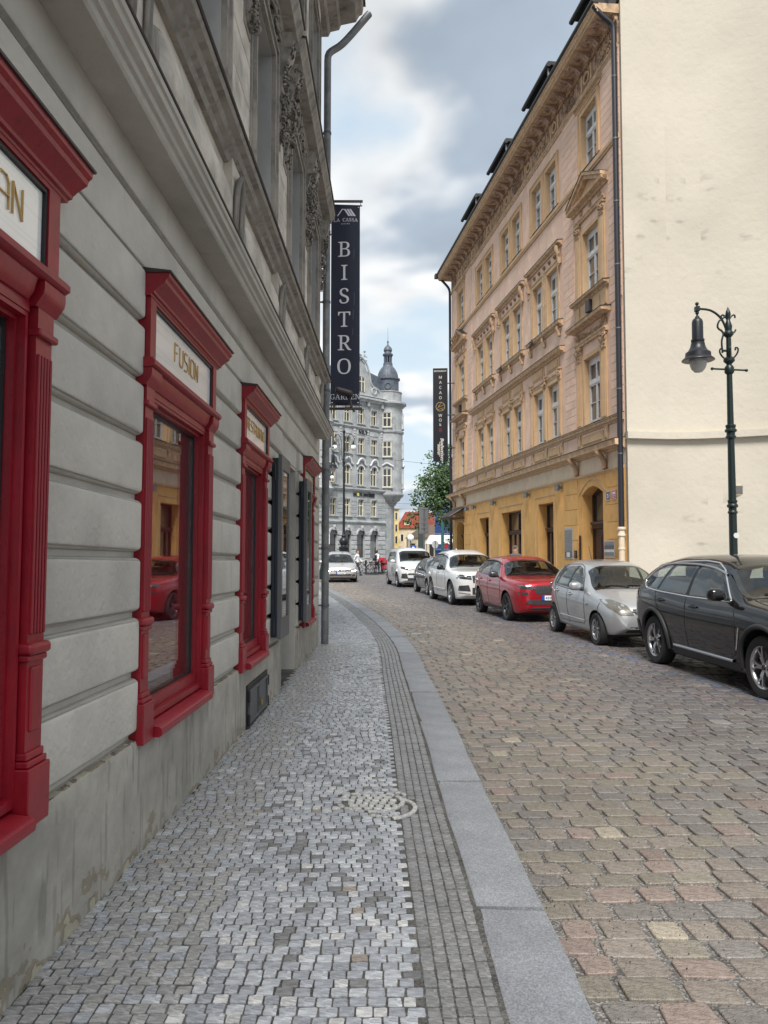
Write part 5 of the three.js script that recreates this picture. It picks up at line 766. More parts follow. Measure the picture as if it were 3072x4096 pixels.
// things fixed to the yellow house
M.greyMetal2 = std({ color: lin(0.22, 0.22, 0.22), roughness: 0.4, metalness: 0.3 });
const onFacade = (o, s, y, z) => { o.position.copy(FORG).addScaledVector(FDIR, s).addScaledVector(FNRM, z); o.position.y = y; o.rotation.y = -Math.PI / 2 + Math.atan(0.1357); };
{
  const mk = (name, label, s, y, w, h, draw, group) => { const o = thing(name, label, 'sign', [0, 0, 0], 0, group); onFacade(o, s, y, 0.025); obj('plate', rbx(-w / 2, w / 2, -h / 2, h / 2, 0, 0.015, 0.004), M.zinc, o); const g = new THREE.PlaneGeometry(w * 0.98, h * 0.98); g.translate(0, 0, 0.017); mesh('face', g, std({ map: canvas(128, Math.round(128 * h / w), draw), roughness: 0.3 }), o); return o; };
  mk('house_number', 'blue enamel plate with the number 3 beside the entrance', 1.06, 3.31, 0.24, 0.26, (c, w, h) => { c.fillStyle = '#e8e8e8'; c.fillRect(0, 0, w, h); c.fillStyle = '#16254a'; c.fillRect(6, 6, w - 12, h - 12); c.fillStyle = '#fff'; c.font = 'bold 90px sans-serif'; c.textAlign = 'center'; c.fillText('3', w / 2, h * 0.74); });
  mk('house_number', 'red enamel plate with the number 1308 beside the entrance', 0.68, 3.32, 0.31, 0.27, (c, w, h) => { c.fillStyle = '#e8e8e8'; c.fillRect(0, 0, w, h); c.fillStyle = '#a01522'; c.fillRect(5, 5, w - 10, h - 10); c.fillStyle = '#fff'; c.font = 'bold 44px sans-serif'; c.textAlign = 'center'; c.fillText('1308', w / 2, h * 0.48); c.font = 'bold 15px sans-serif'; c.fillText('NOVÉ MĚSTO', w / 2, h * 0.68); c.fillText('PRAHA 1', w / 2, h * 0.86); });
  const tall = thing('name_board', 'tall grey directory board of company plates left of the entrance', 'sign'); onFacade(tall, 4.15, 1.98, 0.025);
  obj('backing', rbx(-0.35, 0.35, -0.52, 0.52, 0, 0.012, 0.004), std({ color: lin(0.45, 0.40, 0.36), roughness: 0.5 }), tall); const hs = [0.09, 0.11, 0.09, 0.09, 0.16, 0.15, 0.2]; let y = 0.44; hs.forEach((h, i) => { obj('plate', rbx(-0.31, 0.31, y - h + 0.008, y, 0.013, 0.026, 0.003), i === 6 ? M.zinc : M.greyMetal2, tall); y -= h + 0.004; }); obj('notice', bx(-0.14, 0.14, -0.45, -0.30, 0.027, 0.03), M.whiteFrame, tall);
  const low = thing('name_board', 'small grey board of company plates right of the entrance', 'sign'); onFacade(low, 1.02, 1.77, 0.025);
  obj('backing', rbx(-0.35, 0.35, -0.25, 0.25, 0, 0.012, 0.004), std({ color: lin(0.45, 0.40, 0.36), roughness: 0.5 }), low); [[0.17, 0.1, 0], [0.06, 0.1, 1], [-0.045, 0.07, 2], [-0.13, 0.08, 0]].forEach(([yy, h, m]) => obj('plate', rbx(-0.31, 0.31, yy - h / 2, yy + h / 2, 0.013, 0.026, 0.003), [M.greyMetal2, M.greyMetal, M.whiteFrame][m], low));
  const ic = thing('intercom', 'black intercom panel left of the entrance', 'intercom'); onFacade(ic, 3.55, 1.62, 0.025); obj('case', rbx(-0.09, 0.09, -0.12, 0.12, 0, 0.03, 0.006), M.blackTrim, ic); for (const x of [-0.03, 0.03]) for (let i = 0; i < 3; i++) obj('button', rbx(x - 0.02, x + 0.02, -0.08 + i * 0.06, -0.05 + i * 0.06, 0.03, 0.036, 0.003), M.zinc, ic);
  const sp = [['nearest the arched entrance', 4.8], ['between the two nearer shop windows', 8.15], ['above the pier of the wide window', 12.8], ['at the edge of the far bay', 16.25], ['beside the tiled awning', 17.6]];
  for (const [w, s] of sp) { const o = thing('wall_light', 'small grey cylinder wall light ' + w, 'wall light', [0, 0, 0], 0, 'cylinder lights along the yellow ground floor'); onFacade(o, s, 3.86, 0.0); obj('mount', bx(-0.05, 0.05, -0.05, 0.05, 0.02, 0.09), M.zinc, o); obj('cylinder', lathe([[0, 0.11], [0.085, 0.11], [0.085, -0.11], [0.075, -0.11], [0.07, -0.08], [0, -0.08]], 18, 0, 0, 0.17), M.zinc, o); const g = new THREE.CylinderGeometry(0.065, 0.065, 0.01, 16); g.translate(0, -0.084, 0.17); obj('lens', g, std({ color: 0xffe0b0, emissive: 0xffb060, emissiveIntensity: 1.2 }), o); const l = new THREE.SpotLight(0xffc98a, 0.12, 3, 0.6, 0.8); l.position.set(0, -0.10, 0.17); l.target.position.set(0, -1.5, 0.14); l.castShadow = true; o.add(l, l.target); }
  const aw = thing('tiled_awning', 'small dark tiled awning over the far arched door', 'awning'); onFacade(aw, 19.6, 3.55, 0.02); obj('frame', [bx(-1.15, 1.15, -0.12, -0.06, 0, 0.75), bx(-1.15, 1.15, 0.35, 0.4, 0, 0.06)], M.wood, aw); for (let i = 0; i < 12; i++) { const x = -1.08 + i * 0.196; const g = rod([x, -0.05, 0.78], [x, 0.40, 0.05], 0.07, 0.06, 7); obj('tile_row', g, M.darkFlashing, aw); }
  const rl = thing('door_rail', 'slim brown post standing at the left jamb of the entrance', 'post'); onFacade(rl, 3.12, 0.115, 0.06); obj('post', [rbx(-0.03, 0.03, 0, 2.05, -0.03, 0.03, 0.01), blob(0.035, 0, 2.07, 0)], M.wood, rl);
}
// ---------------------------------------------------------------- grey corner building across the square
M.farStone = std({ color: lin(0.40, 0.415, 0.42), map: mottle(5, 0.2, 401, 0.1), bumpMap: reliefCoarse, bumpScale: 0.02, roughness: 0.85 });
M.farTrim = std({ color: lin(0.44, 0.455, 0.46), map: mottle(3, 0.25, 405, 0.1), roughness: 0.85 });
M.farLedge = std({ color: lin(0.60, 0.61, 0.62), roughness: 0.7 });
M.slate = std({ color: lin(0.10, 0.12, 0.15), roughness: 0.5, map: mottle(1.5, 0.3, 409) });
M.creamFrame = std({ color: lin(0.72, 0.66, 0.48), roughness: 0.6 });
M.farGlass = phy({ color: lin(0.035, 0.035, 0.035), roughness: 0.06, clearcoat: 1, clearcoatRoughness: 0.03 });
const FB = thing('corner_building', 'grey ornate corner building with round oriel and domed turret across the square', 'building', [-0.29, 0, -107]);
FB.rotation.y = Math.PI / 4;
{
  const cols = [-1.55, -4.05, -6.55, -9.05, -13.2, -15.7], L = -18, R = 0.6;
  const rows = [[6.55, 8.8, 1.05, 'sq'], [10.75, 13.35, 1.15, 'arch'], [15.05, 17.2, 1.1, 'sq'], [19.25, 21.3, 1.1, 'sq']];
  const wl = part('wall', FB), bays = cols;
  const ops = []; for (const c of bays) { ops.push([c - 0.68, c + 0.68, 0.9, 4.0]); for (const [a, b, w] of rows) ops.push([c - w / 2, c + w / 2, a, b]); }
  const xs = [...new Set([L, R, ...ops.flatMap(o => [o[0], o[1]])])].sort((a, b) => a - b), gs = [];
  for (let i = 0; i + 1 < xs.length; i++) { const xm = (xs[i] + xs[i + 1]) / 2; let y = 0; for (const o of ops.filter(o => o[0] < xm && o[1] > xm).sort((p, q) => p[2] - q[2])) { if (o[2] > y) gs.push(bx(xs[i], xs[i + 1], y, o[2], -0.6, 0)); y = o[3]; } gs.push(bx(xs[i], xs[i + 1], y, 22.7, -0.6, 0)); }
  obj('wall_face', gs, M.farStone, wl);
  obj('side_wall', [bx(R - 0.4, R + 3.2, 0, 22.6, -16, -1.4), bx(L, L + 0.5, 0, 22.6, -16, -0.61)], M.farStone, wl);
  obj('corner_face', [extr([[0.55, 0.02], [2.0, 0.1], [3.2, 0.7], [3.6, 1.8], [3.6, 14], [0.55, 14]], 0, 22.6).rotateX(-Math.PI / 2)], M.farStone, wl);
  // banded stone of the ground floor and the storey above
  const piers = []; let s = L; for (const c of [...bays].sort((a, b) => a - b)) { piers.push([s, c - 0.72]); s = c + 0.72; } piers.push([s, R]);
  let n = 0; for (const [a, b] of piers) for (let y = 0.1; y < 4.4; y += 0.62) obj(n++ ? 'stone_course_' + String(n - 1).padStart(3, '0') : 'stone_course', rbx(a + 0.02, b - 0.02, y + 0.04, y + 0.58, -0.02, 0.12, 0.07, 2), M.farTrim, wl);
  const p2 = []; s = L; for (const c of [...bays].sort((a, b) => a - b)) { p2.push([s, c - 0.75]); s = c + 0.75; } p2.push([s, R]);
  { const g2 = []; for (const [a, b] of p2) for (let y = 6.3; y < 9.0; y += 0.55) g2.push(rbx(a, b, y + 0.03, y + 0.52, -0.01, 0.05, 0.03, 1)); const o = obj('upper_courses', g2, M.farStone, wl); o.userData = { kind: 'stuff' }; }
  const bnd = (nm, y, h, z, m = M.farTrim, a = L - 0.1, b = R) => obj(nm, sweepX([[0, y], [z * 0.4, y], [z * 0.6, y + h * 0.4], [z, y + h * 0.55], [z, y + h], [0, y + h * 1.15]], a, b, 0.35), m, FB);
  bnd('plinth_band', 0, 0.5, 0.2); bnd('storey_band', 5.5, 0.35, 0.22); bnd('storey_band', 9.9, 0.4, 0.35); bnd('storey_band', 18.45, 0.35, 0.25); bnd('main_cornice', 22.3, 0.6, 0.7, M.farTrim); bnd('cornice_top', 22.95, 0.12, 0.75, M.farLedge);
  obj('parapet', bx(L, R, 23.1, 24.2, -0.5, -0.1), M.farStone, FB);
  // pilaster strips
  for (const x of [-0.15, -2.8, -5.3, -7.8]) { const p = part('pilaster', FB); obj('strip', [bx(x - 0.28, x + 0.28, 10.4, 18.4, 0.001, 0.08), bx(x - 0.28, x + 0.28, 18.85, 22.25, 0.001, 0.08)], M.farStone, p); obj('drop_ornament', [0, 1, 2, 3, 4].map(i => blob(0.16 - i * 0.02, x, 18.2 - i * 0.36, 0.12, 1, 1.2, 0.7, 1)), M.farTrim, p); obj('bracket', rbx(x - 0.22, x + 0.22, 21.7, 22.3, 0.08, 0.4, 0.08), M.farTrim, p); }
  for (const c of bays) {
    // ground floor arch
    const A = part('arched_window', FB), arc = (r, cy, x0 = c) => { const q = []; for (let i = 0; i <= 14; i++) { const t = i / 14 * Math.PI; q.push([x0 + r * Math.cos(t), cy + r * Math.sin(t)]); } return q; };
    obj('archivolt', extr([...arc(0.92, 4.0), ...arc(0.68, 4.0).reverse()], -0.1, 0.22, 0.03), M.farTrim, A);
    { const h = [...arc(0.68, 4.0)]; obj('head_glass', extr(h, -0.05, 0.004), M.farGlass, A); }
    mesh('pane', plain(bx(c - 0.68, c + 0.68, 0.9, 4.0, -0.34, -0.3)), M.farGlass, A);
    obj('keystone', [rbx(c - 0.2, c + 0.2, 4.55, 5.25, 0.1, 0.4, 0.06), blob(0.24, c, 4.98, 0.36, 0.85, 1.1, 0.8, 2)], M.farTrim, A);
    obj('frame_bar', [bx(c - 0.68, c + 0.68, 2.6, 2.68, -0.3, -0.26)], M.blackTrim, A);
    rows.forEach(([a, b, w, k], ri) => {
      const p = part('window', FB), x0 = c - w / 2, x1 = c + w / 2; const top = b;
      if (k === 'arch') obj('hood_mould', [tube([[c - 1.0, 13.55, 0.12], [c - 0.75, 13.6, 0.16], [c - 0.45, 14.15, 0.22], [c, 14.4, 0.26], [c + 0.45, 14.15, 0.22], [c + 0.75, 13.6, 0.16], [c + 1.0, 13.55, 0.12]], 0.13, 30, 7), extr([...arc(0.72, 12.85), ...arc(0.575, 12.85).reverse()], 0.001, 0.1)], M.farLedge, p);
      else obj('surround', [bx(x0 - 0.16, x0, a, top + 0.16, 0.001, 0.07), bx(x1, x1 + 0.16, a, top + 0.16, 0.001, 0.07), bx(x0, x1, top, top + 0.16, 0.001, 0.07)], M.farTrim, p);
      obj('sill', bx(x0 - 0.25, x1 + 0.25, a - 0.16, a - 0.01, 0.001, 0.22), M.farTrim, p);
      const z0 = -0.28, z1 = -0.2, tr = a + (top - a) * 0.64; obj('frame', [bx(x0, x0 + 0.09, a, top, z0, z1), bx(x1 - 0.09, x1, a, top, z0, z1), bx(x0 + 0.09, x1 - 0.09, top - 0.09, top, z0, z1), bx(x0 + 0.09, x1 - 0.09, a, a + 0.09, z0, z1), bx(c - 0.05, c + 0.05, a + 0.09, top - 0.09, z0, z1 + 0.01), bx(x0 + 0.09, x1 - 0.09, tr - 0.06, tr + 0.06, z0, z1 + 0.02)], M.creamFrame, p);
      if (k === 'arch') { const h = arc(0.02, 0); }
      for (const [q0, q1] of [[x0 + 0.09, c - 0.05], [c + 0.05, x1 - 0.09]]) for (const [h0, h1] of [[a + 0.09, tr - 0.06], [tr + 0.06, top - 0.09]]) mesh('pane', plain(bx(q0, q1, h0, h1, z0 + 0.02, z0 + 0.03)), M.farGlass, p);
    });
    obj('apron_panel', rbx(c - 0.75, c + 0.75, 17.65, 18.3, -0.01, 0.06, 0.04), M.farTrim, FB);
  }
  // gable over the middle with crest figures, roof
  const gb = part('gable', FB); obj('gable_face', extr([[-7.4, 23.1], [-0.6, 23.1], [-1.0, 24.5], [-2.0, 24.8], [-2.5, 26.4], [-2.9, 26.8], [-3.3, 27.8], [-4.2, 28.3], [-5.1, 28.3], [-6.0, 27.8], [-6.6, 26.6], [-7.2, 24.6]], -0.7, -0.05, 0.06), M.farStone, gb);
  obj('gable_moulding', [tube([[-0.6, 24.3, 0], [-2.0, 24.9, 0], [-2.5, 26.4, 0.05], [-3.3, 27.85, 0.1], [-4.6, 28.45, 0.12], [-6.0, 27.85, 0.1], [-6.8, 26.0, 0]], 0.14, 40, 7)], M.farTrim, gb);
  { const w = part('gable_window', gb), c = -3.95; const q = []; for (let i = 0; i <= 12; i++) { const t = i / 12 * Math.PI; q.push([c + 0.5 * Math.cos(t), 25.3 + 0.5 * Math.sin(t)]); } q.push([c - 0.5, 23.7], [c + 0.5, 23.7]); mesh('pane', plain(extr(q, -0.05, 0.0)), M.farGlass, gb); w.parent.remove(w); obj('gable_window_frame', [bx(c - 0.05, c + 0.05, 23.7, 25.75, 0.001, 0.05), bx(c - 0.5, c + 0.5, 25.0, 25.1, 0.001, 0.045), bx(c - 0.56, c - 0.46, 23.7, 25.3, 0.001, 0.05), bx(c + 0.46, c + 0.56, 23.7, 25.3, 0.001, 0.05)], M.creamFrame, gb); const g = tori(0.42, 0.13, 24, 8); g.translate(-1.55, 24.05, 0.02); obj('round_vent', [g, ...[0, 1, 2, 3].map(i => { const b = bx(-0.4, 0.4, -0.04, 0.04, -0.02, 0.02); b.rotateZ(i * 0.785); b.translate(-1.55, 24.05, 0.02); return b; })], M.farTrim, gb); }
  { const cr = part('crest_figures', FB), R2 = mulberry(12), gs = []; const fig = (x, s) => [rod([x, 28.2, -0.2], [x + s * 0.3, 29.0, -0.2], 0.2, 0.16), blob(0.17, x + s * 0.4, 29.4, -0.2, 1, 1.1, 1, 2), rod([x + s * 0.3, 28.9, -0.2], [x + s * 0.8, 28.6, -0.1], 0.08, 0.06), rod([x, 28.3, -0.2], [x + s * 0.7, 28.1, 0], 0.12, 0.08)]; obj('figure', fig(-3.6, 1), M.farTrim, cr); obj('figure', fig(-5.2, -1), M.farTrim, cr); obj('urn', lathe([[0, 28.3], [0.3, 28.3], [0.5, 28.7], [0.35, 28.9], [0.2, 29.0], [0, 29.0]], 14, -4.4, 0, -0.2), M.farTrim, cr); }
  obj('roof', [sweepX([[-0.5, 23.2], [-2.2, 27.0], [-3.0, 27.3], [-8, 27.6], [-14, 23.2]], L, L + 17.4)], M.slate, FB);
  obj('mansard', [extr([[-2.4, 24.2], [1.6, 24.2], [1.6, 26.2], [-2.2, 26.9]], -3.2, -0.75)], M.slate, FB);
  // round corner oriel and turret
  const T = part('turret', FB), tx = 2.1, tz = -0.9, r = 2.1; const lt = (pf, n = 40) => lathe(pf, n, tx, 0, tz);
  obj('oriel_wall', lt([[0.2, 7.6], [0.5, 7.7], [0.75, 8.1], [1.1, 8.3], [1.3, 8.7], [1.7, 8.95], [1.85, 9.3], [2.15, 9.5], [2.25, 9.7], [2.25, 9.85], [2.1, 10.1], [r, 10.2], [r, 18.45], [2.25, 18.5], [2.3, 18.75], [r, 18.85], [r, 22.2], [2.3, 22.3], [2.5, 22.55], [2.65, 22.6], [2.65, 22.85], [2.2, 23.0], [1.95, 23.05], [1.95, 24.3], [2.05, 24.35], [2.05, 24.45], [1.9, 24.5], [0, 24.5]]), M.farStone, T);
  obj('drum', lt([[1.55, 24.45], [1.55, 26.2], [1.75, 26.3], [1.75, 26.5], [1.5, 26.55], [0, 26.6]]), M.slate, T);
  obj('dome', [lt([[1.45, 26.5], [1.42, 26.9], [1.25, 27.5], [0.95, 28.0], [0.75, 28.25], [0.7, 28.45], [0, 28.5]]), ...Array.from({ length: 8 }, (_, i) => { const a = i / 8 * 6.283; return tube([[1.45, 26.55], [1.42, 26.95], [1.26, 27.5], [0.96, 28.0], [0.76, 28.25]].map(([q, y]) => [tx + q * Math.cos(a), y, tz + q * Math.sin(a)]), 0.05, 10, 5); })], M.slate, T);
  obj('lantern', [lt([[0.68, 28.45], [0.68, 28.75], [0.6, 28.8], [0.6, 28.85], [0, 28.85]], 20), ...Array.from({ length: 8 }, (_, i) => { const a = i / 8 * 6.283 + 0.2; return rod([tx + 0.5 * Math.cos(a), 28.8, tz + 0.5 * Math.sin(a)], [tx + 0.5 * Math.cos(a), 30.0, tz + 0.5 * Math.sin(a)], 0.1); }), lt([[0.58, 29.75], [0.75, 29.95], [0.75, 30.1], [0.55, 30.2], [0.5, 30.45], [0.62, 30.6], [0.6, 30.85], [0.45, 31.15], [0.22, 31.35], [0.12, 31.5], [0.08, 31.9], [0, 31.95]], 20)], M.slate, T);
  obj('spire', [lt([[0.1, 31.8], [0.14, 31.95], [0.05, 32.1], [0.03, 32.2], [0.012, 34.0], [0, 34.05]], 10)], M.slate, T);
  obj('wreath', (() => { const g = tori(0.42, 0.07, 20, 6); const a = Math.PI / 4; g.rotateY(-Math.PI / 4); g.translate(tx + Math.cos(3 * Math.PI / 4) * 0 - 0.0 + -1.12, 25.2, tz + 1.12); return g; })(), M.slate, T);
  // turret windows follow the curve
  const tw = (phi, a, b, w, arch) => { const p = part('oriel_window', FB), cx = tx + Math.sin(phi) * (r - 0.05), cz = tz + Math.cos(phi) * (r - 0.05); const M4 = new THREE.Matrix4().makeRotationY(phi); M4.setPosition(cx, 0, cz); const put = gs => gs.map(g => g.applyMatrix4(M4)); const tr = a + (b - a) * 0.62; obj('surround', put([bx(-w / 2 - 0.12, -w / 2, a, b + 0.12, -0.3, 0.16), bx(w / 2, w / 2 + 0.12, a, b + 0.12, -0.3, 0.16), bx(-w / 2, w / 2, b, b + 0.12, -0.3, 0.16), bx(-w / 2 - 0.2, w / 2 + 0.2, a - 0.15, a - 0.01, -0.3, 0.25)]), M.farTrim, p); obj('frame', put([bx(-w / 2, -w / 2 + 0.09, a, b, -0.1, 0.1), bx(w / 2 - 0.09, w / 2, a, b, -0.1, 0.1), bx(-w / 2 + 0.09, w / 2 - 0.09, b - 0.09, b, -0.1, 0.1), bx(-w / 2 + 0.09, w / 2 - 0.09, a, a + 0.09, -0.1, 0.1), bx(-0.05, 0.05, a + 0.09, b - 0.09, -0.1, 0.105), bx(-w / 2 + 0.09, w / 2 - 0.09, tr - 0.06, tr + 0.06, -0.1, 0.11)]), M.creamFrame, p); mesh('pane', plain(put([bx(-w / 2 + 0.09, w / 2 - 0.09, a + 0.09, b - 0.09, -0.1, 0.07)])[0]), M.farGlass, p); if (arch) obj('hood_mould', put([tube([[-0.9, b + 0.3, 0.1], [-0.5, b + 0.5, 0.2], [0, b + 0.75, 0.25], [0.5, b + 0.5, 0.2], [0.9, b + 0.3, 0.1]], 0.12, 20, 6)]), M.farLedge, p); };
  for (const phi of [-0.85, 0.72]) for (const [a, b] of [[10.75, 13.35], [15.05, 17.2], [19.25, 21.3]]) tw(phi, a, b, phi < 0 ? 1.2 : 1.0, a < 11);
  // second oriel at the left
  const O2 = part('left_oriel', FB); obj('oriel_wall', lathe([[0.3, 7.9], [0.7, 8.3], [0.9, 8.8], [1.4, 9.3], [1.6, 9.7], [1.75, 9.9], [1.5, 10.2], [1.5, 18.4], [1.7, 18.6], [1.5, 18.9], [1.5, 19.6], [0, 19.7]], 30, -11.1, 0, -0.1), M.farStone, O2);
  for (const [a, b] of [[10.75, 13.35], [15.05, 17.2]]) { obj('oriel_window_frame', [bx(-10.55 - 0.5, -10.55 + 0.5, a, b, 1.0, 1.38), ], M.creamFrame, O2); for (const d of [-0.22, 0.22]) mesh('pane', plain(bx(-10.55 + d - 0.17, -10.55 + d + 0.17, a + 0.1, b - 0.1, 1.3, 1.39)), M.farGlass, O2); }
  // lettering on the band
  const { FontLoader } = await import('three/addons/loaders/FontLoader.js'); const { TextGeometry } = await import('three/addons/geometries/TextGeometry.js'); const font = await new FontLoader().loadAsync('fonts/droid/droid_sans_bold.typeface.json');
  const txt = (s, size, x, y) => { const g = new TextGeometry(s, { font, size, depth: 0.08, curveSegments: 3 }); g.translate(x, y, 0.06); return g; };
  const lt2 = part('facade_lettering', FB); obj('lettering', [txt('sc', 0.52, -5.55, 9.25), txt('tt.weber', 0.52, -4.45, 9.25), txt('WORK', 0.2, -2.35, 9.5), txt('SPACE', 0.2, -2.35, 9.22)], M.blackTrim, lt2); obj('lettering_accent', txt('o', 0.52, -4.87, 9.25), std({ color: lin(0.8, 0.7, 0.1) }), lt2); obj('number_lettering', txt('NR.7', 0.55, -4.6, 17.75), M.blackTrim, lt2);
}
// ---------------------------------------------------------------- houses farther back
{
  const y = thing('yellow_block', 'bright yellow building edge behind the grey corner building', 'building', [1.75, 0, -132]); y.rotation.y = 0.25;
  obj('wall', bx(0, 0.8, 0, 9.0, -10, 0), std({ color: lin(0.78, 0.58, 0.20), roughness: 0.85 }), y); obj('cornice', rbx(-0.1, 1.1, 9.0, 9.3, -10, 0.3, 0.05), M.farTrim, y); for (let i = 0; i < 4; i++) { const w = part('window', y); obj('frame', bx(0.12, 0.62, 1.0 + i * 2.05, 2.4 + i * 2.05, -0.02, 0.05), M.whiteFrame, w); mesh('pane', plain(bx(0.2, 0.54, 1.1 + i * 2.05, 2.3 + i * 2.05, 0, 0.06)), M.farGlass, w); }
  const h = thing('red_roof_house', 'low cream house with a steep red tiled roof in the distance', 'building', [2.55, 0, -142]);
  M.redTile = std({ color: lin(0.36, 0.085, 0.055), roughness: 0.85, map: mottle(2, 0.3, 421) }); M.creamWall = std({ color: lin(0.66, 0.56, 0.40), roughness: 0.9, map: mottle(3, 0.2, 423) });
  obj('wall', bx(0, 9, 0, 6.1, -8, 0), M.creamWall, h); obj('roof', [extr([[-0.3, 6.1], [9.3, 6.1], [7.5, 8.9], [1.4, 9.1]], -8, 0.35)], M.redTile, h); const dm = part('dormer', h); obj('dormer_wall', bx(1.2, 2.3, 6.6, 7.4, -0.5, 0.5), M.creamWall, dm); obj('dormer_roof', extr([[1.0, 7.4], [2.5, 7.4], [1.75, 8.0]], -0.5, 0.7), M.redTile, dm); for (const [x, w] of [[0.5, 0.6], [2.1, 0.6], [3.8, 0.6], [5.6, 0.6]]) for (const yy of [1.0, 3.6]) { const q = part('window', h); obj('frame', bx(x, x + w, yy, yy + 1.4, 0, 0.06), M.whiteFrame, q); mesh('pane', plain(bx(x + 0.08, x + w - 0.08, yy + 0.08, yy + 1.32, 0.02, 0.07)), M.farGlass, q); }
  const b = thing('low_house', 'small cream pavilion with a grey hipped roof before the red roofed house', 'building', [3.7, 0, -120]); obj('wall', bx(0, 4.6, 0, 3.9, -6, 0), M.creamWall, b); obj('roof', extr([[-0.3, 3.9], [4.9, 3.9], [4.0, 5.9], [2.6, 5.9]], -6, 0.3), std({ color: lin(0.20, 0.15, 0.12), roughness: 0.9 }), b); for (const x of [0.5, 2.0, 3.4]) { const q = part('window', b); obj('frame', bx(x, x + 0.7, 1.0, 3.0, 0, 0.05), M.wood, q); mesh('pane', plain(bx(x + 0.08, x + 0.62, 1.1, 2.9, 0.02, 0.06)), M.farGlass, q); }
  const tn = thing('market_tent', 'white canvas stall with dark awning below the tree', 'tent', [6.2, 0, -92]); obj('canopy', [extr([[-1.2, 2.6], [3.2, 2.6], [2.8, 3.7], [-0.6, 3.7]], -3, 0, 0.05)], std({ color: lin(0.78, 0.77, 0.75), roughness: 0.8 }), tn); for (const x of [-1.1, 1.0, 3.1]) obj('pole', rod([x, 0, 0], [x, 2.7, 0], 0.05), M.zinc, tn); obj('side_cloth', bx(-1.1, 3.1, 0, 1.1, -0.05, 0), std({ color: lin(0.10, 0.10, 0.11), roughness: 0.9 }), tn);
  const sc = thing('scaffold', 'scaffolding hung with blue netting behind the tree', 'scaffold', [6.5, 0, -98]); obj('netting', bx(0, 5, 0, 12, -0.3, -0.2), std({ color: lin(0.02, 0.05, 0.16), roughness: 0.9 }), sc); for (const x of [0, 1.6, 3.2, 4.8]) obj('standard', rod([x, 0, 0], [x, 13, 0], 0.06), M.zinc, sc); for (const yy of [2, 4, 6, 8, 10]) obj('ledger', rod([-0.2, yy, 0.05], [5, yy, 0.05], 0.05), M.zinc, sc);
}
// tram wires
{ let i = 0; for (const [a, b, la] of [[[-12, 6.6, -78], [9, 6.2, -82], 'lowest overhead tram wire crossing the square'], [[-12, 7.3, -80], [9, 7.0, -86], 'second overhead tram wire just above the lowest one'], [[-10, 13.6, -86], [10, 9.6, -74], 'thin span wire sloping from the corner building to the tree']]) tag(obj('tram_wire', tube([a, [(a[0] + b[0]) / 2, (a[1] + b[1]) / 2 - 0.15, (a[2] + b[2]) / 2], b], 0.014, 20, 5), M.blackTrim), la, 'wire', 'overhead wires'); }
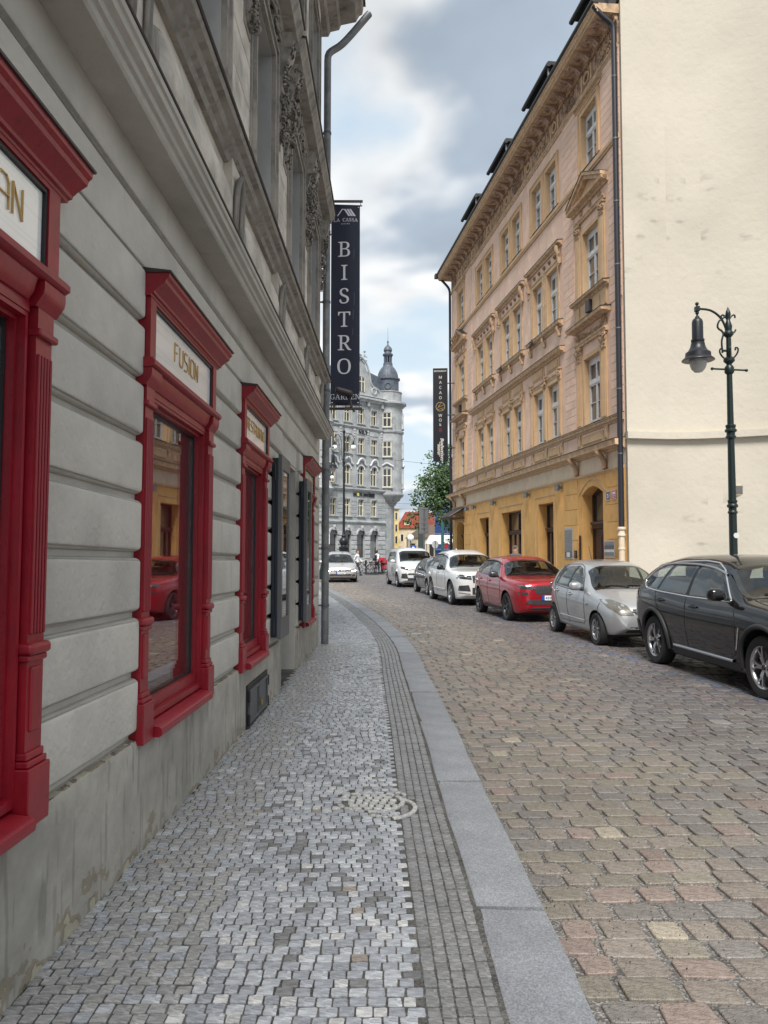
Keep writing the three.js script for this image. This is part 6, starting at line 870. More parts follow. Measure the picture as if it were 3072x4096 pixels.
// ---------------------------------------------------------------- tree
{
  const t = thing('plane_tree', 'broad leafy green tree standing behind the sign at the street end', 'tree', [5.55, 0, -60]);
  const bark = std({ color: lin(0.10, 0.085, 0.065), roughness: 0.95, bumpMap: reliefCoarse, bumpScale: 0.03 });
  const R = mulberry(5150); const limbs = []; const tips = [];
  const grow = (p, d, r, l, n) => { const q = p.clone().addScaledVector(d, l); limbs.push(rod(p.toArray(), q.toArray(), r, r * 0.68, 7)); if (n === 0) { tips.push(q); return; } const k = n > 2 ? 3 : 3; for (let i = 0; i < k; i++) { const dd = d.clone().add(V3((R() - .5) * 1.5, (R() - .35) * 0.8, (R() - .5) * 1.5)).normalize(); grow(q, dd, r * 0.66, l * (0.66 + R() * 0.2), n - 1); } tips.push(q); };
  obj('trunk', rod([0, 0, 0], [0.05, 3.0, 0], 0.26, 0.19, 12), bark, t); grow(V3(0.05, 2.9, 0), V3(0, 1, 0), 0.19, 1.5, 4); obj('limbs', limbs, bark, t);
  // leaves: small folded faces in clumps through the crown
  const leaf = new THREE.BufferGeometry(); leaf.setAttribute('position', new THREE.Float32BufferAttribute([0, 0, 0, 0.5, 0.12, 0.45, 0, 0, 1.0, -0.5, 0.12, 0.45, 0.32, 0.1, 0.85, -0.32, 0.1, 0.85], 3)); leaf.setIndex([0, 1, 4, 0, 4, 2, 0, 2, 5, 0, 5, 3]); leaf.computeVertexNormals();
  const lm = phy({ color: 0xffffff, roughness: 0.55, transmission: 0.3, thickness: 0 }); const clumps = [];
  const crown = (x, y) => { const ny = (y - 6.3) / 4.2, nx = x / 3.4; return nx * nx + ny * ny; };
  for (const p of tips) if (crown(p.x, p.y) < 1.2) clumps.push([p.x, p.y, p.z, 0.55]); for (let i = 0; i < 240; i++) { const a = R() * 6.28, b = Math.acos(2 * R() - 1), q = Math.pow(R(), 0.4), lump = 0.72 + 0.5 * fbm(Math.cos(a) * 2 + 5, b * 2, 9, 3); clumps.push([Math.sin(b) * Math.cos(a) * 3.1 * q * lump, 6.4 + Math.cos(b) * 3.9 * q * lump, Math.sin(b) * Math.sin(a) * 2.8 * q * lump, 0.3 + 0.4 * R()]); }
  for (const [x, y, s] of [[-2.9, 4.6, 0.5], [-3.4, 4.5, 0.35], [-2.6, 5.3, 0.45], [-3.1, 5.5, 0.25], [-1.6, 8.4, 0.4], [-1.9, 9.2, 0.4], [-2.3, 7.3, 0.3], [-3.7, 4.0, 0.25], [-2.9, 3.7, 0.3]]) clumps.push([x, y, (R() - .5), s]);
  const per = 46, im = new THREE.InstancedMesh(leaf, lm, clumps.length * per), m = new THREE.Matrix4(), q = new THREE.Quaternion(), e = new THREE.Euler(), c = new THREE.Color(); let k = 0;
  for (const [x, y, z, s] of clumps) for (let i = 0; i < per; i++) { const g = () => (R() + R() + R() - 1.5) * 1.1 * s; e.set((R() - .3) * 2, R() * 6.28, (R() - .5) * 1.6); q.setFromEuler(e); const sc = 0.11 + R() * 0.10; m.compose(V3(x + g(), y + g() * 0.8, z + g()), q, V3(sc, sc, sc)); im.setMatrixAt(k, m); const b = 0.7 + 0.6 * R(); im.setColorAt(k, c.setRGB(0.070 * b, 0.135 * b, 0.038 * b)); k++; }
  im.name = 'crown'; im.userData = { kind: 'stuff' }; t.add(im);
}
// ---------------------------------------------------------------- signs, posts and bollards at the street end
{
  const grey = std({ color: lin(0.17, 0.175, 0.18), roughness: 0.55, metalness: 0.3 });
  const s1 = thing('traffic_sign', 'grey back of a stacked rectangular traffic sign on a pole', 'traffic sign', [2.4, 0, -46]); obj('pole', rod([0, 0, -0.02], [0, 4.45, -0.02], 0.038), M.zinc, s1); for (const [a, b] of [[3.63, 4.36], [3.04, 3.62], [2.78, 3.03]]) obj('plate', rbx(-0.28, 0.28, a, b, -0.08, -0.062, 0.006), grey, s1); for (const y of [4.28, 3.7, 3.4, 3.12, 2.86]) obj('clamp', [rbx(-0.18, 0.18, y - 0.015, y + 0.015, -0.06, -0.045, 0.004), rbx(-0.05, 0.05, y - 0.025, y + 0.025, -0.06, 0.03, 0.008)], M.zinc, s1);
  const rnds = [['pale oval back of a round sign right of the sign pole', 4.0, -60, 2.27, 0.26], ['grey back of a round sign standing before the bicycles', -0.86, -58, 2.2, 0.24]];
  for (const [la, x, z, y, r] of rnds) { const o = thing('round_sign', la, 'traffic sign', [x, 0, z], 0, 'round signs seen from behind'); obj('pole', rod([0, 0, 0.03], [0, y + r, 0.03], 0.03), M.zinc, o); const g = new THREE.CylinderGeometry(r, r, 0.02, 28); g.rotateX(Math.PI / 2); g.scale(1, 1.15, 1); g.translate(0, y, -0.01); obj('disc', g, x > 0 ? std({ color: lin(0.55, 0.56, 0.55), roughness: 0.6 }) : grey, o); if (x < 0) { obj('lower_plate', rbx(-0.14, 0.14, 1.2, 1.95, -0.02, 0, 0.01), grey, o); obj('foot', lathe([[0, 0], [0.5, 0], [0.5, 0.06], [0.3, 0.12], [0, 0.14]], 18), M.blackTrim, o); } }
  const gp = thing('green_post', 'teal painted steel post below the tree crown', 'post', [4.35, 0, -57]); obj('post', [rod([0, 0, 0], [0, 3.9, 0], 0.12, 0.11, 14), lathe([[0.12, 0], [0.17, 0], [0.17, 0.4], [0.12, 0.5]], 14)], std({ color: lin(0.03, 0.12, 0.11), roughness: 0.5 }), gp); obj('no_entry_disc', (() => { const g = new THREE.CylinderGeometry(0.16, 0.16, 0.02, 20); g.rotateX(Math.PI / 2); g.translate(0.28, 2.1, 0.05); return g; })(), std({ color: lin(0.4, 0.02, 0.03), roughness: 0.5 }), gp);
  const zs = thing('zone_sign', 'small white sign with a blue disc beside the oncoming car', 'traffic sign', [-3.48, 0, -47]); obj('pole', rod([0, 0, -0.02], [0, 2.85, -0.02], 0.03), M.zinc, zs); obj('plate', rbx(-0.17, 0.17, 2.15, 2.82, 0, 0.015, 0.02), M.zinc, zs); { const g = new THREE.PlaneGeometry(0.33, 0.66); g.translate(0, 2.485, 0.017); mesh('face', g, std({ map: canvas(128, 256, (c, w, h) => { c.fillStyle = '#e9edf0'; c.fillRect(0, 0, w, h); c.strokeStyle = '#31506e'; c.lineWidth = 5; c.strokeRect(4, 4, w - 8, h - 8); c.fillStyle = '#1d4a80'; c.beginPath(); c.arc(64, 104, 44, 0, 7); c.fill(); c.fillStyle = '#e9edf0'; c.fillRect(52, 80, 10, 44); c.fillRect(68, 92, 9, 32); c.fillStyle = '#41566b'; c.fillRect(26, 26, 76, 10); c.fillRect(22, 176, 84, 9); c.fillRect(30, 198, 68, 9); c.fillRect(22, 220, 84, 9); }), roughness: 0.4 }), zs); }
  const ps = thing('parking_sign', 'small blue parking sign below a white globe lamp in the distance', 'traffic sign', [3.05, 0, -80]); obj('pole', rod([0, 0, -0.02], [0, 2.4, -0.02], 0.035), M.zinc, ps); obj('plate', rbx(-0.32, 0.32, 1.75, 2.35, 0, 0.02, 0.02), M.zinc, ps); { const g = new THREE.PlaneGeometry(0.6, 0.56); g.translate(0, 2.05, 0.022); mesh('face', g, std({ map: canvas(64, 64, (c, w, h) => { c.fillStyle = '#1c4c9c'; c.fillRect(0, 0, w, h); c.fillStyle = '#fff'; c.font = 'bold 54px sans-serif'; c.textAlign = 'center'; c.fillText('P', 32, 52); }) }), ps); }
  const gl = thing('globe_lamp', 'white globe lamp on a short post in the distance', 'street lamp', [2.85, 0, -82]); obj('post', rod([0, 0, 0], [0, 2.9, 0], 0.06, 0.05), M.lampBlack, gl); obj('globe', new THREE.SphereGeometry(0.36, 20, 14).translate(0, 3.2, 0), M.globe, gl);
  const dk = thing('poster_column', 'dark slender kiosk pillar before the low house', 'pillar', [4.1, 0, -84]); obj('pillar', [rbx(-0.36, 0.36, 0, 4.3, -0.3, 0.3, 0.05)], std({ color: lin(0.035, 0.045, 0.04), roughness: 0.5 }), dk); obj('cap', rbx(-0.42, 0.42, 4.3, 4.45, -0.36, 0.36, 0.03), M.blackTrim, dk);
  [['dark bollard beside the parked bicycles', -1.35, -57], ['dark bollard close to the white van', -0.2, -59]].forEach(([la, x, z]) => { const o = thing('bollard', la, 'bollard', [x, 0, z], 0, 'bollards at the street end'); obj('shaft', lathe([[0, 0], [0.09, 0], [0.09, 0.15], [0.06, 0.2], [0.055, 0.8], [0.085, 0.84], [0.07, 0.92], [0.09, 1.0], [0.06, 1.08], [0, 1.1]], 14), M.lampBlack, o); });
}
// ---------------------------------------------------------------- cars (design space: d from the front bumper, w across, y up)
const { TessellateModifier } = await import('three/addons/modifiers/TessellateModifier.js');
function pchip(pts) {
  const n = pts.length, x = pts.map(p => p[0]), y = pts.map(p => p[1]), h = [], s = [], m = new Array(n).fill(0);
  for (let i = 0; i < n - 1; i++) { h[i] = x[i + 1] - x[i]; s[i] = (y[i + 1] - y[i]) / h[i]; }
  m[0] = s[0]; m[n - 1] = s[n - 2]; for (let i = 1; i < n - 1; i++) m[i] = s[i - 1] * s[i] <= 0 ? 0 : 3 * (h[i - 1] + h[i]) / ((2 * h[i] + h[i - 1]) / s[i - 1] + (h[i] + 2 * h[i - 1]) / s[i]);
  return t => { if (t <= x[0]) return y[0]; if (t >= x[n - 1]) return y[n - 1]; let i = 0; while (t > x[i + 1]) i++; const q = (t - x[i]) / h[i], a = 1 - q; return y[i] * a * a * (1 + 2 * q) + y[i + 1] * q * q * (1 + 2 * a) + h[i] * (m[i] * q * a * a - m[i + 1] * q * q * a); };
}
M.tyre = std({ color: lin(0.016, 0.016, 0.017), roughness: 0.85, bumpMap: reliefFine, bumpScale: 0.002 });
M.rubber = std({ color: lin(0.012, 0.012, 0.013), roughness: 0.6 });
M.plastic = std({ color: lin(0.03, 0.03, 0.032), roughness: 0.6 });
M.chrome = std({ color: lin(0.75, 0.75, 0.76), roughness: 0.15, metalness: 1 });
M.alloy = std({ color: lin(0.42, 0.42, 0.43), roughness: 0.3, metalness: 0.9 });
M.alloyDark = std({ color: lin(0.10, 0.10, 0.105), roughness: 0.35, metalness: 0.8 });
M.carGlass = phy({ color: lin(0.62, 0.68, 0.66), transmission: 1, thickness: 0, roughness: 0.0, ior: 1.6 });
M.frit = std({ color: lin(0.012, 0.012, 0.013), roughness: 0.3 });
M.seat = std({ color: lin(0.06, 0.06, 0.065), roughness: 0.9 }); M.seatBeige = std({ color: lin(0.22, 0.20, 0.17), roughness: 0.9 });
M.lampClear = phy({ color: lin(0.30, 0.31, 0.32), roughness: 0.08, metalness: 0.5, clearcoat: 1, clearcoatRoughness: 0.02 });
M.lampDark = phy({ color: lin(0.05, 0.052, 0.055), roughness: 0.08, metalness: 0.3, clearcoat: 1, clearcoatRoughness: 0.02 });
M.lampWhite = std({ color: lin(0.9, 0.9, 0.9), emissive: 0xffffff, emissiveIntensity: 3 });
M.lampRed = phy({ color: lin(0.30, 0.01, 0.012), roughness: 0.1, clearcoat: 1 });
M.hollow = std({ color: lin(0.035, 0.035, 0.036), roughness: 0.9 });
const paint = (r, g, b, metal = 0.3, rough = 0.35) => phy({ specularIntensity: r < 0.05 ? 0.15 : 0.6, color: lin(r, g, b), metalness: metal, roughness: rough, clearcoat: 1, clearcoatRoughness: 0.03 });
const evalCSG = new Evaluator(); evalCSG.useGroups = true; evalCSG.attributes = ['position', 'normal'];

function makeCar(name, spec, label, [px, pz], heading) {
  const { L, W, WB, FO, R } = spec, car = thing(name, label, spec.cat || 'car', [px, 0, pz], heading, spec.group);
  const top = pchip(spec.top), belt = pchip(spec.belt), hwB = pchip((spec.plan || [[0, 0.62], [0.05, 0.74], [0.14, 0.84], [0.35, 0.93], [0.8, 0.985], [1.4, 1.0], [L - 1.2, 1.0], [L - 0.6, 0.97], [L - 0.2, 0.90], [L - 0.06, 0.80], [L, 0.70]]).map(([d, k]) => [d, k * W / 2]));
  const rat = pchip(spec.ratio || [[0, 0.95], [0.3, 0.86], [spec.ws[0] - 0.1, 0.86], [spec.ws[0] + 0.15, 0.88], [spec.ws[1], 0.735], [spec.rs[0], 0.735], [spec.rs[1], 0.84], [L, 0.95]]);
  const expo = pchip([[0, 3], [spec.ws[0] - 0.1, 3.4], [spec.ws[1], spec.rn || 4.2], [spec.rs[0], spec.rn || 4.2], [L, 3.4]]);
  const bot = pchip(spec.bot || [[0, 0.34], [0.25, 0.22], [0.6, 0.2], [L - 0.6, 0.22], [L - 0.25, 0.26], [L, 0.42]]);
  const tuck = spec.tuck ?? 0.09;
  const hw = (d, y) => {
    const yb = bot(d), yl = belt(d), yt = top(d); if (y < yb || y > yt) return -1;
    const B = hwB(d);
    if (y <= yl) { const t = (y - yb) / Math.max(1e-4, yl - yb); return B * (1 - tuck * Math.pow(1 - t, 2.6) + 0.012 * Math.sin(t * Math.PI) - 0.02 * sstep(0.86, 1, t)); }
    const g = (y - yl) / Math.max(1e-4, yt - yl), n = expo(d); return B * 0.98 * (1 + (rat(d) - 1) * g) * Math.pow(Math.max(0, 1 - Math.pow(g, n)), 1 / n);
  };
  const Z = d => FO + WB / 2 - d;
  // closed body shell
  const ds = []; { const base = [0, 0.008, 0.02, 0.04, 0.07, 0.11, 0.16, 0.22, 0.3]; for (const b of base) { ds.push(b, L - b); } const n = 64; for (let i = 0; i <= n; i++) ds.push(mix(0.34, L - 0.34, i / n)); ds.sort((a, b) => a - b); }
  const sec = d => { const q = [], yb = bot(d), yl = belt(d), yt = top(d), B = hwB(d), n = expo(d); q.push([0, yb]); q.push([hw(d, yb + 1e-4) * 0.9, yb]); for (let i = 0; i <= 11; i++) { const t = i / 11, y = mix(yb + 0.012, yl, t); q.push([hw(d, y), y]); } for (let i = 1; i <= 16; i++) { const a = i / 16 * Math.PI / 2, g = Math.pow(Math.sin(a), 2 / n), f = Math.pow(Math.max(0, Math.cos(a)), 2 / n); q.push([B * 0.98 * (1 + (rat(d) - 1) * g) * f, mix(yl, yt, g)]); } return q; };
  const rows = ds.map(sec), m = rows[0].length, pos = [], ix = [], ring = 2 * m - 2;
  rows.forEach((q, i) => { for (let j = 0; j < m; j++) pos.push(q[j][0], q[j][1], Z(ds[i])); for (let j = m - 2; j > 0; j--) pos.push(-q[j][0], q[j][1], Z(ds[i])); });
  for (let i = 0; i + 1 < rows.length; i++) for (let j = 0; j < ring; j++) { const a = i * ring + j, b = i * ring + (j + 1) % ring; ix.push(a, b, a + ring, b, b + ring, a + ring); }
  for (const [i, f] of [[0, 1], [rows.length - 1, -1]]) { const c = pos.length / 3, q = rows[i]; pos.push(0, (q[0][1] + q[m - 1][1]) / 2, Z(ds[i])); for (let j = 0; j < ring; j++) { const a = i * ring + j, b = i * ring + (j + 1) % ring; ix.push(...(f > 0 ? [c, b, a] : [c, a, b])); } }
  let g = new THREE.BufferGeometry(); g.setAttribute('position', new THREE.Float32BufferAttribute(pos, 3)); g.setIndex(ix); g.computeVertexNormals();
  // wheel arches cut out
  const axles = [FO, FO + WB], AR = R + (spec.gap || 0.055);
  let br = new Brush(g, spec.paint); br.updateMatrixWorld();
  for (const a of axles) for (const s of [-1, 1]) { const c = new THREE.CylinderGeometry(AR, AR, 0.40, 36); c.rotateZ(Math.PI / 2); const b = new Brush(c, M.hollow); b.position.set(s * (W / 2 - 0.10), R + 0.012, Z(a)); b.updateMatrixWorld(); br = evalCSG.evaluate(br, b, SUBTRACTION); br.updateMatrixWorld(); }
  { const G = br.geometry, idx = G.index ? Array.from(G.index.array) : [...Array(G.attributes.position.count).keys()], mats = Array.isArray(br.material) ? br.material : [br.material], pt = [], hl = [];
    for (const gr of (G.groups.length ? G.groups : [{ start: 0, count: idx.length, materialIndex: 0 }])) { const t = mats[gr.materialIndex] === M.hollow ? hl : pt; for (let i = gr.start; i < gr.start + gr.count; i++) t.push(idx[i]); }
    // openings for the glass
    const A = G.attributes.position, inPoly = (p, x, y) => { let c = false; for (let i = 0, j = p.length - 1; i < p.length; j = i++) if ((p[i][1] > y) !== (p[j][1] > y) && x < (p[j][0] - p[i][0]) * (y - p[i][1]) / (p[j][1] - p[i][1]) + p[i][0]) c = !c; return c; };
    const glazed = v => { const d = FO + WB / 2 - A.getZ(v), y = A.getY(v), w = Math.abs(A.getX(v)), yl = belt(d), yt = top(d); if (y < yl - 0.01) return 0; const g = clamp((y - yl) / Math.max(1e-4, yt - yl)), k = w / (hwB(d) * 0.98 * (1 + (rat(d) - 1) * g)); if (d > spec.ws[0] + 0.01 && d < spec.ws[1] - 0.01 && k < 0.92) return 1; if (d > spec.rs[0] + 0.06 && d < spec.rs[1] - 0.06 && k < 0.82) return 2; if (w > 0.4) for (let q = 0; q < spec.windows.length; q++) if (inPoly(spec.windows[q], d, y)) return 3 + q; return 0; };
    const keep = []; for (let i = 0; i < pt.length; i += 3) { const a = glazed(pt[i]), b2 = glazed(pt[i + 1]), c = glazed(pt[i + 2]); if (!(a && a === b2 && b2 === c)) keep.push(pt[i], pt[i + 1], pt[i + 2]); }
    const sub = ids => { const q = new THREE.BufferGeometry(); for (const k of ['position', 'normal']) { const A = G.attributes[k], o = new Float32Array(ids.length * 3); ids.forEach((v, i) => { o[3 * i] = A.getX(v); o[3 * i + 1] = A.getY(v); o[3 * i + 2] = A.getZ(v); }); q.setAttribute(k, new THREE.BufferAttribute(o, 3)); } return plain(q); };
    mesh('body', sub(keep), spec.paint, car); if (hl.length) mesh('wheel_arch', sub(hl), M.hollow, car); }
  // lay a polygon on the shell, seen from a yaw angle (0 = from the front, 90 = from the side w < 0)
  const inside = (d, w, y) => d >= 0 && d <= L && Math.abs(w) < hw(d, y);
  const drop = (u, y, yaw, side, e) => {
    const c = Math.cos(yaw), s = Math.sin(yaw); // outward direction in (d, w): (-c, -s*side)
    // plane coordinate u: for yaw 0 u = w ; for yaw 90 u = d
    const D = [-c, -s], U = [s, -c]; // U.w negative for yaw 0 -> keep u along -w
    let p0; if (yaw === 0) p0 = [0, -u]; else p0 = [u * s, -u * c];
    const org = spec.pivot && yaw > 0 && yaw < 1.5 ? spec.pivot : [0, 0];
    let lo = -6, hi = 6, hit = null; // march inward from outside
    let prev = 6; for (let t = 6; t > -6; t -= 0.04) { const d = org[0] + p0[0] + D[0] * t, w = org[1] + p0[1] + D[1] * t; if (inside(d, w, y)) { hit = t; break; } prev = t; }
    if (hit == null) { hit = prev = 0; }
    let a = hit, b = prev; for (let i = 0; i < 18; i++) { const t = (a + b) / 2; if (inside(org[0] + p0[0] + D[0] * t, org[1] + p0[1] + D[1] * t, y)) a = t; else b = t; }
    const t = a + e, d = org[0] + p0[0] + D[0] * t, w = org[1] + p0[1] + D[1] * t; return [w * side, y, Z(d)];
  };
  const dense = (poly, st = 0.08) => { const o = []; poly.forEach((p, i) => { const q = poly[(i + 1) % poly.length], l = Math.hypot(q[0] - p[0], q[1] - p[1]), n = Math.max(1, Math.ceil(l / st)); for (let k = 0; k < n; k++) o.push([mix(p[0], q[0], k / n), mix(p[1], q[1], k / n)]); }); return o; };
  const soften = (poly, r = 0.04) => { const o = []; const n = poly.length; for (let i = 0; i < n; i++) { const a = poly[(i + n - 1) % n], b = poly[i], c = poly[(i + 1) % n], la = Math.hypot(a[0] - b[0], a[1] - b[1]), lc = Math.hypot(c[0] - b[0], c[1] - b[1]), ra = Math.min(r, la * 0.45) / la, rc = Math.min(r, lc * 0.45) / lc; const A = [mix(b[0], a[0], ra), mix(b[1], a[1], ra)], C = [mix(b[0], c[0], rc), mix(b[1], c[1], rc)]; for (let k = 0; k <= 3; k++) { const t = k / 3; o.push([(1 - t) * (1 - t) * A[0] + 2 * t * (1 - t) * b[0] + t * t * C[0], (1 - t) * (1 - t) * A[1] + 2 * t * (1 - t) * b[1] + t * t * C[1]]); } } return o; };
  const inset = (poly, k) => { const cx = poly.reduce((a, p) => a + p[0], 0) / poly.length, cy = poly.reduce((a, p) => a + p[1], 0) / poly.length, xs = poly.map(p => p[0]), ys = poly.map(p => p[1]), fx = 1 - 2 * k / (Math.max(...xs) - Math.min(...xs)), fy = 1 - 2 * k / (Math.max(...ys) - Math.min(...ys)); return poly.map(([x, y]) => [cx + (x - cx) * fx, cy + (y - cy) * fy]); };
  const patch = (nm, poly, yaw, side, mat, e = 0.005, parent = car, rad = 0.03, hole = 0) => {
    const pl = rad ? soften(poly, rad) : poly, shp = new THREE.Shape(dense(pl).map(([x, y]) => V2(x, y))); if (hole) shp.holes.push(new THREE.Path(dense(soften(inset(poly, hole), rad)).map(([x, y]) => V2(x, y)))); let sg = new THREE.ShapeGeometry(shp); sg = new TessellateModifier(0.09, 5).modify(sg.toNonIndexed()); sg.deleteAttribute('normal'); sg.deleteAttribute('uv'); sg = mergeVertices(sg, 1e-5);
    const p = sg.attributes.position; for (let i = 0; i < p.count; i++) { const q = drop(p.getX(i), p.getY(i), yaw, side, e); p.setXYZ(i, q[0], q[1], q[2]); } sg.computeVertexNormals(); return mesh(nm, plain(sg), mat, parent);
  };
  const line = (pts, r, yaw, side, e = 0, closed = false) => { const q = dense(closed ? pts : [...pts], 0.07); const use = closed ? q : q.slice(0, q.length - Math.max(1, Math.ceil(Math.hypot(pts[0][0] - pts[pts.length - 1][0], pts[0][1] - pts[pts.length - 1][1]) / 0.07)) + 1); if (!closed) use.push(pts[pts.length - 1]); return tube(use.map(([u, y]) => drop(u, y, yaw, side, e)), r, use.length * 2, 5, closed); };
  const both = f => { f(1); f(-1); }, SIDE = Math.PI / 2;
  // windscreen and rear screen on the upper surface
  const upper = (d, k, e) => { const yl = belt(d), yt = top(d), n = expo(d), B = hwB(d), a = Math.acos(clamp(Math.pow(Math.abs(k), 1), 0, 1)); // k: -1..1 across
    const f = Math.abs(k), ang = Math.acos(Math.pow(f, n / 2)), g = Math.pow(Math.sin(ang), 2 / n); return [Math.sign(k) * B * 0.98 * (1 + (rat(d) - 1) * g) * f, mix(yl, yt, g) + e, Z(d)]; };
  const screen = (nm, d0, d1, k0, k1, mat, e, t0 = 0, t1 = 1, c0 = -1, c1 = 1) => { const P = [], I = [], nu = 14, nv = 18; for (let i = 0; i <= nu; i++) for (let j = 0; j <= nv; j++) { const t = mix(t0, t1, i / nu), k = mix(c0, c1, j / nv) * mix(k0, k1, t), bow = 0.06 * (1 - (k * k)) * (d0 < d1 ? 1 : -1); P.push(...upper(mix(d0, d1, t) - bow * (1 - t), k, 0)); if (i < nu && j < nv) { const a = i * (nv + 1) + j; I.push(a, a + 1, a + nv + 1, a + 1, a + nv + 2, a + nv + 1); } } const q = new THREE.BufferGeometry(); q.setAttribute('position', new THREE.Float32BufferAttribute(P, 3)); q.setIndex(I); q.computeVertexNormals(); const nr = q.attributes.normal, pp = q.attributes.position; for (let i = 0; i < pp.count; i++) { const s = nr.getY(i) < 0 ? -1 : 1; pp.setXYZ(i, pp.getX(i) + s * nr.getX(i) * e, pp.getY(i) + s * nr.getY(i) * e, pp.getZ(i) + s * nr.getZ(i) * e); } return plain(q); };
  { const wk = [spec.wk?.[0] ?? 0.93, spec.wk?.[1] ?? 0.90], A = [spec.ws[0], spec.ws[1], ...wk], Bq = [spec.rs[1] - 0.05, spec.rs[0] + 0.05, 0.8, 0.85];
    mesh('windscreen', screen('', ...A, null, 0.009), M.carGlass, car); mesh('rear_screen', screen('', ...Bq, null, 0.009), M.carGlass, car);
    for (const [q, nm] of [[A, 'windscreen_edge'], [Bq, 'rear_screen_edge']]) obj(nm, [[0, 0.09, -1, 1], [0.92, 1, -1, 1], [0.09, 0.92, -1, -0.93], [0.09, 0.92, 0.93, 1]].map(r => screen('', ...q, null, 0.004, ...r)), M.frit, car);
    // cabin: dashboard, wheel, seats
    const cab = part('cabin', car), sm = spec.seatMat || M.seat, yb = belt(spec.ws[1]), hwid = W / 2 - 0.22, dd = spec.ws[0] + 0.16;
    obj('floor_pan', rbx(-hwid, hwid, 0.36, 0.45, Z(spec.rs[0] + 0.1), Z(spec.ws[0] - 0.1), 0.02), M.seat, cab); obj('dashboard', rbx(-hwid - 0.06, hwid + 0.06, 0.5, yb - 0.10, Z(dd + 0.42), Z(dd), 0.06, 3), M.seat, cab);
    for (const s of [-1, 1]) obj('door_lining', rbx(Math.min(s * (W / 2 - 0.14), s * (W / 2 - 0.20)), Math.max(s * (W / 2 - 0.14), s * (W / 2 - 0.20)), 0.4, yb - 0.03, Z(spec.rs[0]), Z(dd + 0.45), 0.02), M.seat, cab);
    { const g = tori(0.18, 0.016, 28, 8); g.rotateX(-0.5); g.translate(0.36, yb - 0.03, Z(dd + 0.55)); obj('steering_wheel', [g, rod([0.36, yb - 0.06, Z(dd + 0.42)], [0.36, yb - 0.03, Z(dd + 0.55)], 0.03)], M.rubber, cab); }
    const h = Math.min(0.62, top(spec.ws[1] + 0.5) - yb - 0.02 + 0.38); for (const [d0, n] of [[dd + 1.15, 0], [dd + 2.0, 1], ...(spec.rows === 3 ? [[dd + 2.8, 1]] : [])]) for (const x of [-0.36, 0.36]) { const st = [(() => { const g = rbx(-0.25, 0.25, 0, h, -0.07, 0.07, 0.06, 3); g.rotateX(-0.16); g.translate(x, yb - 0.36, Z(d0)); return g; })(), rbx(x - 0.25, x + 0.25, 0.5, yb - 0.34, Z(d0), Z(d0 - 0.5), 0.05, 3), rbx(x - 0.12, x + 0.12, yb - 0.36 + h + 0.02, yb - 0.36 + h + 0.19, Z(d0 + 0.13), Z(d0 + 0.05), 0.035, 3)]; obj('seat', st, sm, cab); } }
  obj('wiper', [-1, 1].map(s => tube([upper(spec.ws[0] + 0.0, s * 0.30 + 0.25, 0.02), upper(spec.ws[0] + 0.06, s * 0.30 - 0.05, 0.022), upper(spec.ws[0] + 0.06, s * 0.30 - 0.38, 0.022)], 0.009, 10, 5)), M.rubber, car);
  both(side => {
    for (const w of spec.windows) { patch('side_window', w, SIDE, side, M.carGlass, 0.006, car, 0.035); patch('window_seal', w, SIDE, side, M.frit, 0.0025, car, 0.035, 0.045); }
    if (spec.trim) obj('window_trim', line(soften(spec.trim, 0.06), spec.trimR || 0.011, SIDE, side, 0.002, true), spec.trimMat || M.rubber, car);
    for (const p of spec.pillars || []) patch('pillar_cover', p, SIDE, side, M.rubber, 0.0025, car, 0.01);
    for (const s of spec.seams || []) obj('door_seam', line(s, 0.0065, SIDE, side, -0.001), M.rubber, car);
    for (const [d, y, l] of spec.handles || []) { const h = part('door_handle', car); const a = drop(d - l / 2, y, SIDE, side, 0.0), b = drop(d, y, SIDE, side, 0.028), c = drop(d + l / 2, y, SIDE, side, 0.0); obj('grip', tube([a, drop(d - l * 0.4, y, SIDE, side, 0.024), b, drop(d + l * 0.4, y, SIDE, side, 0.024), c], 0.013, 16, 7), spec.handleMat || spec.paint, h); patch('cup', [[d - l * 0.36, y - 0.03], [d + l * 0.36, y - 0.03], [d + l * 0.36, y + 0.03], [d - l * 0.36, y + 0.03]], SIDE, side, M.plastic, 0.001, h, 0.03); }
    // door mirror
    const [md, my] = spec.mirror, mp = drop(md, my, SIDE, side, 0), mr = part('mirror', car), mx = mp[0] + Math.sign(mp[0]) * 0.15; obj('shell', (() => { const q = new THREE.SphereGeometry(1, 20, 14); const P = q.attributes.position; for (let i = 0; i < P.count; i++) { const v = V3(P.getX(i), P.getY(i), P.getZ(i)); const f = Math.pow(Math.pow(Math.abs(v.x), 3) + Math.pow(Math.abs(v.y), 3) + Math.pow(Math.abs(v.z), 3), -1 / 3); P.setXYZ(i, v.x * f, v.y * f, v.z * f * (v.z < 0 ? 0.45 : 1)); } q.computeVertexNormals(); q.scale(0.115, 0.082, 0.10); q.translate(mx, my + 0.06, mp[2] + 0.02); return q; })(), spec.mirrorMat || spec.paint, mr); obj('stalk', rod([mp[0] - Math.sign(mp[0]) * 0.03, my, mp[2]], [mx - Math.sign(mp[0]) * 0.03, my + 0.02, mp[2]], 0.03, 0.026), M.plastic, mr);
    // arch trims, sills
    if (spec.archMat) for (const a of axles) { const pts = []; for (let i = 0; i <= 22; i++) { const t = mix(-0.20, Math.PI + 0.20, i / 22); const d = a + Math.cos(t) * (AR + 0.028), y = R + 0.012 + Math.sin(t) * (AR + 0.028); if (y > bot(d) + 0.02) pts.push(drop(d, y, SIDE, side, 0.004)); } obj('arch_trim', tube(pts, 0.034, 50, 6), spec.archMat, car); }
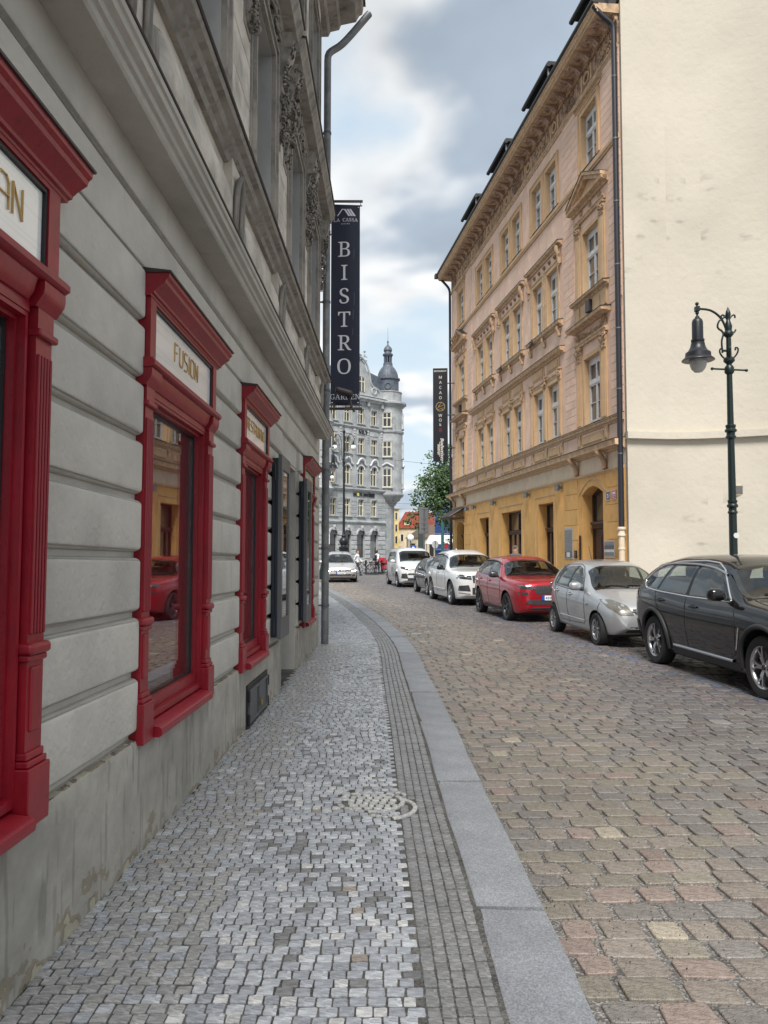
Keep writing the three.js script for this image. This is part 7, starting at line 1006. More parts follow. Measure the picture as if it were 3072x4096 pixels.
    for (const [nm, poly, mk, yaw, e] of spec.sidePatches || []) patch(nm, poly, yaw ?? SIDE, side, mk, e ?? 0.006, car, 0.02);
    for (const [nm, pts, r, mk] of spec.sideLines || []) obj(nm, line(pts, r, SIDE, side, 0.004), mk, car);
    if (spec.rail) { const [d0, d1, lift] = spec.rail, pts = []; for (let i = 0; i <= 12; i++) { const t = i / 12, d = mix(d0, d1, t), u = upper(d, side * 0.93, 0); pts.push([u[0], u[1] + lift * Math.pow(Math.sin(clamp(t, 0.02, 0.98) * Math.PI), 0.35) - 0.01, u[2]]); } obj('roof_rail', tube(pts, 0.019, 40, 7), spec.railMat || M.alloy, car); }
  });
  for (const [nm, poly, mk, e, parts2] of spec.frontPatches || []) patch(nm, poly, 0, 1, mk, e ?? 0.005, car, 0.02);
  for (const [nm, poly, mk, e] of spec.lampPatches || []) both(side => { patch(nm, poly, 0, side, mk, e ?? 0.006, car, 0.025); });
  for (const [nm, pts, r, mk] of spec.frontLines || []) obj(nm, line(pts, r, 0, 1, 0.006), mk, car);
  if (spec.plate) { const [y, txt, bg] = spec.plate, q = drop(spec.plateU || 0, y, 0, 1, 0.012), t = canvas(256, 56, (c, w, h) => { c.fillStyle = bg || '#e6e8ea'; c.fillRect(0, 0, w, h); c.fillStyle = '#1d4fa8'; c.fillRect(0, 0, 30, h); c.fillStyle = '#16181c'; c.font = 'bold 44px sans-serif'; c.textBaseline = 'middle'; c.fillText(txt, 40, h / 2 + 2, 205); }); const pl = part('number_plate', car); obj('holder', rbx(q[0] - 0.27, q[0] + 0.27, y - 0.065, y + 0.065, q[2] - 0.02, q[2] + 0.004, 0.004), M.plastic, pl); const pg = new THREE.PlaneGeometry(0.52, 0.11); pg.translate(q[0], y, q[2] + 0.007); mesh('face', pg, std({ map: t, roughness: 0.4 }), pl); }
  if (spec.badge) { const [y, r] = spec.badge, q = drop(0, y, 0, 1, 0.012), tg = tori(r, r * 0.16, 24, 8); tg.translate(q[0], q[1], q[2]); const bd = part('badge', car); obj('ring', tg, M.chrome, bd); const dg = new THREE.CylinderGeometry(r * 0.92, r * 0.92, 0.01, 24); dg.rotateX(Math.PI / 2); dg.translate(q[0], q[1], q[2] - 0.004); obj('disc', dg, M.lampDark, bd); obj('mark', [tube([[q[0] - r * 0.5, q[1] + r * 0.6, q[2] + 0.006], [q[0] - r * 0.15, q[1] - r * 0.5, q[2] + 0.006], [q[0], q[1] + r * 0.15, q[2] + 0.006], [q[0] + r * 0.15, q[1] - r * 0.5, q[2] + 0.006], [q[0] + r * 0.5, q[1] + r * 0.6, q[2] + 0.006]], r * 0.1, 16, 5)], M.chrome, bd); }
  if (spec.antenna) { const u = upper(spec.antenna, 0, 0); obj('aerial', spec.fin ? extr([[-0.09, 0], [0.09, 0], [0.07, 0.05], [0.04, 0.07]], -0.02, 0.02, 0.006).rotateY(Math.PI / 2).translate(0, u[1], u[2]) : rod([0, u[1] - 0.01, u[2]], [0, u[1] + 0.30, u[2] - 0.18], 0.008, 0.004), spec.fin ? spec.paint : M.rubber, car); }
  // wheels
  for (const a of axles) for (const s of [-1, 1]) {
    const wh = part('wheel', car), tw = 0.105, rr0 = R * spec.rim; const ax = (g) => { g.rotateZ(-Math.PI / 2 * s); g.translate(s * (W / 2 - tw - 0.015), R - 0.004, Z(a)); return g; };
    obj('tyre', ax(lathe([[rr0 * 0.97, -tw], [rr0 + 0.012, -tw], [R * 0.93, -tw * 1.02], [R * 0.985, -tw * 0.86], [R, -tw * 0.6], [R, tw * 0.6], [R * 0.985, tw * 0.86], [R * 0.93, tw * 1.02], [rr0 + 0.012, tw], [rr0 * 0.97, tw * 0.9]], 48)), M.tyre, wh);
    const rimG = [lathe([[rr0 * 0.98, -tw * 0.9], [rr0 * 0.93, -tw * 0.5], [rr0 * 0.90, tw * 0.55], [rr0 * 0.955, tw * 0.86], [rr0 * 1.0, tw * 0.97], [rr0 * 1.0, tw * 0.9]], 48)];
    const n = spec.spokes, hub = new THREE.CylinderGeometry(rr0 * 0.2, rr0 * 0.24, 0.03, 24); hub.translate(0, tw * 0.62, 0); rimG.push(hub);
    const spoke = (ang, r0, r1, w0, w1, spread) => { const q = new THREE.BoxGeometry(1, 0.028, 1, 1, 1, 1), P = q.attributes.position; for (let i = 0; i < P.count; i++) { const u = P.getX(i) + 0.5, v = P.getZ(i), wd = mix(w0, w1, u), rad = mix(r0, r1, u); P.setXYZ(i, rad, P.getY(i) * (1) + mix(tw * 0.60, tw * 0.74, u), v * wd + spread * u); } q.computeVertexNormals(); q.rotateY(ang); return q; };
    for (let i = 0; i < n; i++) { const an = i / n * Math.PI * 2 + 0.3; if (spec.spokeKind === 'y') { rimG.push(spoke(an, rr0 * 0.15, rr0 * 0.5, rr0 * 0.16, rr0 * 0.24, 0), spoke(an, rr0 * 0.42, rr0 * 0.95, rr0 * 0.11, rr0 * 0.09, rr0 * 0.22), spoke(an, rr0 * 0.42, rr0 * 0.95, rr0 * 0.11, rr0 * 0.09, -rr0 * 0.22)); } else if (spec.spokeKind === 'pair') { rimG.push(spoke(an, rr0 * 0.15, rr0 * 0.95, rr0 * 0.10, rr0 * 0.07, rr0 * 0.11), spoke(an, rr0 * 0.15, rr0 * 0.95, rr0 * 0.10, rr0 * 0.07, -rr0 * 0.11)); } else rimG.push(spoke(an, rr0 * 0.15, rr0 * 0.95, rr0 * 0.24, rr0 * (spec.spokeW || 0.26), 0)); }
    obj('rim', rimG.map(ax), spec.rimMat || M.alloy, wh);
    const dk = new THREE.CylinderGeometry(rr0 * 0.9, rr0 * 0.9, 0.02, 32); dk.translate(0, tw * 0.05, 0); obj('brake_disc', ax(dk), M.alloyDark, wh);
    const cap = new THREE.CylinderGeometry(rr0 * 0.12, rr0 * 0.13, 0.012, 20); cap.translate(0, tw * 0.62 + 0.02, 0); obj('hub_cap', ax(cap), M.plastic, wh);
  }
  // dark floor between the wheels
  obj('underbody', rbx(-W / 2 + 0.35, W / 2 - 0.35, 0.17, 0.40, Z(L - 0.4), Z(0.4), 0.03), M.hollow, car);
  return car;
}
const PARKED = 'cars parked along the yellow house';
// dark grey SUV
makeCar('dark_suv', {
  L: 4.71, W: 1.90, WB: 2.86, FO: 0.84, R: 0.365, rim: 0.68, spokes: 5, spokeKind: 'y', paint: paint(0.009, 0.008, 0.0075, 0.0, 0.5), group: PARKED, gap: 0.06,
  top: [[0, 0.60], [0.02, 0.78], [0.06, 0.93], [0.14, 1.0], [0.4, 1.04], [0.95, 1.11], [1.28, 1.15], [1.98, 1.54], [2.3, 1.63], [2.8, 1.665], [3.4, 1.655], [4.0, 1.58], [4.22, 1.52], [4.52, 1.16], [4.62, 1.05], [4.69, 0.75], [4.71, 0.62]],
  belt: [[0, 0.50], [0.1, 0.80], [0.3, 0.90], [1.3, 1.02], [2.5, 1.05], [3.8, 1.13], [4.3, 1.13], [4.55, 1.0], [4.68, 0.7], [4.71, 0.55]],
  ws: [1.30, 1.98], rs: [4.05, 4.50], windows: [[[1.60, 1.10], [2.10, 1.43], [2.30, 1.52], [2.62, 1.545], [2.60, 1.105]], [[2.68, 1.108], [2.70, 1.545], [3.35, 1.525], [3.52, 1.14]], [[3.58, 1.145], [3.42, 1.52], [3.86, 1.455], [4.12, 1.25], [3.98, 1.175]]],
  trim: [[1.50, 1.075], [2.08, 1.465], [2.30, 1.548], [2.66, 1.575], [3.36, 1.555], [3.9, 1.48], [4.18, 1.25], [4.02, 1.145], [3.5, 1.11], [2.6, 1.078]], trimMat: M.chrome, trimR: 0.013, pillars: [[[2.60, 1.10], [2.62, 1.545], [2.70, 1.545], [2.68, 1.10]], [[3.52, 1.14], [3.35, 1.525], [3.42, 1.52], [3.58, 1.145]]],
  seams: [[[1.42, 1.05], [1.38, 0.85], [1.40, 0.45], [1.55, 0.37], [2.62, 0.36]], [[2.66, 1.07], [2.68, 0.70], [2.64, 0.36]], [[3.62, 1.12], [3.60, 0.95], [3.42, 0.75], [3.20, 0.50], [3.05, 0.37], [2.64, 0.36]], [[2.68, 0.82], [1.42, 0.80]].slice(0, 0)].filter(s => s.length), handles: [[2.42, 0.95, 0.19], [3.42, 0.985, 0.19]], handleMat: M.rubber, mirror: [1.66, 1.10], archMat: M.plastic, mirrorMat: paint(0.012, 0.012, 0.012, 0.2, 0.2),
  sidePatches: [['sill_trim', [[1.35, 0.235], [3.15, 0.235], [3.15, 0.35], [1.35, 0.33]], M.plastic], ['tail_lamp', [[4.30, 0.98], [4.64, 0.94], [4.66, 1.05], [4.40, 1.12]], M.lampRed], ['bumper_trim', [[4.28, 0.42], [4.7, 0.46], [4.7, 0.62], [4.36, 0.60]], M.plastic]],
  sideLines: [['sill_strip', [[1.48, 0.345], [3.05, 0.36]], 0.026, M.alloy], ['wing_vent', [[1.28, 0.78], [1.32, 0.62], [1.36, 0.52]], 0.012, M.chrome]],
  rail: [1.95, 3.85, 0.03], railMat: M.alloy, lampPatches: [['headlight', [[0.48, 0.76], [0.88, 0.80], [0.88, 0.93], [0.50, 0.90]], M.lampDark], ['fog_lamp', [[0.55, 0.42], [0.85, 0.44], [0.83, 0.52], [0.58, 0.5]], M.plastic]], frontPatches: [['grille', [[-0.42, 0.62], [0.42, 0.62], [0.46, 0.88], [-0.46, 0.88]], M.plastic], ['lower_grille', [[-0.5, 0.36], [0.5, 0.36], [0.45, 0.5], [-0.45, 0.5]], M.plastic]], plate: [0.55, '1AB 4829'],
}, 'dark grey sport utility car with chrome window line at the right edge', [5.18, -10.45], 0.085);
// small silver hatchback
makeCar('silver_hatchback', {
  L: 3.62, W: 1.67, WB: 2.43, FO: 0.68, R: 0.292, rim: 0.66, spokes: 8, spokeKind: 'pair', paint: paint(0.42, 0.43, 0.435, 0.55, 0.38), group: PARKED, gap: 0.04, seatMat: M.seatBeige,
  top: [[0, 0.46], [0.02, 0.60], [0.08, 0.72], [0.18, 0.80], [0.4, 0.88], [0.8, 0.99], [0.95, 1.02], [1.60, 1.42], [1.95, 1.51], [2.5, 1.545], [3.1, 1.50], [3.28, 1.43], [3.48, 1.05], [3.56, 0.8], [3.62, 0.55]],
  belt: [[0, 0.40], [0.1, 0.60], [0.3, 0.70], [0.9, 0.88], [1.6, 0.92], [2.6, 0.98], [3.2, 1.02], [3.45, 0.9], [3.56, 0.65], [3.62, 0.5]],
  plan: [[0, 0.60], [0.05, 0.72], [0.14, 0.82], [0.3, 0.90], [0.6, 0.965], [1.1, 1.0], [2.6, 1.0], [3.1, 0.96], [3.4, 0.90], [3.56, 0.80], [3.62, 0.70]], ws: [0.97, 1.62], rs: [3.12, 3.46], tuck: 0.07,
  windows: [[[1.36, 0.975], [1.62, 1.22], [1.86, 1.37], [2.06, 1.42], [2.14, 0.985]], [[2.20, 0.99], [2.13, 1.425], [2.70, 1.415], [2.84, 1.02]], [[2.89, 1.025], [2.76, 1.405], [2.90, 1.385], [3.04, 1.09], [3.02, 1.04]]], trim: [[1.30, 0.955], [1.60, 1.24], [1.86, 1.40], [2.1, 1.45], [2.72, 1.44], [2.93, 1.40], [3.08, 1.08], [3.03, 1.015], [2.2, 0.965]], trimR: 0.008, pillars: [[[2.14, 0.98], [2.06, 1.42], [2.13, 1.425], [2.20, 0.985]], [[2.84, 1.02], [2.70, 1.415], [2.76, 1.405], [2.89, 1.025]]],
  seams: [[[1.24, 0.94], [1.20, 0.80], [1.20, 0.45], [1.26, 0.34], [2.08, 0.32]], [[2.16, 0.97], [2.18, 0.7], [2.10, 0.32]], [[2.96, 1.0], [2.94, 0.85], [2.80, 0.68], [2.66, 0.45], [2.58, 0.33], [2.1, 0.32]], [[0.52, 0.80], [0.60, 0.66], [0.56, 0.5]]], handles: [[1.98, 0.86, 0.17], [2.76, 0.90, 0.17]], mirror: [1.42, 0.98],
  sideLines: [['side_moulding', [[1.18, 0.40], [2.60, 0.42]], 0.012, paint(0.40, 0.41, 0.415, 0.5, 0.4)], ['indicator', [[1.02, 0.72], [1.06, 0.72]], 0.016, M.lampClear]], lampPatches: [['headlight', [[0.36, 0.58], [0.60, 0.58], [0.74, 0.70], [0.78, 0.84], [0.62, 0.845], [0.44, 0.74]], M.lampHazy = phy({ color: lin(0.13, 0.122, 0.10), roughness: 0.3, metalness: 0.1, clearcoat: 0.6, clearcoatRoughness: 0.15 })]],
  frontPatches: [['grille', [[-0.34, 0.60], [0.34, 0.60], [0.38, 0.69], [-0.38, 0.69]], M.plastic], ['lower_grille', [[-0.50, 0.27], [0.50, 0.27], [0.46, 0.38], [-0.46, 0.38]], M.plastic], ['fog_cover_left', [[-0.36, 0.46], [-0.30, 0.46], [-0.30, 0.52], [-0.36, 0.52]], paint(0.40, 0.41, 0.415, 0.5, 0.4)]], frontLines: [['grille_bar', [[-0.36, 0.645], [0.36, 0.645]], 0.012, M.alloy]], plate: [0.47, 'KA 7205', '#e6c33c'], antenna: 2.95,
  sidePatches: [['tail_lamp', [[3.36, 0.86], [3.52, 0.80], [3.50, 1.0], [3.40, 1.12]], M.lampRed]],
}, 'small silver hatchback between the red car and the dark sport utility car', [4.56, -15.4], 0.10);
// red crossover
makeCar('red_crossover', {
  L: 4.38, W: 1.84, WB: 2.64, FO: 0.86, R: 0.345, rim: 0.72, spokes: 5, spokeKind: 'y', rimMat: M.alloyDark, paint: paint(0.34, 0.006, 0.016, 0.35, 0.3), group: PARKED,
  top: [[0, 0.58], [0.02, 0.84], [0.06, 0.95], [0.16, 1.0], [0.5, 1.05], [1.0, 1.09], [1.15, 1.11], [1.82, 1.47], [2.1, 1.55], [2.7, 1.60], [3.5, 1.57], [3.9, 1.48], [4.16, 1.10], [4.28, 0.98], [4.36, 0.75], [4.38, 0.6]],
  belt: [[0, 0.5], [0.1, 0.8], [0.3, 0.9], [1.2, 1.0], [2.4, 1.03], [3.6, 1.07], [4.05, 1.05], [4.25, 0.9], [4.38, 0.55]], ws: [1.17, 1.84], rs: [3.75, 4.14], tuck: 0.07,
  windows: [[[1.5, 1.05], [1.94, 1.35], [2.2, 1.46], [2.45, 1.48], [2.44, 1.065]], [[2.5, 1.068], [2.51, 1.48], [3.12, 1.465], [3.25, 1.10]], [[3.30, 1.105], [3.17, 1.46], [3.50, 1.42], [3.78, 1.18], [3.66, 1.13]]], trim: [[1.42, 1.025], [1.92, 1.38], [2.2, 1.49], [2.48, 1.51], [3.14, 1.495], [3.54, 1.44], [3.84, 1.17], [3.66, 1.10], [2.5, 1.04]], trimR: 0.008, trimMat: M.chrome, pillars: [[[2.44, 1.06], [2.45, 1.48], [2.51, 1.48], [2.5, 1.06]], [[3.25, 1.10], [3.12, 1.465], [3.17, 1.46], [3.30, 1.105]]],
  seams: [[[1.34, 1.0], [1.30, 0.8], [1.32, 0.42], [1.42, 0.36], [2.44, 0.35]], [[2.48, 1.04], [2.50, 0.7], [2.45, 0.35]], [[3.36, 1.07], [3.34, 0.9], [3.18, 0.68], [3.02, 0.42], [2.94, 0.36], [2.45, 0.35]]], handles: [[2.26, 0.94, 0.18], [3.16, 0.97, 0.18]], mirror: [1.54, 1.06], mirrorMat: M.alloyDark, archMat: null, rail: [1.9, 3.55, 0.035], railMat: M.plastic,
  sidePatches: [['sill_trim', [[1.30, 0.23], [2.96, 0.23], [2.96, 0.32], [1.30, 0.31]], M.plastic], ['tail_lamp', [[4.0, 0.95], [4.28, 0.9], [4.26, 1.02], [4.06, 1.05]], M.lampRed]], sideLines: [['crease', [[1.30, 0.55], [3.02, 0.60]], 0.007, paint(0.36, 0.006, 0.016, 0.35, 0.3)]],
  lampPatches: [['headlight', [[0.40, 0.79], [0.84, 0.82], [0.84, 0.93], [0.42, 0.87]], M.lampDark], ['headlight_strip', [[0.46, 0.855], [0.80, 0.895], [0.80, 0.905], [0.46, 0.87]], M.lampClear, 0.009], ['fog_lamp', [[0.58, 0.66], [0.80, 0.68], [0.80, 0.74], [0.60, 0.73]], M.lampDark]],
  frontPatches: [['grille', [[-0.36, 0.68], [0.36, 0.68], [0.43, 0.74], [0.42, 0.88], [-0.42, 0.88], [-0.43, 0.74]], M.plastic], ['lower_grille', [[-0.66, 0.44], [0.66, 0.44], [0.60, 0.55], [-0.60, 0.55]], M.plastic], ['lower_lip', [[-0.55, 0.32], [0.55, 0.32], [0.60, 0.38], [-0.60, 0.38]], M.plastic]], frontLines: [...Array.from({ length: 13 }, (_, i) => ['grille_bar', [[-0.36 + i * 0.06, 0.70], [-0.36 + i * 0.06, 0.865]], 0.008, M.plasticGloss = M.plasticGloss || std({ color: lin(0.05, 0.05, 0.055), roughness: 0.2 })])], plate: [0.60, '4S9 1740'], badge: [0.925, 0.045],
}, 'red crossover with black ribbed grille between white and silver cars', [3.74, -20.55], 0.132);
// white large SUV
makeCar('white_suv', {
  L: 4.95, W: 1.96, WB: 2.98, FO: 0.88, R: 0.385, rim: 0.72, spokes: 5, spokeKind: 'y', paint: paint(0.66, 0.66, 0.645, 0.05, 0.3), group: PARKED,
  top: [[0, 0.62], [0.02, 0.90], [0.06, 1.02], [0.16, 1.07], [0.5, 1.11], [1.2, 1.17], [1.38, 1.20], [2.05, 1.60], [2.4, 1.70], [3.0, 1.775], [4.0, 1.74], [4.4, 1.65], [4.75, 1.15], [4.86, 1.0], [4.93, 0.75], [4.95, 0.6]],
  belt: [[0, 0.5], [0.1, 0.86], [0.3, 0.96], [1.4, 1.06], [2.6, 1.10], [4.1, 1.15], [4.6, 1.12], [4.85, 0.9], [4.95, 0.55]], ws: [1.40, 2.07], rs: [4.3, 4.72], tuck: 0.06,
  windows: [[[1.74, 1.12], [2.18, 1.45], [2.45, 1.58], [2.75, 1.61], [2.74, 1.14]], [[2.80, 1.145], [2.81, 1.61], [3.55, 1.60], [3.62, 1.17]], [[3.68, 1.175], [3.61, 1.60], [4.10, 1.56], [4.35, 1.25], [4.25, 1.20]]], trim: [[1.66, 1.10], [2.16, 1.48], [2.45, 1.61], [2.8, 1.64], [3.6, 1.63], [4.13, 1.585], [4.41, 1.24], [4.26, 1.17], [2.8, 1.115]], trimR: 0.008, trimMat: M.rubber, pillars: [[[2.74, 1.13], [2.75, 1.61], [2.81, 1.61], [2.80, 1.14]], [[3.62, 1.17], [3.55, 1.60], [3.61, 1.60], [3.68, 1.175]]],
  seams: [[[1.56, 1.08], [1.50, 0.85], [1.52, 0.46], [1.66, 0.40], [2.74, 0.38]], [[2.78, 1.12], [2.80, 0.7], [2.75, 0.38]], [[3.78, 1.15], [3.74, 0.95], [3.55, 0.75], [3.38, 0.48], [3.28, 0.40], [2.75, 0.38]]], handles: [[2.56, 1.0, 0.2], [3.52, 1.03, 0.2]], mirror: [1.76, 1.12], mirrorMat: M.plasticGloss2 = std({ color: lin(0.015, 0.015, 0.016), roughness: 0.15 }), archMat: null, rail: [2.1, 4.3, 0.03], railMat: M.plastic, antenna: 3.9, fin: true,
  sideLines: [['sill_strip', [[1.5, 0.47], [3.3, 0.47]], 0.016, paint(0.66, 0.66, 0.645, 0.05, 0.3)]], sidePatches: [['sill_trim', [[1.40, 0.23], [3.36, 0.23], [3.36, 0.33], [1.40, 0.32]], paint(0.6, 0.6, 0.58, 0.05, 0.35)], ['tail_lamp', [[4.6, 0.9], [4.78, 0.85], [4.70, 1.25], [4.6, 1.4]], M.lampRed]],
  lampPatches: [['headlight', [[0.46, 0.82], [0.90, 0.86], [0.90, 1.0], [0.48, 0.96]], M.lampDark], ['headlight_strip', [[0.50, 0.89], [0.86, 0.925], [0.86, 0.945], [0.50, 0.91]], M.lampClear, 0.009], ['side_intake', [[0.50, 0.46], [0.86, 0.48], [0.84, 0.64], [0.56, 0.66]], M.plastic], ['intake_strip', [[0.5, 0.36], [0.84, 0.40], [0.84, 0.43], [0.5, 0.39]], M.lampClear]], frontPatches: [['grille', [[-0.42, 0.72], [0.42, 0.72], [0.45, 0.96], [-0.45, 0.96]], M.plastic], ['lower_grille', [[-0.45, 0.36], [0.45, 0.36], [0.45, 0.58], [-0.45, 0.58]], M.plastic]], plate: [0.62, '5AK 2091'],
}, 'large white sport utility car parked behind the red crossover', [2.86, -26.4], 0.145);
// grey hatchback, mostly hidden
makeCar('grey_hatchback', {
  L: 4.05, W: 1.72, WB: 2.54, FO: 0.80, R: 0.305, rim: 0.66, spokes: 7, spokeKind: 'one', paint: paint(0.11, 0.115, 0.12, 0.5, 0.32), group: PARKED,
  top: [[0, 0.5], [0.03, 0.66], [0.12, 0.78], [0.5, 0.9], [0.95, 0.99], [1.08, 1.02], [1.85, 1.38], [2.2, 1.44], [2.8, 1.455], [3.4, 1.38], [3.65, 1.28], [3.88, 0.98], [4.0, 0.75], [4.05, 0.55]],
  belt: [[0, 0.42], [0.1, 0.65], [0.4, 0.78], [1.1, 0.9], [2.4, 0.94], [3.4, 0.98], [3.8, 0.88], [4.05, 0.5]], ws: [1.1, 1.86], rs: [3.45, 3.85],
  windows: [[[1.45, 0.96], [1.9, 1.24], [2.2, 1.34], [2.4, 1.35], [2.42, 0.98]], [[2.47, 0.985], [2.46, 1.35], [3.0, 1.32], [3.2, 1.02]]], trim: [[1.38, 0.94], [1.9, 1.27], [2.2, 1.365], [2.45, 1.375], [3.04, 1.34], [3.26, 1.0], [2.45, 0.955]], trimR: 0.008, pillars: [[[2.42, 0.98], [2.40, 1.35], [2.46, 1.35], [2.47, 0.98]]], seams: [[[1.3, 0.92], [1.28, 0.5], [1.36, 0.34], [2.4, 0.33]], [[2.45, 0.95], [2.42, 0.33]]], handles: [[2.24, 0.86, 0.17], [3.1, 0.9, 0.17]], mirror: [1.48, 0.97], lampPatches: [['headlight', [[0.42, 0.60], [0.76, 0.68], [0.78, 0.80], [0.46, 0.72]], M.lampClear]], frontPatches: [['grille', [[-0.4, 0.34], [0.4, 0.34], [0.4, 0.5], [-0.4, 0.5]], M.plastic]], plate: [0.52, '2AH 6613'],
}, 'grey hatchback mostly hidden between the white van and white sport utility car', [2.33, -31.55], 0.14);
// white passenger van
makeCar('white_van', {
  L: 4.95, W: 1.93, WB: 3.27, FO: 0.88, R: 0.345, rim: 0.66, spokes: 5, spokeKind: 'pair', paint: paint(0.66, 0.66, 0.65, 0.05, 0.3), cat: 'van', group: PARKED, rn: 6, rows: 3,
  top: [[0, 0.60], [0.02, 0.82], [0.07, 0.98], [0.2, 1.08], [0.55, 1.18], [0.78, 1.25], [1.5, 1.74], [1.8, 1.84], [2.4, 1.90], [4.3, 1.89], [4.65, 1.84], [4.8, 1.72], [4.9, 1.1], [4.94, 0.8], [4.95, 0.6]],
  belt: [[0, 0.5], [0.1, 0.8], [0.35, 0.95], [0.8, 1.08], [1.5, 1.12], [4.6, 1.14], [4.85, 1.0], [4.95, 0.55]], ratio: [[0, 0.95], [0.3, 0.86], [0.7, 0.88], [1.5, 0.82], [4.6, 0.82], [4.9, 0.92], [4.95, 0.95]], ws: [0.82, 1.52], rs: [4.68, 4.86], tuck: 0.05, wk: [0.92, 0.93],
  windows: [[[1.30, 1.16], [1.62, 1.45], [1.86, 1.66], [2.1, 1.70], [2.1, 1.17]], [[2.22, 1.18], [2.22, 1.71], [3.28, 1.71], [3.28, 1.18]], [[3.36, 1.18], [3.36, 1.71], [4.55, 1.69], [4.62, 1.2]]], trim: null, seams: [[[1.22, 1.08], [1.20, 0.5], [1.3, 0.36], [2.12, 0.34], [2.16, 1.72]], [[3.32, 1.12], [3.32, 0.36], [2.14, 0.34]], [[3.34, 1.06], [4.7, 1.06]]], handles: [[1.98, 0.98, 0.2], [2.32, 0.98, 0.2]], mirror: [1.34, 1.18], rail: null, antenna: 2.0,
  lampPatches: [['headlight', [[0.42, 0.80], [0.84, 0.90], [0.86, 1.02], [0.46, 0.90]], M.lampDark], ['side_intake', [[0.52, 0.42], [0.84, 0.44], [0.82, 0.66], [0.60, 0.68]], M.plastic]], frontPatches: [['grille', [[-0.6, 0.60], [0.6, 0.60], [0.5, 0.68], [-0.5, 0.68]], M.plastic], ['lower_grille', [[-0.55, 0.34], [0.55, 0.34], [0.55, 0.46], [-0.55, 0.46]], M.plastic]], frontLines: [['chevron', [[-0.5, 0.85], [0, 0.88], [0.5, 0.85]], 0.014, M.chrome]], plate: [0.54, '6AT 3358'],
}, 'white passenger van, farthest of the parked vehicles', [1.33, -38.9], 0.135);
// silver people carrier driving towards the camera
makeCar('oncoming_minivan', {
  L: 4.85, W: 1.90, WB: 2.92, FO: 0.93, R: 0.335, rim: 0.68, spokes: 7, spokeKind: 'one', paint: paint(0.52, 0.50, 0.48, 0.45, 0.35), cat: 'car', rn: 5,
  top: [[0, 0.52], [0.02, 0.68], [0.07, 0.80], [0.2, 0.90], [0.6, 1.01], [0.95, 1.09], [1.75, 1.55], [2.1, 1.66], [2.8, 1.725], [4.0, 1.69], [4.4, 1.6], [4.7, 1.1], [4.8, 0.8], [4.85, 0.55]],
  belt: [[0, 0.44], [0.1, 0.68], [0.35, 0.80], [1.0, 0.97], [2.4, 1.02], [4.2, 1.08], [4.7, 0.9], [4.85, 0.5]], ws: [0.98, 1.78], rs: [4.2, 4.66], tuck: 0.06,
  windows: [[[1.5, 1.05], [1.95, 1.38], [2.3, 1.53], [2.6, 1.55], [2.6, 1.07]], [[2.68, 1.07], [2.68, 1.555], [3.5, 1.54], [3.55, 1.1]], [[3.62, 1.1], [3.58, 1.53], [4.1, 1.47], [4.3, 1.15]]], trim: [[1.42, 1.03], [1.93, 1.41], [2.3, 1.56], [2.7, 1.58], [3.55, 1.57], [4.13, 1.5], [4.37, 1.14], [2.7, 1.045]], trimR: 0.008, seams: [[[1.3, 1.0], [1.28, 0.5], [1.4, 0.36], [2.62, 0.35]], [[2.64, 1.05], [2.62, 0.35]]], handles: [[2.42, 0.95, 0.19], [3.4, 0.98, 0.19]], mirror: [1.52, 1.06], rail: [1.95, 4.1, 0.03], railMat: M.alloy,
  lampPatches: [['headlight', [[0.50, 0.60], [0.86, 0.64], [0.88, 0.76], [0.54, 0.71]], M.lampDark], ['running_light', [[0.58, 0.61], [0.85, 0.635], [0.85, 0.69], [0.58, 0.66]], M.lampWhite, 0.014], ['fog_lamp', [[0.60, 0.40], [0.80, 0.42], [0.80, 0.46], [0.60, 0.45]], M.lampClear, 0.012]], frontPatches: [['grille', [[-0.50, 0.615], [0.50, 0.615], [0.50, 0.70], [-0.50, 0.70]], M.plastic], ['lower_grille', [[-0.78, 0.36], [0.78, 0.36], [0.82, 0.44], [0.70, 0.475], [-0.70, 0.475], [-0.82, 0.44]], M.plastic]], frontLines: [['grille_bar', [[-0.5, 0.645], [0.5, 0.645]], 0.009, M.chrome], ['grille_bar', [[-0.5, 0.675], [0.5, 0.675]], 0.009, M.chrome]], plate: [0.52, '1AO 0247'], badge: [0.66, 0.06],
}, 'silver people carrier with lit running lights driving towards the camera', [-2.62, -44.8], 0.10);
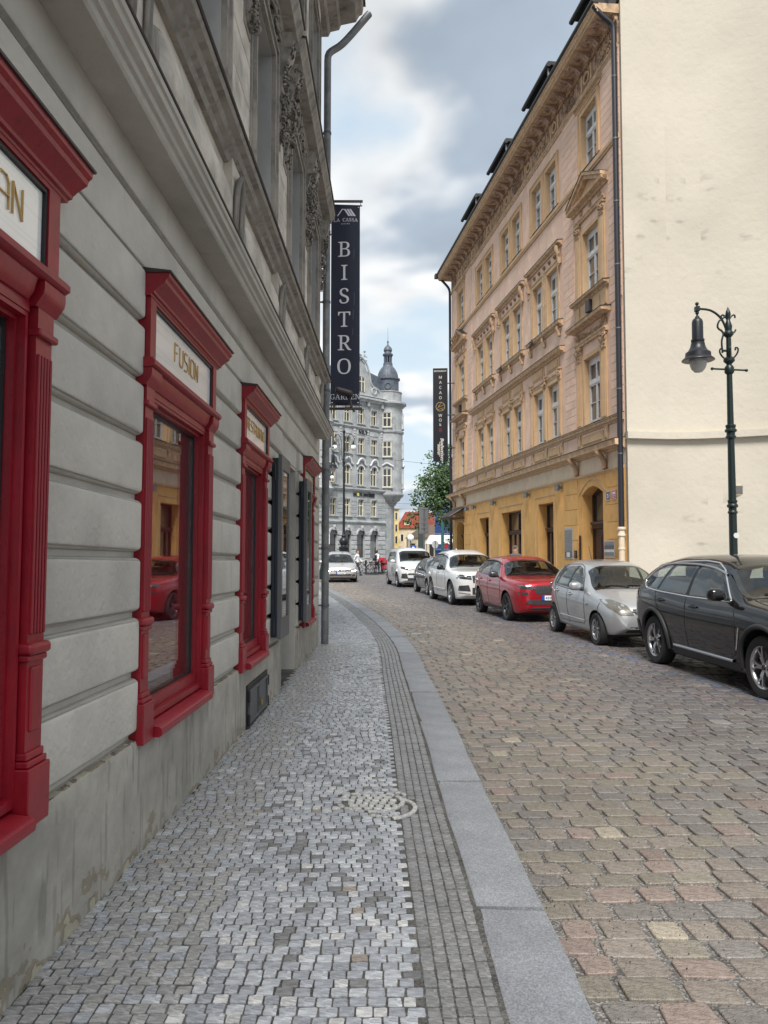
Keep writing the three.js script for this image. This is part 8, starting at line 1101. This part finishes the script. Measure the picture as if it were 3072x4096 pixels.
// ---------------------------------------------------------------- people
function figure(name, label, at, turn, pose, cols) {
  // tapered capsules joined by a smooth minimum; one continuous surface coloured by height and limb
  const bones = pose.bones, S = 1.0, res = 72, half = 1.02, cy = 0.95;
  const mc = new MarchingCubes(res, new THREE.MeshBasicMaterial(), false, false, 60000); mc.isolation = 0;
  const d = (p, b) => { const [a, c, r0, r1] = b, ab = [c[0] - a[0], c[1] - a[1], c[2] - a[2]], ap = [p[0] - a[0], p[1] - a[1], p[2] - a[2]]; const t = clamp((ap[0] * ab[0] + ap[1] * ab[1] + ap[2] * ab[2]) / (ab[0] ** 2 + ab[1] ** 2 + ab[2] ** 2 || 1)); return Math.hypot(ap[0] - ab[0] * t, ap[1] - ab[1] * t, ap[2] - ab[2] * t) - mix(r0, r1, t); };
  const k = 0.035; for (let z = 0; z < res; z++) for (let y = 0; y < res; y++) for (let x = 0; x < res; x++) { const p = [(x / res * 2 - 1) * half, (y / res * 2 - 1) * half + cy, (z / res * 2 - 1) * half]; let s = 0, mn = 9; for (const b of bones) { const q = d(p, b); if (q < mn) mn = q; s += Math.exp(-Math.max(q, -1) / k * 1.2); } mc.field[z * res * res + y * res + x] = k / 1.2 * Math.log(s + 1e-30); }
  mc.update(); const n = mc.count, P = mc.positionArray.slice(0, n * 3), N = mc.normalArray.slice(0, n * 3), C = new Float32Array(n * 3);
  for (let i = 0; i < n; i++) { const p = [P[3 * i] * half, P[3 * i + 1] * half + cy, P[3 * i + 2] * half]; P[3 * i] = p[0]; P[3 * i + 1] = p[1]; P[3 * i + 2] = p[2]; let best = 9, bi = 0; bones.forEach((b, j) => { const q = d(p, b); if (q < best) { best = q; bi = j; } }); const c = cols[bones[bi][4]]; C[3 * i] = c[0]; C[3 * i + 1] = c[1]; C[3 * i + 2] = c[2]; }
  const g = new THREE.BufferGeometry(); g.setAttribute('position', new THREE.BufferAttribute(P, 3)); g.setAttribute('normal', new THREE.BufferAttribute(N, 3)); g.setAttribute('color', new THREE.BufferAttribute(C, 3));
  const o = thing(name, label, 'person', at, turn); mesh('body', g, std({ vertexColors: true, roughness: 0.8 }), o); return o;
}
function walker(step = 0.22, armBend = 0.2) {
  const B = []; const leg = (s, f) => { const hx = s * 0.09, kz = f * 0.18, az = f * 0.30 - (f < 0 ? 0.08 : 0); B.push([[hx, 0.92, 0], [hx, 0.50, kz + 0.03], 0.088, 0.062, 't'], [[hx, 0.50, kz + 0.03], [hx, 0.10, az], 0.062, 0.042, 't'], [[hx, 0.055, az - 0.04], [hx * 1.15, 0.045, az + 0.14], 0.042, 0.036, 'f']); }; leg(-1, step / 0.22); leg(1, -step / 0.22);
  B.push([[-0.07, 0.93, 0], [0.07, 0.93, 0], 0.115, 0.115, 't'], [[0, 1.0, 0], [0, 1.38, 0.01], 0.13, 0.15, 's'], [[-0.14, 1.42, 0], [0.14, 1.42, 0], 0.075, 0.075, 's'], [[0, 1.44, 0.01], [0, 1.56, 0.02], 0.052, 0.05, 'k'], [[0, 1.60, 0.035], [0, 1.70, 0.02], 0.078, 0.092, 'k'], [[0, 1.73, 0.0], [0, 1.70, -0.03], 0.09, 0.085, 'h'], [[0, 1.645, 0.115], [0, 1.62, 0.125], 0.014, 0.012, 'k']);
  const arm = (s, f) => { const e = [s * 0.24, 1.14, f * 0.12 - 0.03], h = [s * 0.23, 0.90 + armBend * 0.4, f * 0.26 + 0.05]; B.push([[s * 0.19, 1.41, 0], e, 0.056, 0.046, 's'], [e, h, 0.043, 0.032, 'a'], [h, [h[0], h[1] - 0.09, h[2] + 0.03], 0.034, 0.022, 'k'], [[h[0] - s * 0.02, h[1] - 0.02, h[2] + 0.02], [h[0] - s * 0.03, h[1] - 0.07, h[2] + 0.06], 0.013, 0.010, 'k']); }; arm(-1, -1); arm(1, 1);
  return { bones: B };
}
const skin = [0.45, 0.27, 0.19];
figure('person', 'person in a white shirt and dark trousers walking beyond the oncoming car', [-1.92, 0, -55], 1.2, walker(), { t: [0.03, 0.03, 0.04], f: [0.02, 0.02, 0.02], s: [0.72, 0.73, 0.76], a: [0.72, 0.73, 0.76], k: skin, h: [0.02, 0.016, 0.013] });
{ const p = figure('person', 'person in white with a black backpack standing behind the round sign', [-0.55, 0, -59.5], 2.4, walker(0.1), { t: [0.04, 0.045, 0.06], f: [0.02, 0.02, 0.02], s: [0.72, 0.73, 0.76], a: skin, k: skin, h: [0.03, 0.02, 0.015] });
  const b = thing('backpack', 'black backpack worn by the person in white', 'backpack', [-0.55, 0, -59.5], 2.4); obj('bag', rbx(-0.17, 0.17, 1.0, 1.46, -0.34, -0.15, 0.07, 4), M.rubber, b); for (const s of [-0.1, 0.1]) obj('strap', tube([[s, 1.46, -0.18], [s * 1.3, 1.5, -0.05], [s * 1.4, 1.42, 0.14], [s * 1.4, 1.15, 0.15], [s * 1.3, 1.05, -0.1]], 0.018, 16, 6), M.rubber, b); }
{ const at = [4.9, 0.115, -28.6]; const p = figure('person', 'person in a grey flat cap passing the yellow wall behind the red car', at, -0.4, walker(), { t: [0.05, 0.05, 0.06], f: [0.03, 0.02, 0.02], s: [0.10, 0.10, 0.12], a: [0.10, 0.10, 0.12], k: skin, h: [0.10, 0.09, 0.08] });
  const c = thing('flat_cap', 'grey flat cap on the person by the yellow wall', 'cap', at, -0.4); obj('crown', [blob(0.105, 0, 1.755, 0, 1, 0.55, 1.15, 3)], std({ color: lin(0.10, 0.095, 0.09), roughness: 0.9 }), c); obj('peak', blob(0.08, 0, 1.735, 0.10, 1, 0.18, 0.9, 2), std({ color: lin(0.08, 0.075, 0.07), roughness: 0.9 }), c); }
// ---------------------------------------------------------------- bicycles and a scooter parked on the square
function bicycle(label, x, z, turn, col) {
  const o = thing('bicycle', label, 'bicycle', [x, 0, z], turn, 'bicycles parked on the square'), m = std({ color: lin(...col), roughness: 0.35 });
  for (const d of [-0.52, 0.52]) { const w = part('wheel', o); obj('tyre', tori(0.33, 0.02, 28, 6).translate(d, 0.35, 0), M.tyre, w); obj('spokes', Array.from({ length: 10 }, (_, i) => { const a = i / 10 * Math.PI; return rod([d + 0.32 * Math.cos(a), 0.35 + 0.32 * Math.sin(a), 0], [d - 0.32 * Math.cos(a), 0.35 - 0.32 * Math.sin(a), 0], 0.003, 0.003, 4); }), M.alloy, w); }
  obj('frame', [[[-0.52, 0.35, 0], [-0.05, 0.32, 0]], [[-0.05, 0.32, 0], [-0.18, 0.85, 0]], [[-0.52, 0.35, 0], [-0.17, 0.8, 0]], [[-0.05, 0.32, 0], [0.36, 0.82, 0]], [[-0.17, 0.8, 0], [0.36, 0.9, 0]], [[0.34, 0.98, 0], [0.52, 0.35, 0]]].map(([a, b]) => rod(a, b, 0.02)), m, o);
  obj('saddle', rbx(-0.31, -0.06, 0.86, 0.92, -0.07, 0.07, 0.025), M.rubber, o); obj('handlebar', tube([[0.28, 1.02, -0.28], [0.36, 1.05, -0.1], [0.36, 1.05, 0.1], [0.28, 1.02, 0.28]], 0.014, 14, 6), M.rubber, o); obj('crank', [tori(0.09, 0.01, 18, 5).translate(-0.05, 0.32, 0.03), rod([-0.05, 0.32, 0.05], [0.05, 0.18, 0.08], 0.01)], M.alloyDark, o);
}
bicycle('white framed bicycle, nearest the person in the white shirt', -1.55, -60.2, 0.5, [0.6, 0.6, 0.6]); bicycle('dark bicycle, second in the row on the square', -1.25, -60.6, 0.7, [0.05, 0.05, 0.06]); bicycle('dark red bicycle, third in the row on the square', -0.95, -60.9, 0.4, [0.28, 0.02, 0.03]); bicycle('black bicycle leaning behind the round sign', -0.4, -61.2, 0.6, [0.03, 0.03, 0.03]);
{ const o = thing('scooter', 'red delivery scooter parked beside the backpack wearer', 'scooter', [0.15, 0, -60], 1.2), m = paint(0.5, 0.02, 0.04, 0, 0.3); for (const d of [-0.5, 0.58]) { const w = part('wheel', o); obj('tyre', tori(0.19, 0.06, 24, 8).translate(d, 0.25, 0), M.tyre, w); obj('rim', new THREE.CylinderGeometry(0.14, 0.14, 0.08, 16).rotateX(Math.PI / 2).translate(d, 0.25, 0), M.alloy, w); } obj('body', [rbx(-0.75, 0.05, 0.35, 0.72, -0.16, 0.16, 0.08, 4), rbx(0.0, 0.42, 0.27, 0.36, -0.17, 0.17, 0.03), (() => { const g = rbx(-0.05, 0.05, 0, 0.75, -0.2, 0.2, 0.04, 3); g.rotateZ(0.25); g.translate(0.5, 0.32, 0); return g; })()], m, o); obj('seat', rbx(-0.7, 0.05, 0.72, 0.82, -0.14, 0.14, 0.04, 3), M.rubber, o); obj('handlebar', [rod([0.36, 0.95, 0], [0.58, 0.25, 0], 0.03), tube([[0.25, 1.08, -0.32], [0.34, 1.05, -0.1], [0.34, 1.05, 0.1], [0.25, 1.08, 0.32]], 0.02, 12, 6)], M.rubber, o); obj('delivery_box', rbx(-0.95, -0.5, 0.84, 1.26, -0.22, 0.22, 0.03), m, o); }
renderer.render(scene, camera);
